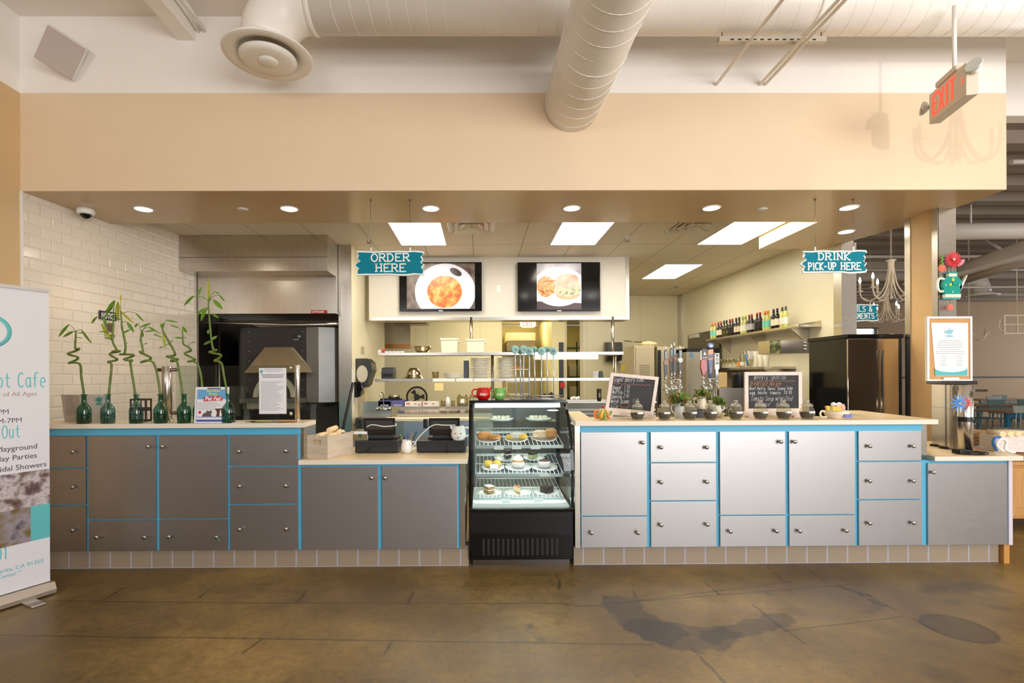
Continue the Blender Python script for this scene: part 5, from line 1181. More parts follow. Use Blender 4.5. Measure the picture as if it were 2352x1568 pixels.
a = P(1284, 790, BW - .02); tag(box(P(1284, 850, BW).x, P(1294, 850, BW).x, BW - .03, BW, P(1290, 912, BW).z, P(1290, 786, BW).z).build('door_plate', BLACK), 'tall dark plate on the wall beside the narrow rear doorway', 'panel')
tag(box(P(1286, 850, BW).x, P(1296, 850, BW).x, BW - .06, BW - .03, P(1290, 890, BW).z, P(1290, 878, BW).z).build('red_box', mat('red_box', (206, 44, 34), .5)), 'small red box on the dark plate at the back of the kitchen', 'box')
# ================= THINGS ON THE COUNTERS =================
TU, TL = ZU + .037, ZL + .037
# ---- green bottles with spiral lucky bamboo ----
def tint(name, c, rough=.03, refl=1.6): return glass(name, c, rough=rough, refl=refl)
BG = tint('bottle_green', (136, 192, 178)); BG2 = tint('bottle_teal', (168, 204, 206))
LEAF = mat('bamboo_leaf', (96, 140, 34), .45, noise=.2, nscale=12); LEAFY = mat('bamboo_leaf_yellow', (170, 176, 60), .45, noise=.15, nscale=12)
STEM = mat('bamboo_stem', (96, 116, 40), .4, noise=.25, nscale=30)
WATER = tint('bottle_water', (196, 216, 208))
def zc(o, s): return lambda p: (o[0] + p[0] / s, o[1] + p[1] / s)
z2, z3 = zc((120, 640), 4.613), zc((320, 620), 4.357)
def bottle(px, lab, m, y=4.09):
    a = ray(px, 970); t = thing('glass_bottle', lab, 'bottle', (a[0] * y, y, TU), 0, 'green glass bottles along the high counter')
    MB().lathe([(.0001, .004), (.046, 0), (.05, .006), (.05, .105), (.046, .122), (.034, .142), (.022, .158), (.018, .17), (.0175, .222), (.022, .226), (.022, .234), (.0175, .234)], seg=28, cap=False).build('glass', m, t)
    MB().lathe([(.0001, .006), (.045, .006), (.0455, .085), (.0001, .085)], seg=20, cap=False).build('water', WATER, t)
    return t
BPX = [193, 248, 313, 369, 423, 459, 525]
BL = ['green glass bottle farthest left, in front of the paper menus', 'green glass bottle second from the left, nearest the menu logo', 'green glass bottle in front of the dark napkin rack', 'green glass bottle just left of the steel guard post',
      'green glass bottle just right of the steel guard post', 'green glass bottle hidden behind the pet fair flyer', 'green glass bottle farthest right, overlapping the pet fair flyer']
for i, (px, lab) in enumerate(zip(BPX, BL)): bottle(px, lab, BG if i in (0, 3, 4, 6, 5) else BG2, 4.13 if i == 5 else 4.09)
def bamboo(lab, Y, f, sc_, path, leaves, base):
    rnd = random.Random(len(lab)); S = Y / F
    pts = []
    bx = P(base[0], base[1], Y)
    t = thing('lucky_bamboo', lab, 'plant', (bx.x, Y, TU + .01), 0, 'spiral lucky bamboo plants in bottles')
    raw = [P(*f(p), Y) for p in path]
    # corkscrew: push the turning points to and fro in depth
    for i, p in enumerate(raw):
        pts.append(p)
    sp = [(bx.x, Y, TU + .012)] + [tuple(p) for p in pts]
    # smooth by Catmull-Rom with depth swing between lateral turns
    out = []
    V = [Vector(p) for p in sp]
    for i in range(len(V) - 1):
        p0, p1, p2, p3 = V[max(i - 1, 0)], V[i], V[i + 1], V[min(i + 2, len(V) - 1)]
        lat = abs(p2.x - p1.x) > .035 and abs(p2.z - p1.z) < .06 and i > 0
        sgn = 1 if p2.x > p1.x else -1
        for k in range(6):
            u = k / 6
            q = .5 * ((2 * p1) + (-p0 + p2) * u + (2 * p0 - 5 * p1 + 4 * p2 - p3) * u * u + (-p0 + 3 * p1 - 3 * p2 + p3) * u ** 3)
            if lat: q.y += sgn * .022 * math.sin(PI * u)
            out.append(q)
    out.append(V[-1])
    n = len(out); rad = [.0082 * (1 if i < n * .75 else 1 - .45 * (i - n * .75) / (n * .25)) * (1 + .12 * (i % 3 == 0)) for i in range(n)]
    MB().tube(out, rad, 8).build('stem', STEM, t, True)
    top = out[int(n * .55):]
    for lf in leaves:
        a, c, w = P(*f(lf[:2]), Y), P(*f(lf[2:4]), Y), lf[4] / sc_ * S * .54
        m = LEAFY if len(lf) > 5 else LEAF
        d = c - a; L = d.length
        a.y += rnd.uniform(-.02, .02); d.y += rnd.uniform(-.02, .02)
        s = min(top, key=lambda q: (q - a).length + (.5 * max(0, q.z - a.z)))
        b = MB(); b.leaf(a, d, (rnd.uniform(-.3, .3), -1, .25), L, w, .08)
        mid = (s + a) / 2 + Vector((0, 0, .12 * (s - a).length)); b.tube([s, mid, a, a + d * .15], [.003, .0022, .0018, .001], 5)
        b.build('leaf', m, t, True)
PL_ = [
 ('spiral bamboo in the leftmost bottle, with four drooping leaves', z2, 4.613, [(335, 1230), (310, 1050), (290, 900), (180, 890), (270, 830), (170, 790), (285, 740), (245, 735), (250, 600), (250, 560)],
  [(180, 485, 65, 620, 30), (225, 560, 120, 620, 30), (330, 545, 440, 690, 26), (270, 575, 330, 570, 12), (270, 620, 325, 630, 9)]),
 ('spiral bamboo in the second bottle, its leaves over the NOTICE sign', z2, 4.613, [(600, 1230), (628, 920), (590, 880), (688, 850), (615, 790), (715, 765), (640, 770), (680, 750), (640, 660), (645, 500), (650, 400)],
  [(680, 235, 565, 390, 44), (480, 405, 390, 475, 30), (520, 480, 610, 665, 40, 1), (660, 295, 580, 350, 24), (605, 565, 500, 560, 14), (625, 635, 565, 620, 14), (570, 400, 580, 520, 30)]),
 ('spiral bamboo in front of the dark napkin rack, with a tall pointed tip', z2, 4.613, [(880, 1230), (828, 890), (850, 870), (765, 850), (860, 805), (720, 800), (765, 790), (775, 690), (740, 520), (735, 450), (725, 340)],
  [(705, 245, 690, 460, 56, 1), (705, 240, 700, 150, 14, 1), (740, 350, 880, 480, 24, 1), (895, 365, 1000, 460, 18), (800, 460, 860, 570, 34), (830, 540, 765, 580, 24), (780, 680, 820, 682, 8), (690, 430, 730, 430, 14), (760, 635, 712, 630, 8)]),
 ('spiral bamboo just left of the guard post', z2, 4.613, [(1145, 1230), (1075, 890), (945, 885), (1045, 835), (930, 770), (965, 790), (940, 640), (945, 560)],
  [(1045, 475, 935, 515, 26), (940, 560, 935, 620, 34), (975, 560, 1110, 545, 14), (905, 475, 855, 515, 26), (960, 695, 1000, 675, 12), (1030, 510, 1125, 570, 20), (935, 655, 905, 655, 10)]),
 ('spiral bamboo just right of the guard post, with a yellow hanging leaf', z2, 4.613, [(1380, 1210), (1325, 885), (1265, 875), (1325, 850), (1215, 820), (1300, 795), (1220, 640), (1170, 540), (1180, 500)],
  [(1155, 470, 1155, 525, 40), (1215, 440, 1335, 460, 20), (1065, 590, 1165, 620, 14), (1180, 560, 1195, 740, 28, 1), (1240, 690, 1300, 655, 14), (1170, 715, 1115, 740, 14)]),
 ('spiral bamboo rising from behind the pet fair flyer', z3, 4.357, [(628, 1165), (580, 935), (490, 915), (555, 890), (455, 830), (515, 800), (490, 770), (440, 720), (435, 640)],
  [(440, 570, 485, 630, 32), (435, 680, 340, 672, 18), (380, 575, 290, 545, 14), (500, 730, 565, 712, 9), (455, 680, 475, 672, 8)]),
 ('tallest spiral bamboo, in the rightmost bottle, reaching up to the steel hood', z3, 4.357, [(880, 1250), (850, 1080), (820, 930), (755, 905), (815, 850), (700, 820), (770, 800), (735, 780), (710, 600), (695, 400), (690, 300)],
  [(693, 330, 674, 55, 26, 1), (735, 300, 835, 390, 40), (800, 250, 850, 315, 18), (755, 215, 800, 240, 14), (560, 265, 435, 355, 36), (575, 260, 612, 160, 24), (685, 380, 620, 515, 46), (640, 385, 555, 455, 32), (740, 440, 815, 485, 24), (690, 600, 690, 640, 26), (735, 700, 785, 655, 26), (715, 710, 620, 745, 26)]),
]
for i, (lab, f, s_, path, leaves) in enumerate(PL_): bamboo(lab, 4.13 if i == 5 else 4.09, f, s_, path, leaves, (BPX[i], 970))

# ---- papers, rack, guard ----
PAPER = mat('white_paper', (234, 234, 236), .7); GREYP = mat('grey_paper', (176, 172, 164), .7); INK = mat('ink', (96, 96, 100), .7); TEALP = mat('teal_print', (92, 186, 190), .6)
def lines(b, x0, x1, z0, z1, n, y=-.0012, h=.0022, seed=1, center=False):
    rnd = random.Random(seed)
    for k in range(n):
        z = z1 - (z1 - z0) * k / max(1, n - 1); f = rnd.uniform(.6, 1)
        a, c = (x0, x0 + (x1 - x0) * f) if not center else ((x0 + x1) / 2 - (x1 - x0) / 2 * f, (x0 + x1) / 2 + (x1 - x0) / 2 * f)
        x = a
        while x < c:
            w = rnd.uniform(.006, .018); b.box(x, min(x + w, c), y, y + .0006, z, z + h); x += w + .003
def teapot_logo(b, x, z, s, y=-.0014):
    pl = [(x + s * .5 * math.cos(a), z + s * .38 * math.sin(a)) for a in [2 * PI * k / 20 for k in range(20)]]
    b.prism(pl, y, y + .0006, 'y'); b.prism([(x + s * .4, z), (x + s * .85, z + s * .4), (x + s * .75, z + s * .42), (x + s * .4, z + s * .2)], y, y + .0006, 'y')
    b.prism([(x - s * .12, z + s * .38), (x + s * .12, z + s * .38), (x + s * .04, z + s * .52), (x, z + s * .72), (x - s * .04, z + s * .52)], y, y + .0006, 'y')
    b.tube([(x - s * .45, y, z + s * .2), (x - s * .75, y, z + s * .15), (x - s * .7, y, z - s * .15), (x - s * .45, y, z - s * .15)], s * .04, 5)
    b.box(x - s * .55, x + s * .55, y, y + .0006, z - s * .8, z - s * .52)
# folded menu leaning
a = P(142, 905, 4.30); c = P(242, 905, 4.22)
t = thing('paper_menu', 'opened grey paper menu with a teal teapot logo behind the leftmost bottles', 'menu', (-3.2, 4.26, TU))
def quad(p, q, z0, z1, th=.0015, shx=0):
    """upright sheet between plan points p and q"""
    b = MB(); p, q = Vector((*p, 0)), Vector((*q, 0)); n = (q - p).cross(Vector((0, 0, 1))).normalized() * th
    A = [p + Vector((shx, 0, z0)), q + Vector((0, 0, z0)), q + Vector((0, 0, z1)), p + Vector((0, 0, z1))]
    b.face(A); b.face([v - n for v in A[::-1]])
    for i in range(4): b.face([A[i], A[i] - n, A[(i + 1) % 4] - n, A[(i + 1) % 4]])
    return b
q0, q1, q2 = P(140, 906, 4.32), P(182, 905, 4.26), P(241, 904, 4.20)
quad((q0.x, 4.32), (q1.x, 4.26), TU, q0.z, shx=.03).build('left_page', GREYP, t, True)
quad((q1.x, 4.26), (q2.x, 4.20), TU, q0.z).build('right_page', mat('pale_paper', (206, 204, 198), .7), t, True)
b = MB(); teapot_logo(b, 0, 0, .05); o = b.build('logo', mat('logo_teal', (60, 160, 150), .6), t); v = P(226, 918, 4.2); o.location = (v.x - t.location.x, 4.205 - 4.26, v.z - TU); o.rotation_euler = (0, 0, math.atan2(-.06, q2.x - q1.x))
b = MB(); lines(b, 0, .12, 0, .16, 11, seed=3); o = b.build('print', INK, t); v = P(145, 958, 4.3); o.location = (v.x - t.location.x + .02, 4.300 - 4.26, v.z - TU + .02); o.rotation_euler = (0, 0, math.atan2(-.06, q1.x - q0.x))
a, c = P(294, 911, 4.2), P(332, 965, 4.2); w = (c.x - a.x) / 2
t = thing('napkin_rack', 'dark slotted metal rack behind the third bottle', 'rack', ((a.x + c.x) / 2, 4.22, TU)); h = .19
DK = mat('rack_brown', (66, 52, 46), .5)
for y in (0, .07):
    b = MB(); b.box(-w, -w + .012, y, y + .006, 0, h).box(w - .012, w, y, y + .006, 0, h)
    for z in (0, h * .46, h * .54, h - .014): b.box(-w + .012, w - .012, y, y + .006, z, z + .014)
    for x in (-w * .33, w * .33): b.box(x - .004, x + .004, y + .001, y + .005, .014, h - .014)
    b.build('side_frame', DK, t)
MB().box(-w, w, .006, .07, 0, .006).build('floor_plate', DK, t)
# guard posts, clamps and glass
def post(px, ytop, lab):
    a = P(px, ytop, 4.25); t = thing('guard_post', lab, 'post', (a.x, 4.25, TU)); h = a.z - TU
    MB().lathe([(.0375, 0), (.0375, h), (.034, h + .004), (.0001, h + .004)], seg=24).build('tube', CHROME if 0 else mat('polished_steel', (204, 198, 190), .26, 1), t)
    MB().lathe([(.05, 0), (.05, .01), (.0375, .012)], seg=24).build('base_flange', STEEL, t)
    return t, h
t1, h1 = post(383, 842, 'thick polished steel guard post between two green bottles')
for z in (h1 - .025, .07):
    b = MB(); b.cyl((-.07 if z > .2 else 0, -.0, z), (.075, -.0, z), .015, seg=12).ball((.075, 0, z), .016, 10); 
    if z > .2: b.ball((-.07, 0, z), .016, 10)
    b.build('clamp', mat('clamp_metal', (120, 108, 96), .3, .9), t1)
t2_, h2 = post(683, 839, 'square-looking polished steel guard post at the right end of the sneeze guard')
t2_.scale = (.55, .55, 1)
for z in (h2 - .02, .06): MB().cyl((-.08, 0, z), (-.12, 0, z), .014, seg=10).build('clamp', CHROME, t2_)
a, c = P(404, 840, 4.25), P(676, 955, 4.25)
t = tag(box(a.x, c.x, 4.246, 4.254, c.z, a.z).build('sneeze_guard', glass('guard_glass', (240, 245, 240), refl=1.5, rough=.01)), 'clear glass sneeze guard panel between the two steel posts', 'glass panel')
a, c = P(595, 845, 4.24), P(658, 950, 4.24)
t = thing('notice_sheet', 'white printed notice taped to the sneeze guard glass', 'notice', ((a.x + c.x) / 2, 4.238, (a.z + c.z) / 2)); w, h = (c.x - a.x) / 2, (a.z - c.z) / 2
MB().box(-w, w, 0, .002, -h, h).build('sheet', PAPER, t)
b = MB(); lines(b, -w * .7, w * .8, h * .84, h * .94, 3, seed=5, center=True); lines(b, -w * .85, w * .9, -h * .84, h * .4, 24, seed=6); b.build('print', INK, t)
b = MB(); lines(b, -w * .85, w * .9, h * .58, h * .7, 3, h=.004, seed=2, center=True); b.build('bold_print', BLACK, t)
b = MB(); teapot_logo(b, -w * .82, h * .86, .02); b.build('logo', mat('logo_teal', (0, 0, 0)), t)
# pet fair flyer
a, c = P(457, 889, 4.14), P(529, 972, 4.10)
t = thing('pet_fair_flyer', 'colourful pet fair flyer in a clear stand with a cat and a dog', 'flyer', ((a.x + c.x) / 2, 4.06, TU)); w, h = (c.x - a.x) / 2 * .985, a.z - TU + .004
t.rotation_euler = (R(-6), 0, 0)
FL = [MB().box(-w, w, 0, .002, .002, h).build('sheet', PAPER, t)]
def pr(name, m, x0, x1, z0, z1, k=1): return MB().box(x0 * w, x1 * w, -.0006 * k, -.0006 * (k - 1), z0 * h, z1 * h).build(name, m, FL[0])
pr('sky_band', mat('flyer_blue', (104, 168, 214), .5), -.86, .86, .66, .93)
pr('clip', mat('clip_grey', (90, 90, 110), .4), -.3, .5, .94, .975)
for s in (-.9, .88): pr('border', mat('flyer_border', (70, 90, 170), .5), s, s + .02, .05, .93)
pr('bottom_band', mat('flyer_border', (0, 0, 0)), -.86, .86, .04, .1); pr('bottom_rule', mat('flyer_border', (0, 0, 0)), -.86, .86, .16, .175)
MB().prism([(-.5 * w, .6 * h), (.62 * w, .62 * h), (.66 * w, .7 * h), (.4 * w, .75 * h), (-.48 * w, .72 * h)], -.0014, -.0006, 'y').build('red_banner', mat('flyer_red', (206, 54, 50), .5), FL[0])
text('title', 'Pet Fair', .042, WHITEP, FL[0], (-.42 * w, -.0018, .63 * h), shear=.2, off=.0012)
text('heading', 'Bow Wow\nMeows', .023, mat('flyer_yellow', (226, 214, 60), .5), FL[0], (.06 * w, -.0012, .86 * h), align='CENTER', off=.0012)
b = MB(); lines(b, -.8 * w, .8 * w, .38 * h, .56 * h, 6, seed=8); b.build('print', INK, FL[0])
b = MB(); disc(b, -.68 * w, .3 * h, .012, .012, -.0014, 0, 16); b.build('red_dot', mat('flyer_red', (0, 0, 0)), FL[0])
# simple cat and dog pictures
b = MB(); b.prism([(-.55 * w, .18 * h), (-.48 * w, .26 * h), (-.3 * w, .3 * h), (-.28 * w, .36 * h), (-.22 * w, .335 * h), (-.05 * w, .335 * h), (0, .37 * h), (.04 * w, .3 * h), (-.02 * w, .24 * h), (.05 * w, .18 * h)], -.0014, 0, 'y'); b.build('cat_picture', mat('cat_grey', (98, 90, 84), .6, noise=.3, nscale=90), FL[0])
b = MB(); b.prism([(.3 * w, .18 * h), (.34 * w, .3 * h), (.2 * w, .4 * h), (.36 * w, .4 * h), (.6 * w, .41 * h), (.8 * w, .39 * h), (.84 * w, .3 * h), (.8 * w, .18 * h)], -.0014, 0, 'y'); b.build('dog_picture', mat('dog_brown', (92, 60, 50), .6), FL[0])
b = MB(); b.prism([(.5 * w, .19 * h), (.5 * w, .28 * h), (.56 * w, .4 * h), (.6 * w, .28 * h), (.68 * w, .24 * h), (.66 * w, .19 * h)], -.002, -.0014, 'y'); b.build('dog_muzzle_picture', WHITEP, FL[0])
# flyers lying on the counter
for i, (px, py, rz, cl, lab, m) in enumerate(((556, 968, .3, .09, 'pale leaflet lying beside the rightmost green bottle', PAPER), (588, 967, -.2, .1, 'dark leaflet lying on the counter in front of the notice', mat('leaf_dark', (70, 60, 60), .6)),
        (610, 968, .15, .1, 'green and yellow leaflet lying on the counter', mat('leaf_green', (140, 170, 80), .6)), (640, 967, -.1, .1, 'grey leaflet lying left of the guard post', mat('leaf_grey', (170, 166, 160), .6)), (660, 968, .2, .08, 'orange leaflet lying at the foot of the guard post', mat('leaf_orange', (220, 150, 90), .6)))):
    v = PZ(px, py, TU); y = 4.13 + .02 * (i % 2)
    tag(MB().box(-.07, .07, -.05, .05, 0, .002).build('leaflet', m, loc=(v.x * y / v.y, y, TU + .0022 * i), rot=(0, 0, rz)), lab, 'leaflet')
# motion sign on tiles
v = P(244, 722, 4.98); a = PX(244, 722, wl(5.5)); yy = 5.45; x = wl(yy) + .004
def onwall(px, py):
    r = ray(px, py); yv = (-4.072 - 4.544 * .104) / (r[0] - .104); return Vector((r[0] * yv, yv, EYE + r[1] * yv))
a, c = onwall(225, 722), onwall(264, 722); ang = math.atan2(c.y - a.y, c.x - a.x)
t = thing('wall_plaque', 'small dark NOTICE plaque on the tiled wall behind the bamboo leaves', 'sign', (a.x + .01, a.y, a.z), ang); L = (Vector(c) - Vector(a)).length
MB().box(0, L, -.008, 0, -.045, .045).build('plate', mat('navy', (40, 38, 60), .5), t)
text('lettering', 'NOTICE', .085, WHITEP, t, (.02, -.009, -.032), xs=L / .37 * .95, off=.002)
b = MB(); b.box(L * .35, L * .95, -.004, 0, -.24, -.06); b.build('symbol_plate', mat('plaque_pale', (214, 196, 170), .6), t)
b = MB(); b.lathe([(.05, 0), (.05, .003)], (L * .62, -.004, -.12), 20, Matrix.Rotation(PI / 2, 4, 'X')); b.box(L * .4, L * .9, -.0045, -.004, -.22, -.2); b.build('symbol', mat('plaque_brown', (100, 84, 66), .6), t)
# ---- crate of cutlery rolls ----
CRW = mat('whitewashed_wood', (206, 192, 172), .7, noise=.12, nscale=4, stretch=(1, 1, 9), bump=.15, bscale=40)
p0, p1, p2 = Vector((-1.235, 4.10)), Vector((-1.405, 4.215)), Vector((-1.105, 4.40))
u = (p2 - p0); v_ = (p1 - p0); ang = math.atan2(u.y, u.x)
t = thing('wooden_crate', 'whitewashed wooden crate full of paper-wrapped cutlery on the low counter', 'crate', (p0.x, p0.y, TL), ang)
Lu = u.length; Lv = .21; hh = P(750, 1002, 4.10).z - TL
h2_ = hh
M_ = CRW
MB().box(0, Lu, 0, .014, 0, hh).build('side', M_, t, bevel=.002); MB().box(0, Lu, Lv - .014, Lv, 0, hh).build('side', M_, t, bevel=.002)
e = MB(); e.box(0, .014, .014, Lv - .014, 0, hh * .62).box(0, .014, .014, Lv * .3, hh * .62, hh * .82).box(0, .014, Lv * .7, Lv - .014, hh * .62, hh * .82).box(0, .014, .014, Lv - .014, hh * .82, hh); e.build('end', M_, t)
MB().box(Lu - .014, Lu, .014, Lv - .014, 0, hh).build('end', M_, t); MB().box(.014, Lu - .014, .014, Lv - .014, 0, .01).build('bottom', M_, t)
for x in (0, Lu - .03): MB().box(x, x + .03, -.006, 0, 0, hh + .012).build('corner_slat', M_, t)
NAP = mat('kraft_napkin', (238, 212, 168), .75, noise=.04, nscale=10)
Mc = Matrix.Translation((p0.x, p0.y, 0)) @ Matrix.Rotation(ang, 4, 'Z')
for i, (x, y, z, a, lab) in enumerate(((.09, .1, .0, .1, 'tan cutlery roll lying at the left of the crate'), (.2, .11, .035, .35, 'tan cutlery roll lying on top of the crate pile, highest one'), (.26, .09, .0, .6, 'tan cutlery roll lying at the right of the crate'), (.15, .06, -.012, .2, 'tan cutlery roll in the crate behind the handle hole'), (.28, .15, -.01, -.3, 'tan cutlery roll at the back of the crate'))):
    q = Mc @ Vector((x, y, 0)); o = MB().tube([(-.09, 0, 0), (-.085, 0, 0), (.085, 0, .004), (.09, 0, .004)], [.018, .022, .022, .019], 10).build('cutlery_roll', NAP, loc=(q.x, q.y, TL + hh + z), rot=(0, 0, ang + a)); tag(o, lab, 'cutlery roll', 'cutlery rolls in the crate')
tag(MB().box(.03, Lu - .03, .02, Lv - .02, .012, hh - .025).build('napkin_pile', NAP, loc=(p0.x, p0.y, TL), rot=(0, 0, ang)), 'tan paper napkins filling the wooden crate', 'napkins')
# ---- cash drawers with tablets ----
def register(lab, px0, px1, tab, seed):
    a, c = P(px0, 1040, 4.39), P(px1, 1040, 4.39); w = (c.x - a.x) / 2; h = P(px0, 1012, 4.39).z - TL
    t = thing('cash_drawer', 'black cash drawer ' + lab, 'cash drawer', ((a.x + c.x) / 2, 4.39, TL))
    MB().box(-w, w, 0, .36, .006, h).build('housing', mat('register_black', (40, 42, 46), .35), t, bevel=.006)
    MB().box(-w * .96, w * .96, -.006, 0, .012, h - .02).build('drawer_front', mat('register_black', (0, 0, 0)), t, bevel=.004)
    for s in (-w + .03, w - .06): MB().box(s, s + .03, .01, .05, 0, .006).build('foot', BLACK, t)
    x, z, y = P(tab[0], 960, 4.55).x, TL + h, 4.55
    w2 = (tab[1] - tab[0]) / 2 * 4.55 / F; cx_ = P((tab[0] + tab[1]) / 2, 960, 4.55).x; hz_ = P(tab[0], 960, 4.55).z - z
    t2 = thing('tablet_stand', 'black point-of-sale tablet on a sloped stand ' + lab, 'tablet', (cx_, 4.50, z))
    MB().box(-w2 * 1.1, w2 * 1.1, -.02, .18, 0, .02).build('stand_base', BLACK, t2, bevel=.005)
    b = MB(); b.prism([(-.01, .02), (.09, .02), (-.01, hz_), (-.03, hz_)], -w2 * .8, w2 * .8, 'x'); b.build('stand_wedge', mat('stand_grey', (72, 74, 74), .4), t2)
    b = MB(); b.prism([(-.02, .04), (-.04, .04), (-.075, hz_ + .01), (-.055, hz_ + .01)], -w2, w2, 'x'); b.build('tablet', BLACK, t2, bevel=.004)
    b = MB(); b.prism([(-.041, .055), (-.0415, .055), (-.0745, hz_ - .01), (-.074, hz_ - .01)], -w2 * .86, w2 * .86, 'x'); b.build('back_panel', mat('tablet_back', (58, 60, 60), .4), t2)
    b = MB(); b.box(-w2 - .05, -w2 - .015, -.06, .0, hz_ - .08, hz_ - .0); b.build('card_reader', BLACK, t2, bevel=.005)
    return t, t2, h, hz_, w2
r1 = register('beside the wooden crate', 815, 916, (842, 912), 1)
r2 = register('beside the pastry case', 957, 1070, (988, 1057), 2)
CAB_ = mat('white_cable', (226, 226, 222), .4)
tag(MB().tube(crv([P(842, 980, 4.42), P(856, 975, 4.41), P(880, 979, 4.40), P(900, 978, 4.41), P(910, 976, 4.42), P(906, 971, 4.45)]), .0045, 8).build('cable', CAB_), 'white cable running across the left tablet', 'cable')
tag(MB().tube(crv([P(1046, 976, 4.42), P(1018, 976, 4.40), P(1000, 975, 4.40), P(985, 982, 4.39), P(962, 1004, 4.37), P(948, 1026, 4.36)]), .0045, 8).build('cable', CAB_), 'white cable dropping from the right tablet to the counter', 'cable')
tag(MB().tube([P(812, 978, 4.55), P(822, 968, 4.54), P(832, 966, 4.53)], .004, 6).build('cable', BLACK), 'black cable behind the left tablet', 'cable')
tag(MB().tube([P(838, 1038, 4.37), P(850, 1030, 4.365), P(866, 1022, 4.37)], .003, 6).build('pen', BLACK), 'black pen leaning on the left cash drawer front', 'pen')
tag(MB().tube([P(1027, 1022, 4.375), P(1026, 1032, 4.37), P(1029, 1042, 4.36)], .003, 6).build('key_cord', BLACKG), 'black key cord hanging down the right cash drawer front', 'cord')
# card holder
a, c = P(811, 1000, 4.42), P(842, 1000, 4.42); t = thing('card_holder', 'small clear box of teapot-logo cards on the left cash drawer', 'card holder', ((a.x + c.x) / 2, 4.43, TL + r1[2])); w = (c.x - a.x) / 2; h = .075
MB().box(-w, w, 0, .05, 0, h).build('cards', PAPER, t, bevel=.003); b = MB(); teapot_logo(b, 0, .045, .028); b.build('logo', TEALP, t)
b = MB(); b.box(-w - .004, w + .004, -.004, -.0015, 0, h * .7); b.build('holder', glass('clear_plastic', (0, 0, 0)), t)
# mugs
def mug(lab, loc, r, h, m, hd=1, spout=False, name='mug', cat='mug', face=None, txt=None):
    t = thing(name, lab, cat, loc)
    MB().lathe([(r * .62, 0), (r * .7, .004), (r * .95, h * .22), (r, h * .42), (r * .93, h * .68), (r * .78, h * .9), (r * .8, h), (r * .74, h), (r * .74, h * .88), (r * .9, h * .4), (.0001, h * .1)], seg=28).build('body', m, t)
    MB().tube(crv([(hd * r * .8, 0, h * .82), (hd * r * 1.3, 0, h * .85), (hd * r * 1.55, 0, h * .6), (hd * r * 1.35, 0, h * .34), (hd * r * .85, 0, h * .24)]), r * .11, 8).build('handle', m, t)
    if spout: MB().tube([(-hd * r * .6, 0, h * .72), (-hd * r * .95, 0, h * .92), (-hd * r * 1.12, 0, h * 1.05)], [r * .3, r * .2, r * .1], 10).build('spout', m, t)
    if face:
        b = MB()
        for s in (-.35, .35): b.ball((s * r, -r * .93, h * .5), .0055, 8)
        b.tube([(-.2 * r, -r * .99, h * .26), (0, -r * 1.0, h * .2), (.25 * r, -r * .97, h * .27)], .002, 5); b.tube([(0, -r * 1.0, h * .2), (.02 * r, -r * .97, h * .08)], .0015, 5); b.build('face', BLACK, t)
    if txt: text('lettering', txt, r * .42, WHITEP, t, (0, -r * 1.01, h * .38), align='CENTER', off=.0006)
    return t
v = P(934, 1038, 4.40); mug('white round mug holding pens between the two cash drawers', (v.x, 4.41, TL), .052, .11, CHINA)
for i, (dx, tx, c, lab) in enumerate(((-.02, -.07, (150, 160, 130), 'green straw'), (.005, .01, (40, 50, 140), 'blue pen'), (.015, .05, (170, 130, 100), 'brown stirrer'), (.02, .065, (160, 120, 90), 'light brown stirrer'), (.025, .1, (30, 30, 30), 'black pen'))):
    tag(MB().cyl((v.x + dx * .6, 4.41, TL + .03), (v.x + tx * .8, 4.41 + .01 * i, TL + .165 + .012 * (i == 4)), .0035, seg=6).build('pen', mat('pen_%d' % i, c, .4)), lab + ' standing in the white mug', 'pen')
v = P(1053, 1003, 4.42); mug('white milk jug with a drawn face on the right cash drawer', (v.x, 4.43, TL + r2[2]), .066, .125, CHINA, 1, True, 'milk_jug', 'jug', True)
RED = mat('red_glaze', (206, 18, 18), .08, coat=.5); GRNG = mat('green_glaze', (120, 184, 84), .1, coat=.5)
v = P(1110, 921, 4.55); mug('shiny red creamer jug on the pastry case', (v.x, 4.55, 1.33), .064, .108, RED, -1, True, 'creamer_jug', 'jug', txt='Enjoy')
v = P(1147, 921, 4.55); mug('shiny light green creamer jug on the pastry case', (v.x, 4.55, 1.33), .055, .102, GRNG, -1, True, 'creamer_jug', 'jug', txt='Enjoy')
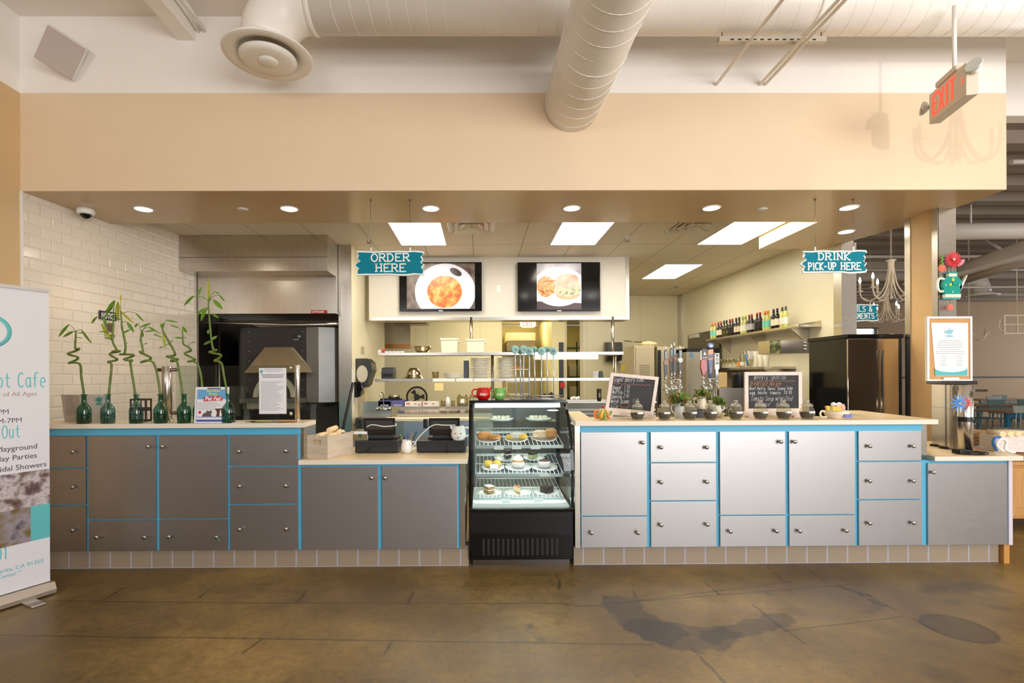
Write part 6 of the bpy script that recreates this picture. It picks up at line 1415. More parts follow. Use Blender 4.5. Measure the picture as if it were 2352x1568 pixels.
# number sticks
HEAD = mat('aqua_paper', (156, 206, 196), .6, noise=.2, nscale=60)
t = thing('stick_rack', 'wire rack on the pastry case holding the table number sticks', 'rack', (P(1229, 920, 4.6).x, 4.62, 1.33))
for z in (.0025, .028):
    b = MB(); w = .225; b.tube([(-w, -.05, z + .003), (w, -.05, z + .003), (w + .03, 0, z + .003), (w, .09, z + .003), (-w, .09, z + .003)], .003, 6, closed=True); b.build('wire', STEEL, t)
for i, (pb, ph, y, num) in enumerate(((1185.5, 1183, 4.6, '16'), (1196, 1195, 4.70, '7'), (1201.5, 1203, 4.6, '23'), (1215.5, 1216, 4.6, '33'), (1229.5, 1227, 4.68, '5'), (1243.5, 1244, 4.6, '21'), (1258, 1256, 4.68, '12'), (1272.5, 1271, 4.6, '20'))):
    a, c = P(pb, 921, y), P(ph, 802 if i % 2 == 0 else 806, y)
    t = thing('number_stick', ['leftmost aqua-headed table number stick in the rack', 'table number stick half behind the one reading 23', 'table number stick reading 23', 'table number stick reading 33', 'table number stick in the middle of the rack, head turned away', 'table number stick reading 21', 'table number stick just left of the one reading 20', 'rightmost table number stick, reading 20'][i], 'number stick', (a.x, y, 1.332), 0, 'table number sticks')
    MB().cyl((0, 0, 0), (c.x - a.x, 0, c.z - 1.332), .006, seg=8).build('rod', mat('acrylic_rod', (214, 224, 234), .1, .5), t)
    hd = MB(); r = .037 if i not in (1, 4, 6) else .030; r0 = random.Random(i); hd.lathe([(.0001, -.014), (r * .7, -.013), (r, -.006), (r * .98, .006), (r * .7, .013), (.0001, .014)], (0, 0, 0), 11, Matrix.Rotation(PI / 2, 4, 'X'), cap=False)
    h_ = hd.build('head', HEAD, t, loc=(c.x - a.x, 0, c.z - 1.332), rot=(0, 0, r0.uniform(-.3, .3)))
    text('number', num, .034, mat('purple_ink', (110, 90, 120), .6), h_, (0, -.0155, -.012), align='CENTER', off=.0006)
# ---- tea jars ----
JG = glass('tea_jar_glass', (240, 238, 222), refl=1.6, rough=.05, milk=.05); TEA = mat('dark_tea', (58, 46, 38), .9, noise=.4, nscale=120, bump=.6, bscale=200)  # a little white in the jar glass stands in for bright reflections
JX = [1464, 1526, 1584, 1632, 1690, 1747, 1800, 1854]
JL = ['below the bakery chalkboard', 'left of the white jug of greenery', 'right in front of the white jug', 'in front of the small green plants', 'left of the weekly special board', 'below the left half of the weekly special board', 'below the right half of the weekly special board', 'at the right end of the row']
j0 = None
for i, (px, l) in enumerate(zip(JX, JL)):
    y = 4.17; x = ray(px, 960)[0] * y; lab = 'glass tea jar with dark leaves ' + l
    if j0 is None:
        t = thing('tea_jar', lab, 'jar', (x, y, TU), 0, 'tea jars along the high counter'); j0 = t
        MB().lathe([(.0001, .004), (.04, 0), (.046, .01), (.057, .04), (.057, .062), (.048, .084), (.040, .095), (.042, .102), (.038, .104)], seg=32, cap=False).build('jar', JG, t)
        MB().lathe([(.0001, .008), (.038, .008), (.0535, .04), (.054, .056), (.0001, .052)], seg=24, cap=False).build('tea_leaves', TEA, t)
        b = MB(); b.lathe([(.041, .104), (.044, .108), (.040, .118), (.026, .130), (.014, .134), (.012, .140), (.019, .147), (.017, .155), (.0001, .158)], seg=24, cap=False); b.build('lid', glass('lid_glass', (240, 236, 222), refl=2.5, rough=.1, milk=.22), t)  # white mixed into the lid glass stands in for its bright reflections
        b = MB(); b.prism([(-.0 + .0585 * math.sin(a), -.0585 * math.cos(a)) for a in [(-.25 + .9 * k / 6) for k in range(7)]] + [(.058 * math.sin(a), -.058 * math.cos(a)) for a in [(.65 - .9 * k / 6) for k in range(7)]], .05, .066, 'z'); b.build('label', PAPER, t)
    else: dup(j0, (x, y, TU), random.Random(i).uniform(-.2, .3), lab)
# ---- chalkboards ----
CHK = mat('chalkboard', (58, 58, 60), .75, noise=.08, nscale=6); CHW = mat('chalk_white', (212, 214, 212), .8); CHP = mat('chalk_pink', (206, 130, 130), .8); CHO = mat('chalk_orange', (206, 150, 112), .8)
FRW = mat('board_frame', (232, 216, 206), .6, noise=.05)
def board(lab, x, y, w, h, shear, drop, fw=.028):
    t = thing('chalkboard', lab, 'chalkboard', (x, y, TU))
    def q(a, c): return (a + shear * c / h, c + drop * a / w)
    z0 = .045
    for n, poly in (('frame_rail', [(-w, z0), (w, z0), (w, z0 + fw), (-w, z0 + fw)]), ('frame_rail', [(-w, z0 + h - fw), (w, z0 + h - fw), (w, z0 + h), (-w, z0 + h)]), ('frame_stile', [(-w, z0 + fw), (-w + fw, z0 + fw), (-w + fw, z0 + h - fw), (-w, z0 + h - fw)]), ('frame_stile', [(w - fw, z0 + fw), (w, z0 + fw), (w, z0 + h - fw), (w - fw, z0 + h - fw)])):
        MB().prism([q(*p) for p in poly], -.006, .012, 'y').build(n, FRW, t)
    MB().prism([q(*p) for p in [(-w + fw, z0 + fw), (w - fw, z0 + fw), (w - fw, z0 + h - fw), (-w + fw, z0 + h - fw)]], 0, .008, 'y').build('slate', CHK, t)
    MB().prism([q(-w - .03, z0 - .03), q(w + .015, z0 - .03), q(w + .015, z0), q(-w - .03, z0)], -.03, .02, 'y').build('ledge', FRW, t)
    for s in (-w * .8, w * .8): MB().box(s - .03, s + .03, -.02, .09, 0, .03).build('foot', FRW, t)
    return t
B1 = board('small white-framed chalkboard listing bakery items, leaning to one side', P(1443, 900, 4.36).x, 4.36, .207, .325, .05, -.02)
L1 = [('. Teapot Bakery Items .', -.150, .31, .042, .0148)]
strokes('title_writing', L1, CHW, B1, .002, loc=(.0, -.001, 0), jit=.12, slant=.25, seed=2)
strokes('list_writing', [('. Bagel', -.16, .245, .033, .0165), ('. Muffin', -.165, .207, .033, .0165), ('. Danish', -.17, .167, .033, .0165), ('. Welsh Scone', -.175, .127, .033, .0155)], CHW, B1, .0026, loc=(0, -.001, 0), jit=.15, slant=.2, seed=4)
strokes('price_writing', [('1.50', -.04, .25, .03, .014), ('2.95', -.042, .212, .03, .014), ('2.95', -.046, .174, .03, .014), ('1.75', .035, .132, .03, .014)], CHW, B1, .0017, loc=(0, -.001, 0), jit=.15, slant=.3, seed=5)
def wave(par, m, x0, x1, z, n, amp, y=-.0016, r=.0016, tilt=0):
    MB().tube([(x0 + (x1 - x0) * k / n, y, z + (amp if k % 2 else -amp) + tilt * k / n) for k in range(n + 1)], r, 5).build('wavy_line', m, par)
wave(B1, CHP, -.15, .195, .298, 14, .005, tilt=-.02); wave(B1, mat('chalk_faint', (130, 130, 130), .8), -.14, .21, .347, 12, .004, tilt=-.01)
b = MB(); b.tube([(-.12 + .03 * math.cos(a), -.0016, .105 + .01 * math.sin(a)) for a in [2 * PI * k / 16 for k in range(16)]], .0015, 5, closed=True); b.tube([(-.15, -.0016, .105), (-.14, -.0016, .083), (-.11, -.0016, .08), (-.092, -.0016, .1)], .0015, 5); b.build('cup_drawing', CHW, B1)
b = MB(); b.tube([(-.03 + .04 * math.cos(a), -.0016, .11 + .02 * math.sin(a)) for a in [2 * PI * k / 16 for k in range(16)]], .0015, 5, closed=True); b.tube([(-.06, -.0016, .1), (-.05, -.0016, .078), (-.01, -.0016, .078), (.0, -.0016, .1)], .0015, 5); b.build('muffin_drawing', CHO, B1)
B2 = board('white-framed chalkboard with the weekly special on it', P(1776, 900, 4.36).x, 4.36, .247, .345, .0, 0, .03)
strokes('title_writing', [('. Weekly Special .', -.2, .325, .042, .0225)], CHW, B2, .0018, loc=(0, -.001, 0), jit=.1, slant=.2, seed=7)
strokes('special_writing', [('Breakfast Burger.', -.205, .27, .04, .0175)], CHO, B2, .0019, loc=(0, -.001, 0), jit=.12, slant=.25, seed=8)
strokes('detail_writing', [('Beef Patty. Swiss. Sunny Side', -.207, .235, .026, .0143), ('egg. bacon. tomato  10.95', -.205, .198, .028, .0162)], CHW, B2, .0024, loc=(0, -.001, 0), jit=.1, slant=.1, seed=9)
strokes('soup_writing', [('.Tomato Soup w/grilled', -.21, .142, .04, .0188), ('Cheese   6.95', -.16, .092, .042, .022)], CHW, B2, .0018, loc=(0, -.001, 0), jit=.14, slant=.25, seed=10)
wave(B2, CHO, -.205, .19, .31, 12, .004)
# ---- pitchers of greenery ----
FOL = mat('succulent', (112, 140, 60), .6, noise=.35, nscale=60); FOLR = mat('foliage_red', (170, 130, 90), .6, noise=.3, nscale=60)
def greenery(t, r, z, n, seed):
    rnd = random.Random(seed)
    for m, nn in ((FOL, n), (FOLR, n // 3)):
        b = MB()
        for k in range(nn):
            a, e = rnd.uniform(0, 2 * PI), rnd.uniform(.1, 1.4); d = Vector((math.cos(a) * math.cos(e), math.sin(a) * math.cos(e), math.sin(e)))
            q = Vector((0, 0, z)) + d * r * rnd.uniform(.35, .85); b.leaf(q, d + Vector((rnd.uniform(-.5, .5), rnd.uniform(-.5, .5), rnd.uniform(-.2, .5))), (rnd.uniform(-1, 1), rnd.uniform(-1, 1), .5), r * rnd.uniform(.35, .6), r * .13, .2)
        b.build('leaves' if m is FOL else 'reddish_leaves', m, t)['kind'] = 'stuff'
def pitcher(lab, px, y, z, r, h, gr, seed, m, hd=-1):
    x = ray(px, 900)[0] * y; t = thing('pitcher', lab, 'pitcher', (x, y, z))
    MB().lathe([(r * .8, 0), (r, .006), (r * 1.02, h * .3), (r * .9, h * .62), (r * .72, h * .8), (r * .88, h), (r * .8, h), (r * .62, h * .8)], seg=26, cap=False).build('body', m, t)
    MB().tube(crv([(hd * r * .75, 0, h * .88), (hd * r * 1.5, 0, h * .82), (hd * r * 1.6, 0, h * .5), (hd * r * 1.0, 0, h * .28)]), r * .12, 8).build('handle', m, t)
    pt = thing('potted_greenery', 'small leafy plant in the ' + lab.replace('white ', '', 1) if 0 else 'green and reddish leaves growing in the ' + lab, 'plant', (x, y, z + h * .8)); greenery(pt, gr, 0, 150, seed)
    MB().lathe([(r * .6, -.02), (r * .68, .004), (.0001, .008)], seg=14).build('soil', TEA, pt); pt['label'] = 'green and reddish leaves in the ' + lab.split(',')[0]
pitcher('pale blue-white jug, the one nearest the bakery board', 1561, 4.36, TU, .044, .13, .10, 3, mat('pale_blue_china', (206, 210, 216), .3))
pitcher('cream footed jug, raised on a little dark stand', 1612, 4.40, TU + .07, .042, .115, .075, 5, mat('cream_china', (232, 220, 196), .3))
x = ray(1612, 900)[0] * 4.40; tag(MB().box(-.07, .07, -.05, .05, 0, .066).build('riser', BLACK, loc=(x, 4.40, TU), bevel=.004), 'small dark stand under the cream jug behind the jars', 'stand')
pitcher('low white cup, the one right of the footed jug', 1646, 4.37, TU + .04, .04, .07, .075, 8, CHINA, 1)
x = ray(1646, 900)[0] * 4.37; tag(MB().lathe([(.03, 0), (.05, .01), (.07, .034), (.07, .037), (.0001, .03)], seg=22).build('saucer', mat('cream_china', (0, 0, 0)), loc=(x, 4.37, TU)), 'cream footed saucer under the low cup of greenery', 'saucer')
# vegetable teapot
x = ray(1386, 950)[0] * 4.2; t = thing('vegetable_teapot', 'colourful vegetable-shaped ceramic teapot beside the bakery board', 'teapot', (x, 4.2, TU))
MB().lathe([(.03, 0), (.045, .02), (.055, .05), (.045, .075), (.03, .09), (.0001, .094)], seg=20).build('body', mat('veg_body', (206, 200, 140), .3, noise=.3, nscale=30), t)
MB().tube([(-.045, 0, .07), (-.07, 0, .075), (-.075, 0, .04), (-.06, 0, .015), (-.04, 0, .02)], .012, 8).build('handle', mat('carrot', (232, 136, 50), .35), t)
for x_, c_, a in ((-.028, (232, 180, 60), .2), (.02, (226, 120, 50), -.3), (.0, (140, 170, 70), .1)): MB().tube([(x_ - a * .05, -.045, .01), (x_, -.055, .045), (x_ + a * .05, -.04, .08)], [.006, .013, .006], 8).build('vegetable', mat('veg_%d' % c_[1], c_, .35), t)
MB().ball((.0, 0, .104), .014, 10).build('lid_knob', mat('tomato', (200, 40, 40), .3), t); MB().tube([(.045, 0, .04), (.07, 0, .07)], [.014, .008], 8).build('spout', mat('green_pea', (110, 150, 70), .4), t)
# sweetener cup
x = ray(1921, 950)[0] * 4.2; t = thing('teacup', 'big cream teacup at the right end of the high counter', 'cup', (x, 4.2, TU))
MB().lathe([(.06, 0), (.065, .008), (.085, .035), (.098, .062), (.092, .062), (.078, .034), (.0001, .02)], seg=30).build('bowl', mat('cream_china', (0, 0, 0)), t)
MB().tube(crv([(-.09, 0, .055), (-.12, 0, .062), (-.135, 0, .04), (-.12, 0, .012), (-.08, 0, .015)]), .008, 8).build('handle', mat('cream_china', (0, 0, 0)), t); MB().box(.0, .06, -.096, -.09, .012, .04).build('blue_label', mat('violet_print', (110, 110, 190), .4), t)
rnd = random.Random(11)
for k in range(14):
    c_, nm = [((240, 236, 228), 'white'), ((240, 206, 90), 'yellow'), ((240, 186, 170), 'pink')][k % 3]
    a = k * 2.4; rr = .02 + .055 * ((k * 7) % 10) / 10
    o = MB().box(-.028, .028, -.003, .003, -.02, .02).build('sweetener_packet', mat('packet_' + nm, c_, .6), loc=(x + rr * math.cos(a), 4.2 + rr * math.sin(a) * .8, TU + .07 + .012 * (k % 3)), rot=(rnd.uniform(-.5, .1), rnd.uniform(-.4, .4), rnd.uniform(-.6, .6)))
    tag(o, '%s sweetener packet heaped in the big teacup' % nm, 'packet', '%s sweetener packets in the teacup' % nm)
for s in (-.02, .03):
    pass
t = thing('salt_cellar', 'two little white lidded pots on top of the sweetener packets', 'pots', (x, 4.2, TU + .1))
for s in (-.022, .024): MB().lathe([(.016, 0), (.022, .01), (.02, .025), (.008, .032), (.0001, .036)], (s, 0, 0), 14).build('pot', CHINA, t)
# inner bar surface behind the high ledge
o = box(1.04, 3.4, 4.60, 5.15, ZL - .03, ZL).build('inner_bar', STEELH); tag(o, 'low steel inner bar behind the tea jars', 'bar')
tag(box(1.06, 3.38, 4.62, 5.10, 0, ZL - .032).build('bar_cabinet', STEELD), 'steel base cabinet of the inner bar', 'cabinet')
# beer towers
def tower(lab, px, ytop, y):
    a = P(px, ytop, y); t = thing('beer_tower', lab, 'beer tower', (a.x, y, ZL)); h = a.z - ZL
    MB().lathe([(.06, 0), (.06, .01), (.032, .02), (.032, h), (.034, h + .004), (.034, h + .012), (.0001, h + .014)], seg=26).build('column', mat('polished_steel', (0, 0, 0)), t)
    return t, h
def handle(t, px, py0, py1, y, kind, sub, hy):
    """tap handle from the collar (py1) up to its top (py0)"""
    a, c = P(px, py1, y), P(px, py0, y); x = a.x - t.location.x; z0, z1 = a.z - t.location.z, c.z - t.location.z; L = z1 - z0; dy = y - t.location.y
    tap = MB().lathe([(.012, 0), (.014, .02), (.009, .03), (.009, .045)], (x, dy, z0 - .05), 14).tube([(x, dy + .05, z0 - .06), (x, dy, z0 - .055), (x, dy - .03, z0 - .075), (x, dy - .035, z0 - .11)], .010, 8).build('tap', CHROME, t)
    g = lambda n, m, b: b.build(n, m, tap)
    if kind == 'dark':
        g('ferrule', STEEL, MB().lathe([(.007, 0), (.006, .05)], (x, dy, z0 - .01), 10))
        g('grip', mat('grip_black', (46, 48, 52), .35), MB().prism([(x - .008, z0 + .03), (x + .008, z0 + .03), (x + .017, z0 + L * .5), (x - .017, z0 + L * .5)], dy - .008, dy + .008, 'y'))
        d = MB(); disc(d, x, z0 + L * .55, .022, .024, dy - .014, dy + .008, 20); g('round_badge', mat('badge_%d' % sub, [(150, 110, 70), (214, 206, 196), (120, 84, 60)][sub % 3], .35), d)
        d = MB(); d.prism([(x - .011, z0 + L * .62), (x + .013, z0 + L * .62), (x + .016, z0 + L * .86), (x - .013, z0 + L * .86)], dy - .012, dy + .006, 'y'); g('name_panel', mat('panel_dark', (50, 52, 58), .3), d)
        d = MB(); d.prism([(x - .007, z0 + L * .64), (x + .009, z0 + L * .64), (x + .012, z0 + L * .84), (x - .009, z0 + L * .84)], dy - .0135, dy - .012, 'y'); g('name_print', mat('panel_pale', (150, 166, 170), .4), d)
        g('top_finial', CHROME, MB().lathe([(.006, 0), (.008, L * .05), (.006, L * .07), (.008, L * .1), (.004, L * .13), (.0001, L * .14)], (x, dy, z0 + L * .86), 12))
        d = MB(); d.prism([(x - .006, z0 + .04), (x + .006, z0 + .04), (x + .002, z0 + .075)], dy - .0095, dy - .008, 'y'); g('white_mark', WHITEP, d)
    elif kind == 'red':
        g('ferrule', CHROME, MB().lathe([(.008, 0), (.01, .05)], (x, dy, z0 - .01), 12))
        g('grip', mat('red_lacquer', (172, 40, 36), .15, noise=.3, nscale=30), MB().prism([(x - .01, z0 + .04), (x + .01, z0 + .04), (x + .03, z0 + L * .42), (x + .02, z0 + L * .66), (x - .022, z0 + L * .66), (x - .03, z0 + L * .42)], dy - .014, dy + .014, 'y'))
        d = MB().box(x - .018, x + .024, dy - .02, dy + .01, z0 + L * .66, z0 + L); g('name_panel', mat('label_black', (28, 26, 28), .3), d)
        text('name_print', 'PILSNER', .0125, WHITEP, tap, (x + .003, dy - .021, z0 + L * .7), align='CENTER', off=.0005)
        d = MB(); d.prism([(x - .01, z0 + L * .8), (x + .016, z0 + L * .8), (x + .003, z0 + L * .92)], dy - .0215, dy - .02, 'y'); g('white_mark', WHITEP, d)
        g('white_edge', WHITEP, MB().prism([(x - .03, z0 + L * .64), (x - .019, z0 + L * .64), (x - .019, z0 + L * .95), (x - .027, z0 + L * .95)], dy - .012, dy + .008, 'y'))
    elif kind == 'blue':
        g('grip', mat('blue_lacquer', (44, 72, 130), .25), MB().prism([(x - .01, z0), (x + .01, z0), (x + .022, z0 + L * .52), (x - .02, z0 + L * .5)], dy - .012, dy + .012, 'y'))
        d = MB(); d.prism([(x - .018, z0 + L * .5), (x + .022, z0 + L * .52), (x + .026, z0 + L * .8), (x - .02, z0 + L * .78)], dy - .013, dy + .012, 'y'); g('orange_band', mat('pale_orange', (226, 170, 140), .4), d)
        d = MB(); d.prism([(x - .02, z0 + L * .64), (x + .024, z0 + L * .66), (x + .02, z0 + L * .56), (x - .018, z0 + L * .54)], dy - .0145, dy - .013, 'y'); g('blue_band', mat('blue_lacquer', (0, 0, 0)), d)
        d = MB(); disc(d, x + .004, z0 + L * .9, .026, .024, dy - .014, dy + .01, 20); g('round_badge', mat('badge_blue', (60, 100, 170), .3), d)
        d = MB(); disc(d, x + .004, z0 + L * .89, .018, .012, dy - .0155, dy - .014, 16); g('badge_print', mat('badge_white', (214, 210, 206), .4), d)
        strokes('name_print', [('TAPS', 0, 0, .014, .016)], WHITEP, tap, .0022, loc=(x + .008, dy - .014, z0 + .045), rot=(PI / 2, -PI / 2, 0))
    else:
        g('grip', mat('acrylic_rod', (0, 0, 0)), MB().box(x - .011, x + .011, dy - .01, dy + .01, z0 - .03, z0 + L * .36))
        g('name_panel', WHITEP, MB().box(x - .021, x + .021, dy - .012, dy + .01, z0 + L * .36, z0 + L))
        strokes('name_print', [('805', 0, 0, .022, .036)], mat('ink_black', (30, 30, 34), .5), tap, .004, loc=(x - .011, dy - .0125, z0 + L * .97), rot=(PI / 2, PI / 2, 0))
T1, th = tower('chrome beer tap tower with grey and black handles, the left one', 1557, 873, 4.85)
for px, p0_, p1_, y, k in ((1529, 793, 880, 4.74, 0), (1542, 790, 872, 4.80, 2), (1549, 785, 870, 4.86, 2), (1562, 793, 868, 4.72, 1)): handle(T1, px, p0_, p1_, y, 'dark', k, 0)
MB().cyl((P(1529, 890, 4.8).x - T1.location.x, -.06, th - .08), (.02, 0, th - .08), .014, seg=10).build('tap_arm', CHROME, T1)
T2, th = tower('chrome beer tap tower with red, blue and white 805 handles', 1639, 872, 4.85)
handle(T2, 1616, 801, 872, 4.76, 'red', 0, 0); handle(T2, 1631, 785, 868, 4.80, 'blue', 0, 0); handle(T2, 1646, 811, 868, 4.78, 'white', 0, 0)
MB().cyl((P(1614, 888, 4.8).x - T2.location.x, -.06, th - .08), (.02, 0, th - .08), .014, seg=10).build('tap_arm', CHROME, T2)
# ---- right end: dispenser, cork board, cups ----
z1 = P(2160, 882, 4.5).z
t = thing('steel_dispenser', 'tall stainless steel drinks dispenser at the right end of the low counter', 'dispenser', (4.16, 4.66, TL), 0)
pA, pB = Vector((4.165, 4.66)), Vector((4.05, 4.33)); dv = Vector((.30, -.02))
b = MB(); b.prism([tuple(pB), tuple(pB + Vector((.14, .0))), tuple(pB + Vector((.30, .30))), tuple(pA + Vector((.06, .06))), tuple(pA)], TL + .02, z1, 'z'); b.build('cabinet', mat('bronze_steel', (176, 164, 140), .3, 1, noise=.05), t, True, bevel=.004)
n_ = (pA - pB).normalized(); q_ = Vector((-n_.y, n_.x)) * .003
for k0, k1, za, zb in ((0, 1, .36, .364), (.30, .33, .02, z1 - TL), (.08, .1, .02, z1 - TL)):
    A_, B_ = pB + (pA - pB) * k0 + q_, pB + (pA - pB) * k1 + q_; quad(tuple(A_), tuple(B_), TL + za, TL + zb, .001).build('panel_seam', STEELD, t, True)
b = MB(); b.prism([tuple(pB + Vector((-.03, -.02))), tuple(pB + Vector((.19, -.03))), tuple(pB + Vector((.36, .34))), tuple(pA + Vector((.04, .10))), tuple(pA + Vector((-.03, .02)))], z1, z1 + .03, 'z'); b.build('top_cover', BLACK, t, True, bevel=.004)
for k in (.15, .6): q = pA + (pB - pA) * k; MB().box(q.x - .02, q.x + .01, q.y - .03, q.y + .03, TL, TL + .02).build('foot', BLACK, t, True)
v = P(2211, 1036, 4.31); zt = P(2211, 885, 4.26).z
t = thing('cup_tube', 'tall chrome cup dispenser tube with a coloured cup showing', 'cup dispenser', (P(2212, 960, 4.26).x, 4.24, TL))
MB().lathe([(.05, 0), (.05, zt - TL)], seg=28).build('tube', mat('polished_steel', (0, 0, 0)), t); MB().box(.005, .11, -.08, .04, zt - TL - .05, zt - TL - .03).build('lever', CHROME, t); MB().lathe([(.053, .26), (.053, .30)], seg=26, cap=False).build('dark_band', BLACK, t)
b = MB(); b.box(.04, .075, -.04, -.02, .25, .28); b.build('knob', BLACK, t)
v = P(2205, 925, 4.2); t = thing('paper_flower', 'blue yellow and red spiky paper flower on the chrome cup tube', 'decoration', (v.x, 4.17, v.z))
for nm, c_, n, r_, off in (('blue_petals', (70, 130, 200), 12, .085, -.035), ('red_petals', (196, 60, 70), 10, .05, .02), ('yellow_petals', (236, 200, 60), 8, .04, .0)):
    b = MB()
    for k in range(n): a = 2 * PI * k / n; b.leaf((off, 0, 0), (math.cos(a), -.1, math.sin(a)), (0, -1, 0), r_, .008, .1)
    b.build(nm, mat(nm, c_, .5), t)
v = P(2237, 1040, 4.14); t = thing('black_lid_tray', 'flat black oval tray at the front of the low right counter', 'tray', (v.x, 4.14, TL))
b = MB(); b.lathe([(.075, 0), (.11, .006), (.115, .016), (.10, .022), (.0001, .018)], seg=30, M=Matrix.Diagonal((1, .55, 1, 1))); b.build('tray', BLACKG, t); MB().box(-.14, -.05, -.03, .05, .004, .04).build('holder', BLACK, t, bevel=.008)
# cork board
yb = 4.44; a, c = P(2127, 727, yb), P(2231, 874, yb); w, h = (c.x - a.x) / 2, (a.z - c.z)
t = thing('notice_board', 'white-framed cork board with a teapot notice on top of the dispenser', 'notice board', ((a.x + c.x) / 2, yb, z1 + .03)); h = a.z - z1 - .03
for n, bb in (('frame', (-w, -w + .018, 0, h)), ('frame', (w - .018, w, 0, h)), ('frame', (-w + .018, w - .018, h - .018, h)), ('frame', (-w + .018, w - .018, 0, .014))): MB().box(bb[0], bb[1], -.012, .012, bb[2], bb[3]).build(n, WHITEP, t)
MB().box(-w + .018, w - .018, -.002, .008, .014, h - .018).build('cork', mat('cork', (206, 158, 104), .9, noise=.12, nscale=60), t)
ps = MB().prism([(-w * .62, h * .075), (w * .84, h * .075), (w * .84, h * .90), (-w * .8, h * .905)], -.006, -.003, 'y').build('poster', PAPER, t)
MB().prism([(-w * .64, h * .08), (w * .8, h * .08), (w * .8, h * .2)] + [(w * .08 + w * .72 * math.cos(R(q)), h * .2 - h * .065 * math.sin(R(q))) for q in range(15, 180, 15)] + [(-w * .66, h * .2)], -.0075, -.006, 'y').build('wave', TEALP, ps)
b = MB(); teapot_logo(b, -.0, h * .76, .055, -.0075); b.build('logo', mat('logo_light', (140, 200, 214), .6), ps)
b = MB(); lines(b, -w * .62, w * .7, h * .42, h * .62, 7, -.0075, .004, 3, True); lines(b, -w * .42, -w * .12, h * .24, h * .38, 5, -.0075, .004, 4, True); lines(b, w * .3, w * .6, h * .24, h * .38, 5, -.0075, .004, 5, True); b.build('print', mat('ink_pale', (170, 168, 170), .7), ps)
MB().box(-w * .3, w * .4, -.014, -.012, .002, .03).build('tab', WHITEP, t)
# gift bags, basket, packets
v = P(2328, 1034, 4.22); t = thing('gift_box', 'white speckled gift box full of tan napkin rolls at the far right', 'box', (v.x + .02, 4.30, TL), -.15)
MB().box(-.13, .16, -.06, .1, 0, .14).build('box', mat('speckled', (226, 214, 206), .7, noise=.12, nscale=60), t, bevel=.004)
for k in range(4): tag(MB().tube([(-.0, -.08, 0), (0, .08, 0)], .024, 10).build('napkin_roll', NAP, loc=(v.x - .07 + .058 * k, 4.30, TL + .155), rot=(0, 0, .1 * k - .2)), 'tan napkin roll lying in the white speckled gift box', 'napkin roll', 'napkin rolls in the gift box')
t = thing('ribbon_bow', 'blue and white ribbon bow beside the gift box at the far right', 'ribbon', (P(2295, 1020, 4.2).x, 4.17, TL)); 
b = MB(); b.tube(crv([(0, 0, .02), (-.05, 0, .07), (-.02, 0, .12), (.03, 0, .1), (.02, 0, .04), (.07, 0, .0 + .012), (.1, 0, .012)]), .01, 8); b.build('ribbon', WHITEP, t); b = MB(); b.tube(crv([(-.03, .02, .02), (-.06, .02, .08), (-.04, .02, .13), (.0, .02, .13)]), .01, 8); b.build('blue_ribbon', mat('ribbon_blue', (40, 110, 180), .5), t)
v = P(2247, 1020, 4.62); t = thing('wicker_basket', 'woven natural basket behind the chrome cup tube', 'basket', (v.x, 4.66, TL))
b = MB(); b.lathe([(.08, 0), (.10, .02), (.105, .10), (.11, .14), (.1, .14), (.09, .02), (.0001, .01)], seg=24); b.build('wicker', mat('wicker', (172, 138, 94), .8, noise=.3, nscale=30, bump=1, bscale=50), t)
b = MB()
for z in (.03, .06, .09, .12): b.tube([(.107 * math.cos(2 * PI * k / 24), .107 * math.sin(2 * PI * k / 24), z + .005 * (-1) ** k) for k in range(24)], .008, 5, closed=True)
b.build('weave', mat('wicker', (0, 0, 0)), t)
rnd = random.Random(9)
for k in range(9):
    c_, nm = [((226, 226, 232), 'white'), ((150, 190, 220), 'blue'), ((226, 160, 160), 'pink')][k % 3]
    v = PZ(2232 + 7 * k, 1026 + (k % 3) * 2, TL); tag(MB().box(-.03, .03, -.02, .02, 0, .008).build('creamer_packet', mat('creamer_' + nm, c_, .5), loc=(v.x, v.y + .0, TL + .0085 * (k % 2)), rot=(0, 0, rnd.uniform(-1, 1))), '%s sugar packet strewn behind the black tray' % nm, 'packet', '%s sugar packets behind the tray' % nm)
# teapot clock on the column
v = P(2186, 655, 5.0); t = thing('teapot_clock', 'teal teapot-shaped wall clock with metal flowers on the steel column', 'clock', (v.x, 5.02, v.z))
TC = mat('clock_teal', (20, 160, 140), .3); W_ = mat('clock_cream', (236, 232, 216), .4)
b = MB(); b.prism([(-.08, -.07)] + [(.0 + .095 * math.cos(R(q)), -.0 + .1 * math.sin(R(q))) for q in range(-30, 211, 20)] + [], -.03, 0, 'y'); b.prism([(-.075, -.1), (.075, -.1), (.085, -.04), (-.085, -.04)], -.029, -.001, 'y'); b.build('body', TC, t)
MB().box(-.078, .078, -.035, 0, -.12, -.09).build('foot_band', W_, t); b = MB(); b.box(-.04, .04, -.035, 0, .085, .115); b.build('neck_band', W_, t); MB().box(-.05, .05, -.038, 0, .115, .125).build('rim', TC, t)
b = MB()
for k in range(7): b.ball((-.072 + .024 * k, -.016, -.125), .014, 8)
b.build('scalloped_edge', mat('clock_aqua', (110, 200, 190), .4), t)
MB().tube(crv([(-.07, -.015, .06), (-.11, -.015, .07), (-.135, -.015, .04), (-.135, -.015, -.03), (-.11, -.015, -.06), (-.07, -.015, -.055)]), .013, 8).build('handle', W_, t)
MB().prism([(.07, -.02), (.145, .1), (.15, .095), (.085, -.05)], -.03, -.004, 'y').build('spout', W_, t)
for nm, x, z in (('12', -.012, .06), ('3', .06, -.01), ('6', -.006, -.075), ('9', -.075, -.01)): text('numeral', nm, .03, WHITEP, t, (x, -.031, z))
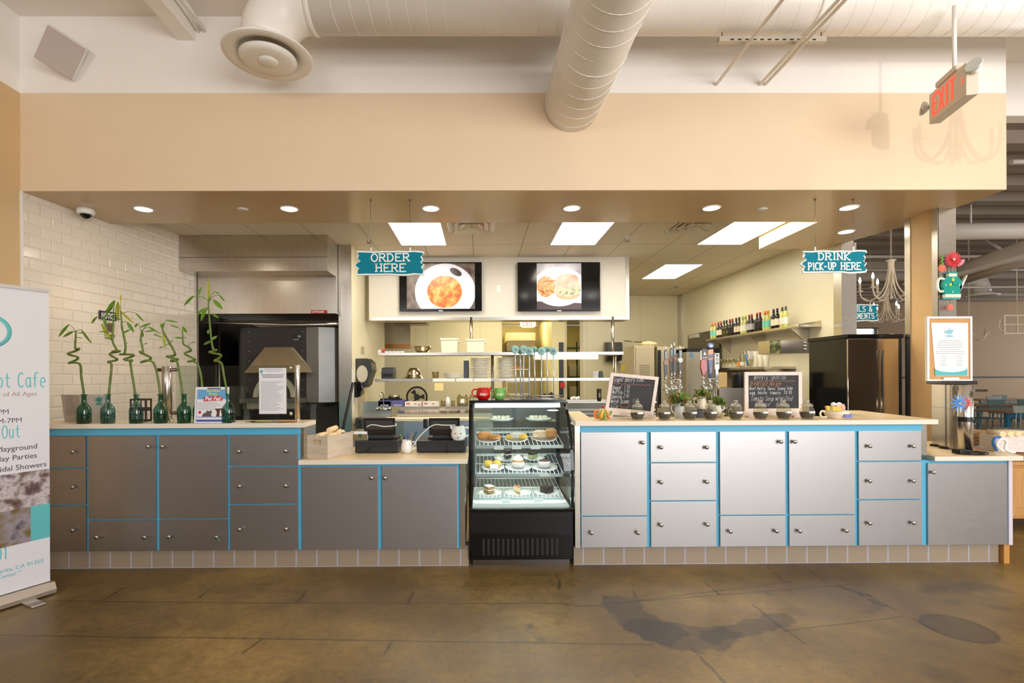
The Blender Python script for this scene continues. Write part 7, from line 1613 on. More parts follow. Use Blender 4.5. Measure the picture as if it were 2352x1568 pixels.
b = MB(); b.prism([(0, .003), (.05, .003), (.05, 0), (0, 0)], -.033, -.031, 'y'); b.prism([(-.003, 0), (.0, 0), (.0, .04), (-.003, .04)], -.033, -.031, 'y'); b.build('hands', BLACK, t)
for x, z in ((.0, .05), (-.025, .005)): 
    b = MB(); disc(b, x, z, .013, .013, -.036, -.031, 10); b.build('flower_button', mat('flower_yellow', (230, 214, 60), .4), t)
f = MB()
for k in range(18): a = 2 * PI * k / 18; f.leaf((-.0, -.03, .25), (math.cos(a), -.25, math.sin(a)), (0, -1, .1), .088, .012, .1)
f.build('red_flower', mat('flower_red', (204, 44, 50), .35, noise=.3, nscale=50), t); MB().ball((0, -.045, .25), .012, 8).build('flower_centre', W_, t)
f = MB()
for k in range(10): a = 2 * PI * k / 10; f.leaf((-.1, -.02, .17), (math.cos(a), -.2, math.sin(a)), (0, -1, .1), .045, .012, .1)
f.build('coral_flower', mat('flower_coral', (236, 120, 90), .4), t)
f = MB()
for k in range(6): f.ball((-.1 + .01 * (k % 2), -.02, .2 + .018 * k), .011, 8)
f.build('green_berries', mat('berry_green', (110, 180, 70), .4), t)
f = MB(); f.leaf((.06, -.02, .19), (.8, 0, .7), (0, -1, 0), .11, .02, .1); f.build('pink_bud', mat('bud_pink', (226, 140, 160), .4), t)
f = MB()
for x in (-.03, 0, .03): f.cyl((x, -.01, .12), (x * 1.5, -.015, .2), .003, seg=5)
f.build('stems', mat('stem_green', (70, 110, 60), .5), t)
f = MB(); f.cyl((-.01, -.012, -.13), (-.01, -.012, -.2), .0015, seg=4)
f.build('pendulum_wire', BLACK, t); f = MB()
for k in range(8): a = 2 * PI * k / 8; f.leaf((-.01, -.015, -.215), (math.cos(a), -.1, math.sin(a)), (0, -1, .1), .035, .012, .1)
f.build('pendulum_flower', mat('flower_coral', (0, 0, 0)), t)
# ---- roll-up banner ----
A = Vector((-3.08, 3.64)); dirb = Vector((-.43, -.90)).normalized(); 
a0, a1 = onf = (PZ(115, 1362, 0), PZ(0, 1398, 0)); A = Vector((a0.x, a0.y)); dirb = (Vector((a1.x, a1.y)) - A).normalized(); ang = math.atan2(-dirb.y, -dirb.x)
t = thing('rollup_banner', 'tall white roll-up banner of the cafe standing on the floor at the left', 'banner', (A.x, A.y, 0), ang)
# local x runs from the hidden left end (-.85) to the right end (0); local -y faces the room
BH = 2.15; W = .85
MB().box(-W, -.0, -.0015, .0015, .09, BH).build('fabric', mat('banner_fabric', (226, 224, 228), .5), t)
MB().box(-W, .0, -.012, .012, BH, BH + .022).build('top_rail', mat('banner_rail', (170, 164, 158), .3, .8), t)
b = MB(); b.prism([(-.055, .012), (-.06, .04), (-.035, .085), (.035, .085), (.06, .04), (.055, .012)], -W - .01, .015, 'x'); b.build('base', mat('banner_base', (206, 196, 186), .3, .7), t)
MB().box(-.18, -.10, -.19, .16, 0, .012).build('foot', mat('banner_rail', (0, 0, 0)), t, bevel=.004); MB().box(-W + .1, -W + .18, -.19, .16, 0, .012).build('foot', mat('banner_rail', (0, 0, 0)), t, bevel=.004)
MB().cyl((-W / 2, .02, .05), (-W / 2, .02, BH), .01, seg=8).build('pole', STEEL, t)
# print positions measured from the photograph: fraction along the right part and height
def bl(px, py):
    """pixel to banner-local (x, z)"""
    r = ray(px, py); n = Vector((math.sin(ang), -math.cos(ang))); k = (A.x * n.x + A.y * n.y) / (r[0] * n.x + n.y)
    w_ = Vector((r[0] * k, k)); return ((w_ - A).dot(Vector((math.cos(ang), math.sin(ang)))), EYE + r[1] * k)
TQ = mat('banner_teal', (110, 196, 200), .6); TXT = mat('banner_grey', (96, 92, 100), .6)
def btxt(name, s, px_right, py_base, size, m, bold=.0004, script=False):
    x, z = bl(px_right, py_base)
    if script:
        adv = size * .41; strokes(name, [(s, x - adv * len(s.replace(' ', '')) - s.count(' ') * adv * .7, z, size, adv)], m, t, size * .07, .001, serif=False, loc=(0, -.0018, 0))
    else: text(name, s, size, m, t, (x, -.002, z), align='RIGHT', off=bold, ext=.0004)
btxt('title', 'Teapot Cafe', 108, 888, .10, TQ, script=True)
btxt('tagline', 'for Ladies of All Ages', 85, 908, .042, mat('banner_tan', (170, 150, 140), .6), .0)
btxt('hours', '7AM-3PM', 21, 950, .046, TXT, 0); btxt('hours', '8AM-7PM', 51, 969, .046, TXT, 0)
btxt('subtitle', 'Dine In or Take Out', 61, 1002, .085, TQ, script=True)
btxt('services', 'Playground', 86, 1029, .05, TXT); btxt('services', 'Birthday Parties', 85, 1050, .05, TXT); btxt('services', 'Bridal Showers', 107, 1070, .05, TXT)
btxt('phone', '661-555-01', 22, 1281, .085, mat('banner_teal2', (90, 186, 196), .6), script=True)
btxt('address', 'Santa Clarita, CA 91350', 100, 1290, .038, mat('banner_teal2', (0, 0, 0)), 0); btxt('address', '* Shopping Center *', 49, 1316, .036, mat('banner_teal2', (0, 0, 0)), 0); btxt('website', 'Teapot.Com', 42, 1368, .05, mat('banner_teal2', (0, 0, 0)), 0)
z0, z1_ = bl(60, 1245)[1], bl(60, 1083)[1]
zm = bl(60, 1165)[1]
MB().box(-W, -.0, -.003, -.0015, zm, z1_).build('photo_strip', lit_noise('photo_mix', [(40, 30, 40), (110, 84, 80), (200, 190, 190), (96, 70, 90)], 11, 0), t)
MB().box(-W, -.11, -.003, -.0015, z0, zm).build('photo_strip', lit_noise('photo_mix2', [(44, 36, 30), (120, 100, 50), (150, 140, 150), (60, 50, 40)], 8, 0), t)
MB().box(-.11, 0, -.003, -.0015, z0, zm).build('teal_block', mat('banner_block', (96, 186, 190), .6), t)
x, z = bl(-22, 760); b = MB(); b.lathe([(.085, 0), (.11, 0), (.11, .001), (.085, .001)], (x, -.002, z), 30, Matrix.Rotation(PI / 2, 4, 'X'), cap=False); b.build('teapot_emblem', mat('banner_teal', (0, 0, 0)), t)
# ================= BAR SIDE OF THE KITCHEN AND THE FAR DINING ROOM =================
WX = 4.558
# wine shelf on the right wall
sz = 2.215; sy0, sy1 = 6.75, 9.5
t = thing('wine_shelf', 'long stainless wall shelf carrying the wine bottles', 'shelf', (4.4, 8.1, sz))
MB().box(4.24, WX - .002, sy0, sy1, sz - .035, sz).build('board', STEELH, t, True, bevel=.003)
MB().box(WX - .012, WX - .002, sy0, sy1, sz, sz + .05).build('backsplash', STEELH, t, True)
for y in (7.0, 8.1, 9.2): MB().prism([(WX - .003, sz - .035), (4.3, sz - .035), (WX - .003, sz - .27)], y, y + .02, 'y').build('bracket', STEELH, t, True)
WINES = [('white', 'orange', 'aqua'), ('white', 'orange', 'aqua'), ('dark', 'terracotta', 'cream'), ('dark', 'terracotta', 'cream'), ('olive', 'navy', 'gold round'), ('olive', 'navy', 'gold round'), ('dark', 'red', 'black'), ('dark', 'red', 'black'),
         ('dark', 'plum', 'cream'), ('dark', 'plum', 'cream'), ('white', 'lime', 'white'), ('white', 'lime', 'white'), ('dark', 'brick-red', 'grey'), ('dark', 'brick-red', 'grey'), ('dark', 'wine-red', 'black'), ('dark', 'wine-red', 'black'),
         ('white', 'orange', 'aqua'), ('white', 'orange', 'aqua'), ('dark', 'plum', 'ivory'), ('dark', 'plum', 'ivory'), ('white', 'grey-green', 'white'), ('white', 'grey-green', 'white')]
CAPC = dict(orange=(240, 130, 30), terracotta=(160, 80, 60), navy=(40, 50, 60), red=(150, 30, 36), plum=(60, 34, 48), lime=(150, 176, 50))
CAPC.update({'brick-red': (150, 56, 40), 'wine-red': (140, 20, 34), 'grey-green': (84, 96, 84)})
LABC = {'aqua': (120, 206, 186), 'cream': (226, 206, 176), 'gold round': (206, 176, 90), 'black': (40, 30, 30), 'white': (226, 226, 214), 'grey': (190, 186, 186), 'ivory': (232, 220, 196)}
GC = {'white': mat('white_wine', (196, 196, 110), .15, coat=.5), 'dark': mat('dark_wine', (24, 18, 16), .1, coat=.5), 'olive': mat('olive_wine', (60, 56, 20), .12, coat=.5)}
WPX = [1636, 1642.5, 1650, 1656, 1663, 1669, 1676.5, 1682.5, 1691, 1698, 1706, 1712.5, 1721, 1727, 1739, 1746, 1757, 1764, 1777, 1785.5, 1797, 1805]
cache = {}
tops = [1636, 1805]; yy = lambda px: 4.36 / (ray(px, 740)[0])
for i, (g, cp_, lb) in enumerate(WINES):
    y = yy(WPX[i]); key = (g, cp_, lb); side = 'left' if i % 2 == 0 else 'right'; pos = ''
    if key == ('white', 'orange', 'aqua'): pos = ', far left of shelf' if i < 4 else ', right of shelf'
    lab = '%s wine bottle with %s cap and %s label%s, %s of pair' % (g, cp_, lb, pos, side)
    loc = (4.36, y, sz + .001)
    if key in cache: dup(cache[key], loc, 0, lab)
    else:
        t = thing('wine_bottle', lab, 'bottle', loc, 0, 'wine bottles on the wall shelf'); cache[key] = t
        MB().lathe([(.036, 0), (.0375, .006), (.0375, .185), (.033, .205), (.018, .228), (.0145, .245), (.0145, .30)], seg=18).build('bottle', GC[g], t)
        MB().lathe([(.0155, .245), (.0155, .302), (.0001, .304)], seg=14).build('cap', mat('cap_' + cp_, CAPC[cp_], .35), t)
        if lb == 'gold round': MB().lathe([(.0001, 0), (.032, 0), (.032, .002)], (0, -.037, .09), 16, Matrix.Rotation(PI / 2, 4, 'X'), cap=False).build('label', mat('lab_gold', LABC[lb], .4), t)
        else: MB().lathe([(.038, .055), (.038, .15)], seg=18, cap=False).build('label', mat('lab_' + lb.replace(' ', '_'), LABC[lb], .5), t)
# lower shelf with glasses
lz = 1.835
t = thing('glass_shelf', 'short stainless wall shelf with glassware below the wine shelf', 'shelf', (4.3, 8.0, lz)); gx0 = 3.95
lz = P(1700, 842, 7.4).z; t.location.z = lz
MB().box(4.1, WX - .002, 7.3, 9.4, lz - .035, lz).build('board', STEELH, t, True, bevel=.003)
for y in (7.5, 9.0): MB().prism([(WX - .003, lz - .035), (4.2, lz - .035), (WX - .003, lz - .25)], y, y + .02, 'y').build('bracket', STEELH, t, True)
CG = glass('drinking_glass', (232, 228, 206), refl=2.5)
def sh(px, off=4.25): y = off / ray(px, 800)[0]; return (off, y, lz + .001)
g0 = None
for k, px in enumerate((1656, 1664, 1672, 1680, 1690)):
    lab = 'small stemmed glass, number %s from the left on the shelf under the wine' % ['one', 'two', 'three', 'four', 'five'][k]
    lab = ['stemmed glass farthest left under the wine shelf', 'stemmed glass second from the left under the wine shelf', 'middle stemmed glass of the five under the wine shelf', 'stemmed glass fourth from the left under the wine shelf', 'stemmed glass of the five nearest the bottles in the glassware'][k]
    if g0 is None:
        g0 = tag(MB().lathe([(.03, 0), (.028, .004), (.004, .008), (.004, .06), (.03, .09), (.034, .13), (.028, .16), (.026, .16), (.032, .13), (.0001, .075)], seg=16, cap=False).build('stemmed_glass', CG, loc=sh(px)), lab, 'glass', 'stemmed glasses under the wine shelf')
    else: dup(g0, sh(px), 0, lab)
for k, (px, h, lab) in enumerate(((1698, .23, 'clear bottle with an orange label among the glassware'), (1706, .26, 'tall clear bottle behind the blue brush'))):
    t = thing('clear_bottle', lab, 'bottle', sh(px, 4.2)); MB().lathe([(.036, 0), (.038, .01), (.036, h * .55), (.015, h * .75), (.013, h)], seg=18).build('glass', CG, t)
    MB().lathe([(.0385, .03), (.038, .09)], seg=18, cap=False).build('label', mat('label_orange', (220, 140, 60), .5) if k == 0 else WHITEP, t)
t = thing('straw_bunch', 'bunch of white straws and a blue brush in a clear cup', 'straws', sh(1722, 4.2)); b = MB(); rnd = random.Random(3)
for k in range(14): b.cyl((rnd.uniform(-.02, .02), rnd.uniform(-.02, .02), .01), (rnd.uniform(-.07, .08), rnd.uniform(-.05, .05), .25), .004, seg=5)
b.build('straws', WHITEP, t)['kind'] = 'stuff'; MB().cyl((-.03, 0, .02), (-.07, 0, .2), .012, seg=8).build('blue_brush', mat('brush_blue', (60, 130, 190), .5), t); MB().lathe([(.04, 0), (.05, .12)], seg=16).build('cup', CG, t)
for k, (px, h) in enumerate(((1738, .24), (1748, .20), (1760, .17))):
    tag(MB().lathe([(.035, 0), (.045, h), (.043, h), (.033, .005)], seg=18, cap=False).build('cup_stack', mat('clear_cups', (214, 206, 186), .25), loc=sh(px, 4.22)), ['tall stack of pale cups beside the straws', 'middle stack of pale cups on the glassware shelf', 'short stack of pale cups at the right of the glassware shelf'][k], 'cups')
# wall box with display, right of the wine shelf
yb_ = 6.55
a, c = P(1770, 781, yb_), P(1866, 811, yb_)
t = thing('wall_unit', 'steel wall-mounted bar unit with a small picture panel below the wine bottles', 'bar unit', (a.x, yb_, c.z)); w, h = c.x - a.x, a.z - c.z
MB().box(0, min(w, WX - a.x - .004), 0, .3, 0, h).build('case', STEEL, t, bevel=.005); MB().box(-.012, w * .24, -.008, 0, 0, h).build('picture_panel', lit_noise('panel_mix', [(40, 46, 34), (90, 96, 60), (180, 170, 120)], 18, .0), t)
for k in range(3):
    for x in (w * .82, w * .97): MB().ball((x, -.012, h * (.3 + .25 * k)), .014, 8).build('knob', CHROME, t)
# beige lockers and fridge behind the taps
def applc(lab, name, px0, px1, pyt, y, m, d=.6, cat='cabinet', z0=0):
    a, c = P(px0, pyt, y), P(px1, pyt, y); t = thing(name, lab, cat, ((a.x + c.x) / 2, y + d / 2, z0)); w = (c.x - a.x) / 2
    MB().box(-w, w, -d / 2, d / 2, 0, a.z - z0).build('body', m, t, bevel=.006); return t, w, a.z - z0, d
LOCK = mat('locker_beige', (196, 182, 150), .5, noise=.02)
t, w, h, d = applc('beige steel locker behind the first beer taps', 'locker', 1456, 1503, 793, 9.4, LOCK, cat='locker')
MB().box(-w * .85, w * .9, -d / 2 - .012, -d / 2, h * .55, h * .98).build('door', LOCK, t, bevel=.003)
b = MB()
for k in range(6): b.box(-w * .5, w * .5, -d / 2 - .014, -d / 2 - .012, h * .82 - k * .035, h * .82 - k * .035 + .012)
b.build('vents', mat('locker_shadow', (130, 118, 92), .6), t); MB().box(-w * .1, w * .7, -d / 2 - .015, -d / 2 - .012, h * .62, h * .69).build('paper_label', PAPER, t); MB().box(-w * .62, -w * .5, -d / 2 - .03, -d / 2 - .012, h * .66, h * .72).build('latch', STEELD, t)
MB().box(-w * .85, w * .9, -d / 2 - .012, -d / 2, .1, h * .53).build('door', LOCK, t, bevel=.003)
v = P(1489, 785, 9.6); t = thing('mop_head', 'fuzzy cream mop head lying on top of the beige locker', 'mop', (v.x, 9.6, P(1480, 793, 9.4).z)); b = MB(); rnd = random.Random(2)
b.ball((0, 0, .035), .1, 12, (1.7, 1, .5))
for k in range(80): a = rnd.uniform(0, 6.3); r = rnd.uniform(.02, .17); b.tube([(r * math.cos(a), r * .5 * math.sin(a), .04), (r * 1.1 * math.cos(a), r * .6 * math.sin(a), .1 - r * .3)], .006, 4)
b.build('strands', mat('mop_cream', (214, 200, 150), .9, noise=.2, nscale=40), t); MB().cyl((-.45, 0, .10), (-.12, 0, .07), .01, seg=6).build('rod', STEELD, t)
t, w, h, d = applc('beige cabinet with a dark gap, right of the beige locker', 'locker', 1509, 1572, 796, 9.5, LOCK, cat='locker'); MB().box(-w * .98, -w * .72, -d / 2 - .006, -d / 2, h * .45, h * .97).build('dark_gap', BLACK, t); MB().box(-w * .68, w * .95, -d / 2 - .012, -d / 2, h * .46, h * .96).build('door', LOCK, t, bevel=.003)
t, w, h, d = applc('grey steel refrigerator with a black top rim behind the beer taps', 'refrigerator', 1577, 1652, 801, 8.6, mat('fridge_grey', (168, 160, 142), .35, .6), cat='refrigerator')
MB().box(-w, w * 1.02, -d / 2 - .01, d / 2, h - .05, h + .01).build('top_rim', BLACK, t); MB().box(w * .7, w, -d / 2 - .012, -d / 2, h * .45, h).build('black_panel', BLACK, t); MB().box(-w, w, -d / 2 - .015, -d / 2, h * .52, h * .56).build('shelf_edge', BLACK, t); MB().box(-w * .8, -w * .62, -d / 2 - .014, -d / 2 - .01, h * .93, h * .965).build('blue_tape', mat('tape_blue', (90, 160, 210), .5), t)
v = P(1432, 810, 9.1)
t = thing('towel_dispenser', 'black paper towel dispenser on the back wall right of the pass shelf', 'dispenser', (P(1434, 830, 10.6).x, 11.58, P(1434, 830, 11.5).z))
MB().prism([(0, 0), (-.18, .02), (-.26, .2), (-.24, .42), (-.1, .44), (0, .44)], -.17, .17, 'x').build('shell', sd, t, bevel=.015)
t = thing('soap_box', 'white dispenser with a yellow label below the black towel dispenser', 'dispenser', (P(1437, 850, 11.5).x, 11.58, P(1437, 872, 11.5).z)); MB().box(-.13, .13, -.12, 0, 0, .38).build('case', mat('case_grey', (200, 192, 168), .5), t, bevel=.01); MB().box(-.1, .1, -.125, -.12, .2, .34).build('yellow_label', mat('label_yellow', (236, 214, 30), .5), t); MB().box(-.11, .11, -.125, -.12, .05, .1).build('blue_label', mat('label_blue', (90, 130, 180), .5), t)
# walk-in door with hook strip
a, c = P(1588, 765, 11.0), P(1625, 765, 11.0)
t = thing('walk_in_door', 'grey steel rear door on the right wall below the wine shelf, with a chrome bracket', 'door', (WX - .03, 9.9, 0))
MB().box(-.02, .02, -.35, 1.1, 0, P(1600, 762, 10.2).z).build('leaf', STEELD, t); MB().box(-.06, -.02, .6, .95, P(1600, 772, 10.2).z, P(1600, 768, 10.2).z + .04).build('closer', CHROME, t)
# bar shelf items behind the jars: ice bin, blender, tub
t = thing('flatware_rack', 'row of upturned glasses in a rack behind the weekly special board', 'glass rack', (P(1690, 930, 6.4).x, 6.4, ZL + .0))
rz_ = P(1690, 925, 6.4).z - ZL
MB().box(-.42, .42, -.2, .13, -ZL, rz_ - .16).build('rack_base', STEELD, t)
gg = []
for k in range(7):
    for j in range(2): o = MB().lathe([(.034, 0), (.03, .11), (.0001, .115)], seg=14).build('upturned_glass', CG, None, loc=(t.location.x - .36 + .12 * k, 6.25 + .12 * j, ZL + rz_ - .158)); tag(o, 'clear upturned glass in the rack behind the tea jars', 'glass', 'upturned glasses in the rack')
t = thing('dark_pitcher', 'black blender jug standing behind the weekly special board', 'jug', (P(1696, 870, 6.7).x, 6.7, P(1696, 890, 6.7).z)); MB().lathe([(.07, 0), (.08, .02), (.075, .16), (.085, .2), (.0001, .2)], seg=18).build('jug', BLACK, t)
t2 = thing('tan_board', 'small tan board upright left of the black blender jug', 'board', (P(1662, 870, 6.7).x, 6.72, P(1662, 890, 6.7).z)); MB().box(-.06, .06, 0, .02, 0, .2).build('board', mat('tan', (196, 166, 110), .6), t2, bevel=.01)
o = box(P(1640, 890, 6.7).x, P(1712, 890, 6.7).x, 6.55, 6.95, .0, P(1690, 890, 6.7).z).build('bar_counter', STEELD); tag(o, 'grey steel back bar unit behind the tea jars', 'cabinet')
# tall black-sided refrigerated cabinet in the opening
t = thing('steel_refrigerator', 'tall steel refrigerator with black side and black top behind the teacup', 'refrigerator', (4.25, 5.75, 0))
fx0, fx1, fy0, fy1 = 3.93, 4.54, 5.44, 6.06; fz = P(1990, 777, 5.44).z
MB().box(fx0 + .01, fx1, fy0, fy1, .05, fz).build('body', BLACKG, t, True); MB().box(fx0 - .01, fx1 + .0, fy0 - .03, fy1 + .01, fz, fz + .045).build('top', BLACKG, t, True, bevel=.01)
b = MB(); b.box(fx0 + .012, fx1 - .05, fy0 - .02, fy0, .1, fz - .005); dr = b.build('door', mat('mirror_steel', (206, 196, 180), .1, 1), t, True, bevel=.003); MB().box(fx0 + .35, fx0 + .37, fy0 - .06, fy0 - .04, 1.0, 1.8).build('handle', CHROME, dr).data.transform(Matrix.Translation(-t.location))
# ---------- far dining room ----------
CHW_ = mat('chandelier_white', (222, 206, 182), .4)
BULB = emis('bulb', (255, 232, 190), 22)
def chandelier(lab, px, py, y, Rr, n=6, top=None, lit=True, rz=0, grp='white candle chandeliers'):
    v = P(px, py, y); t = thing('chandelier', lab, 'chandelier', v, rz, grp); u = Rr
    hub = MB().lathe([(.0001, -.0), (.03 * u / .4, .03), (.015, .06), (.02, .6 * u), (.045 * u / .4, 1.5 * u), (.075 * u / .4, 1.56 * u), (.01, 1.62 * u)], seg=14, cap=False).build('hub', CHW_, t)
    for k in range(n):
        a = 2 * PI * k / n + .3; ca, sa = math.cos(a), math.sin(a); pts = []
        for r, z in ((.06, 1.5), (.10, 1.1), (.2, .55), (.45, .15), (.75, .02), (.95, .2), (1, .42)): pts.append((r * u * ca, r * u * sa, z * u))
        arm = MB().tube(crv(pts, 3), .011, 6).tube(crv([(.1 * u * ca, .1 * u * sa, .45 * u), (.3 * u * ca, .3 * u * sa, .0), (.6 * u * ca, .6 * u * sa, -.02 * u), (.95 * u * ca, .95 * u * sa, .2 * u)], 3), .007, 5).build('arm', CHW_, t)
        MB().lathe([(.01, .40 * u), (.05, .45 * u), (.045, .46 * u), (.016, .46 * u), (.016, .78 * u), (.0001, .78 * u)], (u * ca, u * sa, 0), 10, cap=False).build('candle', CHW_, arm)
        if lit: MB().lathe([(.010, .78 * u), (.019, .85 * u), (.012, .95 * u), (.0001, 1.03 * u)], (u * ca, u * sa, 0), 10, cap=False).build('bulb', BULB, arm)
    zt = (top or 4.2) - v.z; b = MB(); z = 1.6 * u; k = 0
    while z < zt:
        b.tube([(.012 * math.cos(q) * (k % 2), .012 * math.cos(q) * ((k + 1) % 2), z + .02 * math.sin(q)) for q in [2 * PI * i / 8 for i in range(8)]], .0035, 4, closed=True); z += .034; k += 1
    b.build('chain', CHW_, t); return t
chandelier('white six-candle chandelier beyond the opening, the nearer and higher one', 2047, 688, 8.0, .40)
chandelier('white six-candle chandelier beyond the opening, the farther and lower one', 2036, 738, 11.0, .38)
chandelier('unlit white chandelier just right of the cork board', 2226, 782, 9.5, .26, lit=False, rz=.5)
hang_sign('teal hanging sign ending in ILS and MENTS behind the steel wall end', (P(1968, 718, 7.4).x, 7.4, P(1968, 718, 7.4).z), .62, .245, [('DETAILS &', -.235, .02, .075, .056), ('COMPLIMENTS', -.28, -.085, .075, .051)], ((-.2, 4.2), (.2, 4.2)), 9)
GD = mat('far_duct', (206, 196, 186), .45)
def fduct(lab, pts, r, name='air_duct', m=GD, cat='duct'): tag(MB().tube(pts, r, 20).build(name, m), lab, cat); 
fduct('grey-white horizontal duct at the right edge, the highest one', [P(2170, 532, 7.6), P(2600, 528, 7.6)], .122)
fduct('large sloping grey duct at the right edge', [P(2150, 650, 9.0), P(2260, 612, 7.8), P(2420, 560, 6.4)], .17, m=mat('far_duct_dark', (170, 156, 140), .5))
fduct('thinner sloping pipe under the large sloping duct', [P(2165, 640, 8.4), P(2300, 603, 7.2), P(2420, 572, 6.2)], .05, 'pipe', cat='pipe')
fduct('bent grey duct ending in a round ceiling diffuser at the right', [P(2190, 642, 10.), P(2235, 640, 10.), P(2252, 648, 10.), P(2257, 662, 10.), P(2257, 676, 10.)], .125)
v = P(2257, 678, 10.); tag(MB().lathe([(.0001, -.02), (.2, -.02), (.26, 0), (.13, .05), (.11, .12)], seg=24, cap=False).build('air_diffuser', GD, loc=v), 'round ceiling diffuser at the end of the bent duct', 'diffuser')
for a, c, r, y, lab in (((2165, 660), (2500, 658), .022, 9.5, 'long thin white pipe across the far dining ceiling, the upper one'), ((2165, 618), (2500, 622), .018, 9.0, 'long thin grey pipe crossing behind the sloping duct'), ((1975, 589), (2085, 591), .03, 9.5, 'thin pale beam across the opening behind the nearer chandelier'), ((1975, 620), (2085, 621), .025, 10.5, 'lower thin pale beam across the opening behind the nearer chandelier'),
        ((2165, 676), (2500, 677), .04, 10.5, 'pale pipe at the top of the brown far wall'), ((2322, 372), (2450, 370), .03, 6.0, 'thin white pipe under the dark ceiling right of the bulkhead end')):
   
    a, c = P(*a, y), P(*c, y)
    if 'beam' in lab: a.x, c.x = 4.72, 24
    tag(MB().cyl(a, c, r, seg=8).build('pipe', GD), lab, 'pipe')
tag(MB().cyl(P(2268, 552, 7.9), P(2345, 603, 7.4), .022, seg=8).build('strut', GD), 'slanting brace rod below the highest far duct', 'rod')
tag(MB().cyl(P(2230, 470, 7.6), P(2230, 513, 7.6), .012, seg=8).build('hanger_rod', GD), 'upright hanger rod above the highest far duct', 'rod')
tag(box(P(1970, 640, 10.8).x, 12, 10.8, 11.0, P(2030, 640, 10.8).z - .0, P(2030, 600, 10.8).z).build('ceiling_beam', mat('beam_grey', (176, 164, 152), .6)), 'grey cross beam below the far dining ceiling', 'beam')
# hanging window-frame decoration
v = P(2338, 745, 9.0); t = thing('window_decoration', 'white four-pane window frame hanging by a chain at the far right', 'decoration', v); w, h = .25, .175
b = MB(); b.box(-w, w, 0, .03, -h, -h + .03).box(-w, w, 0, .03, h - .03, h).box(-w, -w + .03, 0, .03, -h + .03, h - .03).box(w - .03, w, 0, .03, -h + .03, h - .03); b.build('frame', CHW_, t)
b = MB(); b.box(-.012, .012, .004, .026, -h + .03, h - .03); b.box(-w + .03, w - .03, .006, .024, -.01, .01); b.build('muntins', CHW_, t)
MB().cyl((0, .015, h), (0, .015, 4.2 - v.z), .008, seg=6).build('chain', CHW_, t)
b = MB(); b.tube([(-.33, .0, .06), (-.34, 0, -.05), (-.3, 0, -.12), (-.25, 0, -.1)], .008, 6); b.lathe([(.012, .0), (.012, .07)], (-.33, 0, .03), 8); b.build('candle_arm', CHW_, t)
# tables and chairs
TW = mat('table_brown', (150, 116, 76), .4, noise=.08, nscale=6, stretch=(1, 8, 1)); CHT = mat('chair_teal', (104, 132, 132), .5); CHG = mat('chair_grey', (170, 176, 170), .5); TBL = mat('table_blue', (40, 110, 140), .5)
def table(lab, x, y, w, d, leg):
    t = thing('dining_table', lab, 'table', (x, y, 0)); MB().box(-w, w, -d, d, .72, .755).build('tabletop', TW, t, bevel=.004)
    MB().box(-w * .9, w * .9, -d * .88, -d * .84, .62, .72).build('apron', leg, t)
    for sx in (-1, 1):
        for sy in (-1, 1): MB().box(sx * w * .9 - .035, sx * w * .9 + .035, sy * d * .86 - .035, sy * d * .86 + .035, 0, .72).build('leg', leg, t)
c0 = {}
def chair(lab, x, y, rz, m):
    if m.name in c0: return dup(c0[m.name], (x, y, 0), rz, lab)
    t = thing('dining_chair', lab, 'chair', (x, y, 0), rz, 'dining chairs in the far room'); c0[m.name] = t
    MB().box(-.2, .2, -.2, .2, .43, .46).build('seat', m, t, bevel=.01); MB().prism([(-.2, .78), (.2, .78), (.22, .92), (-.22, .92)], .2, .225, 'y').build('backrest', m, t, bevel=.006)
    for x_ in (-.14, -.05, .05, .14): MB().cyl((x_, .19, .46), (x_, .21, .8), .009, seg=6).build('spindle', m, t)
    for sx in (-1, 1):
        for sy in (-1, 1): MB().cyl((sx * .16, sy * .16, .44), (sx * .2, sy * .2, 0), .016, .012, seg=8).build('leg', m, t)
    return t
def fx(px, y): return ray(px, 900)[0] * y
table('brown-topped table with blue base, the nearest one at the right', fx(2335, 11) + .2, 11, .9, .45, TBL)
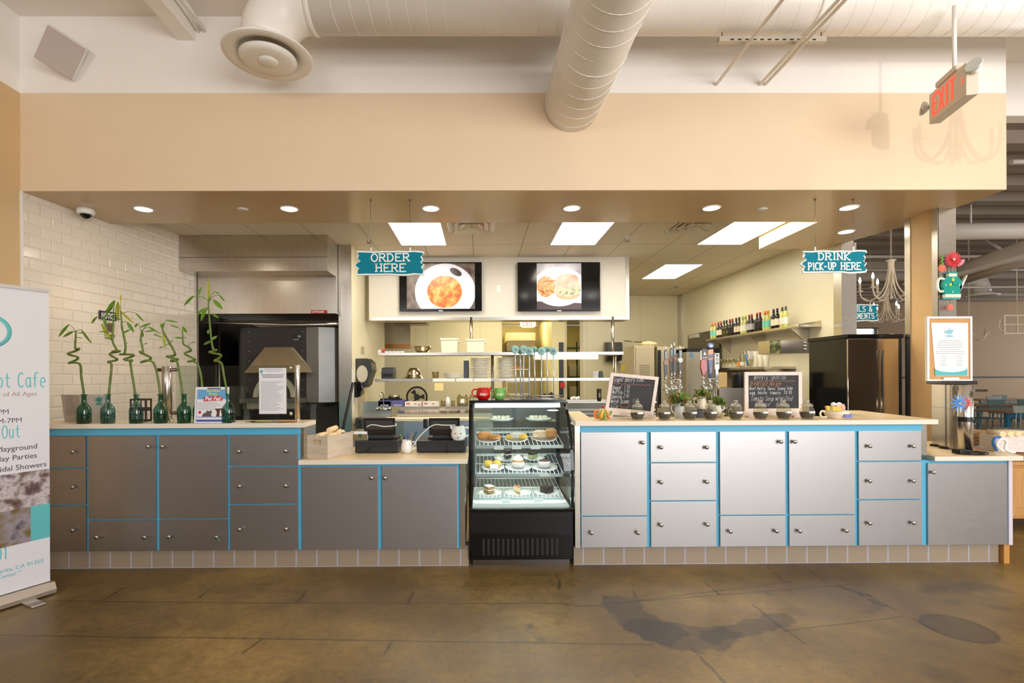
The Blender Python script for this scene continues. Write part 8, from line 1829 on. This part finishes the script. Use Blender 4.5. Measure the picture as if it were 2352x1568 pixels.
chair('pale chair with spindle back nearest the gift box', fx(2325, 10.1), 10.1, PI, CHG); chair('grey chair pushed up to the left end of the blue table', fx(2232, 11), 11.3, PI / 2 + .2, CHG)
table('long brown table in the middle of the far dining room', fx(2320, 13.3), 13.3, 1.3, .4, CHT)
chair('teal chair at the left of the long brown table', fx(2268, 12.6), 12.6, PI, CHT); chair('teal chair at the middle of the long brown table', fx(2322, 12.5) + .2, 12.5, PI - .1, CHT); chair('grey chair behind the long brown table', fx(2300, 14.2), 14.2, 0, CHG)
table('farthest brown table near the brown wall', fx(2290, 16), 16, .9, .35, CHT); chair('teal chair at the farthest table', fx(2280, 15.2), 15.2, PI, CHT)
# wooden cabinet at the right edge
v = PZ(2352, 1166, .22); a = P(2325, 1062, 4.9)
t = thing('wooden_cabinet', 'light wood cabinet with a panelled door right of the counter end', 'cabinet', (5.6, 5.2, 0)); OAK = mat('light_oak', (196, 146, 86), .5, noise=.12, nscale=5, stretch=(8, 8, 1))
cz = P(2340, 1060, 4.95).z; MB().box(-.55, .55, -.25, .25, .12, cz - .03).build('body', OAK, t, bevel=.003); MB().box(-.58, .58, -.28, .28, cz - .03, cz).build('top', OAK, t, bevel=.003)
for s in (-1, 1):
    d_ = MB().box(min(s * .02, s * .52), max(s * .02, s * .52), -.268, -.25, .15, cz - .06).build('door', OAK, t, bevel=.003); MB().box(min(s * .1, s * .44), max(s * .1, s * .44), -.274, -.268, .23, cz - .14).build('panel', OAK, d_, bevel=.002)
    for q in (-1, 1): MB().box(s * .5 - .03, s * .5 + .03, q * .2 - .03, q * .2 + .03, 0, .12).build('foot', OAK, t)

# a chandelier of the front room, right of the view, whose shadow falls on the bulkhead
o = chandelier('white chandelier hanging in the front room right of the counter', 0, 0, 1, .34, lit=False, rz=.2); o.location = (4.05, 3.05, 3.36); [bpy.data.objects.remove(c) for c in kids(o) if c.name.startswith('chain')]
MB().cyl((0, 0, .5), (0, 0, CZ - 3.36), .008, seg=6).build('rod', CHW_, o)
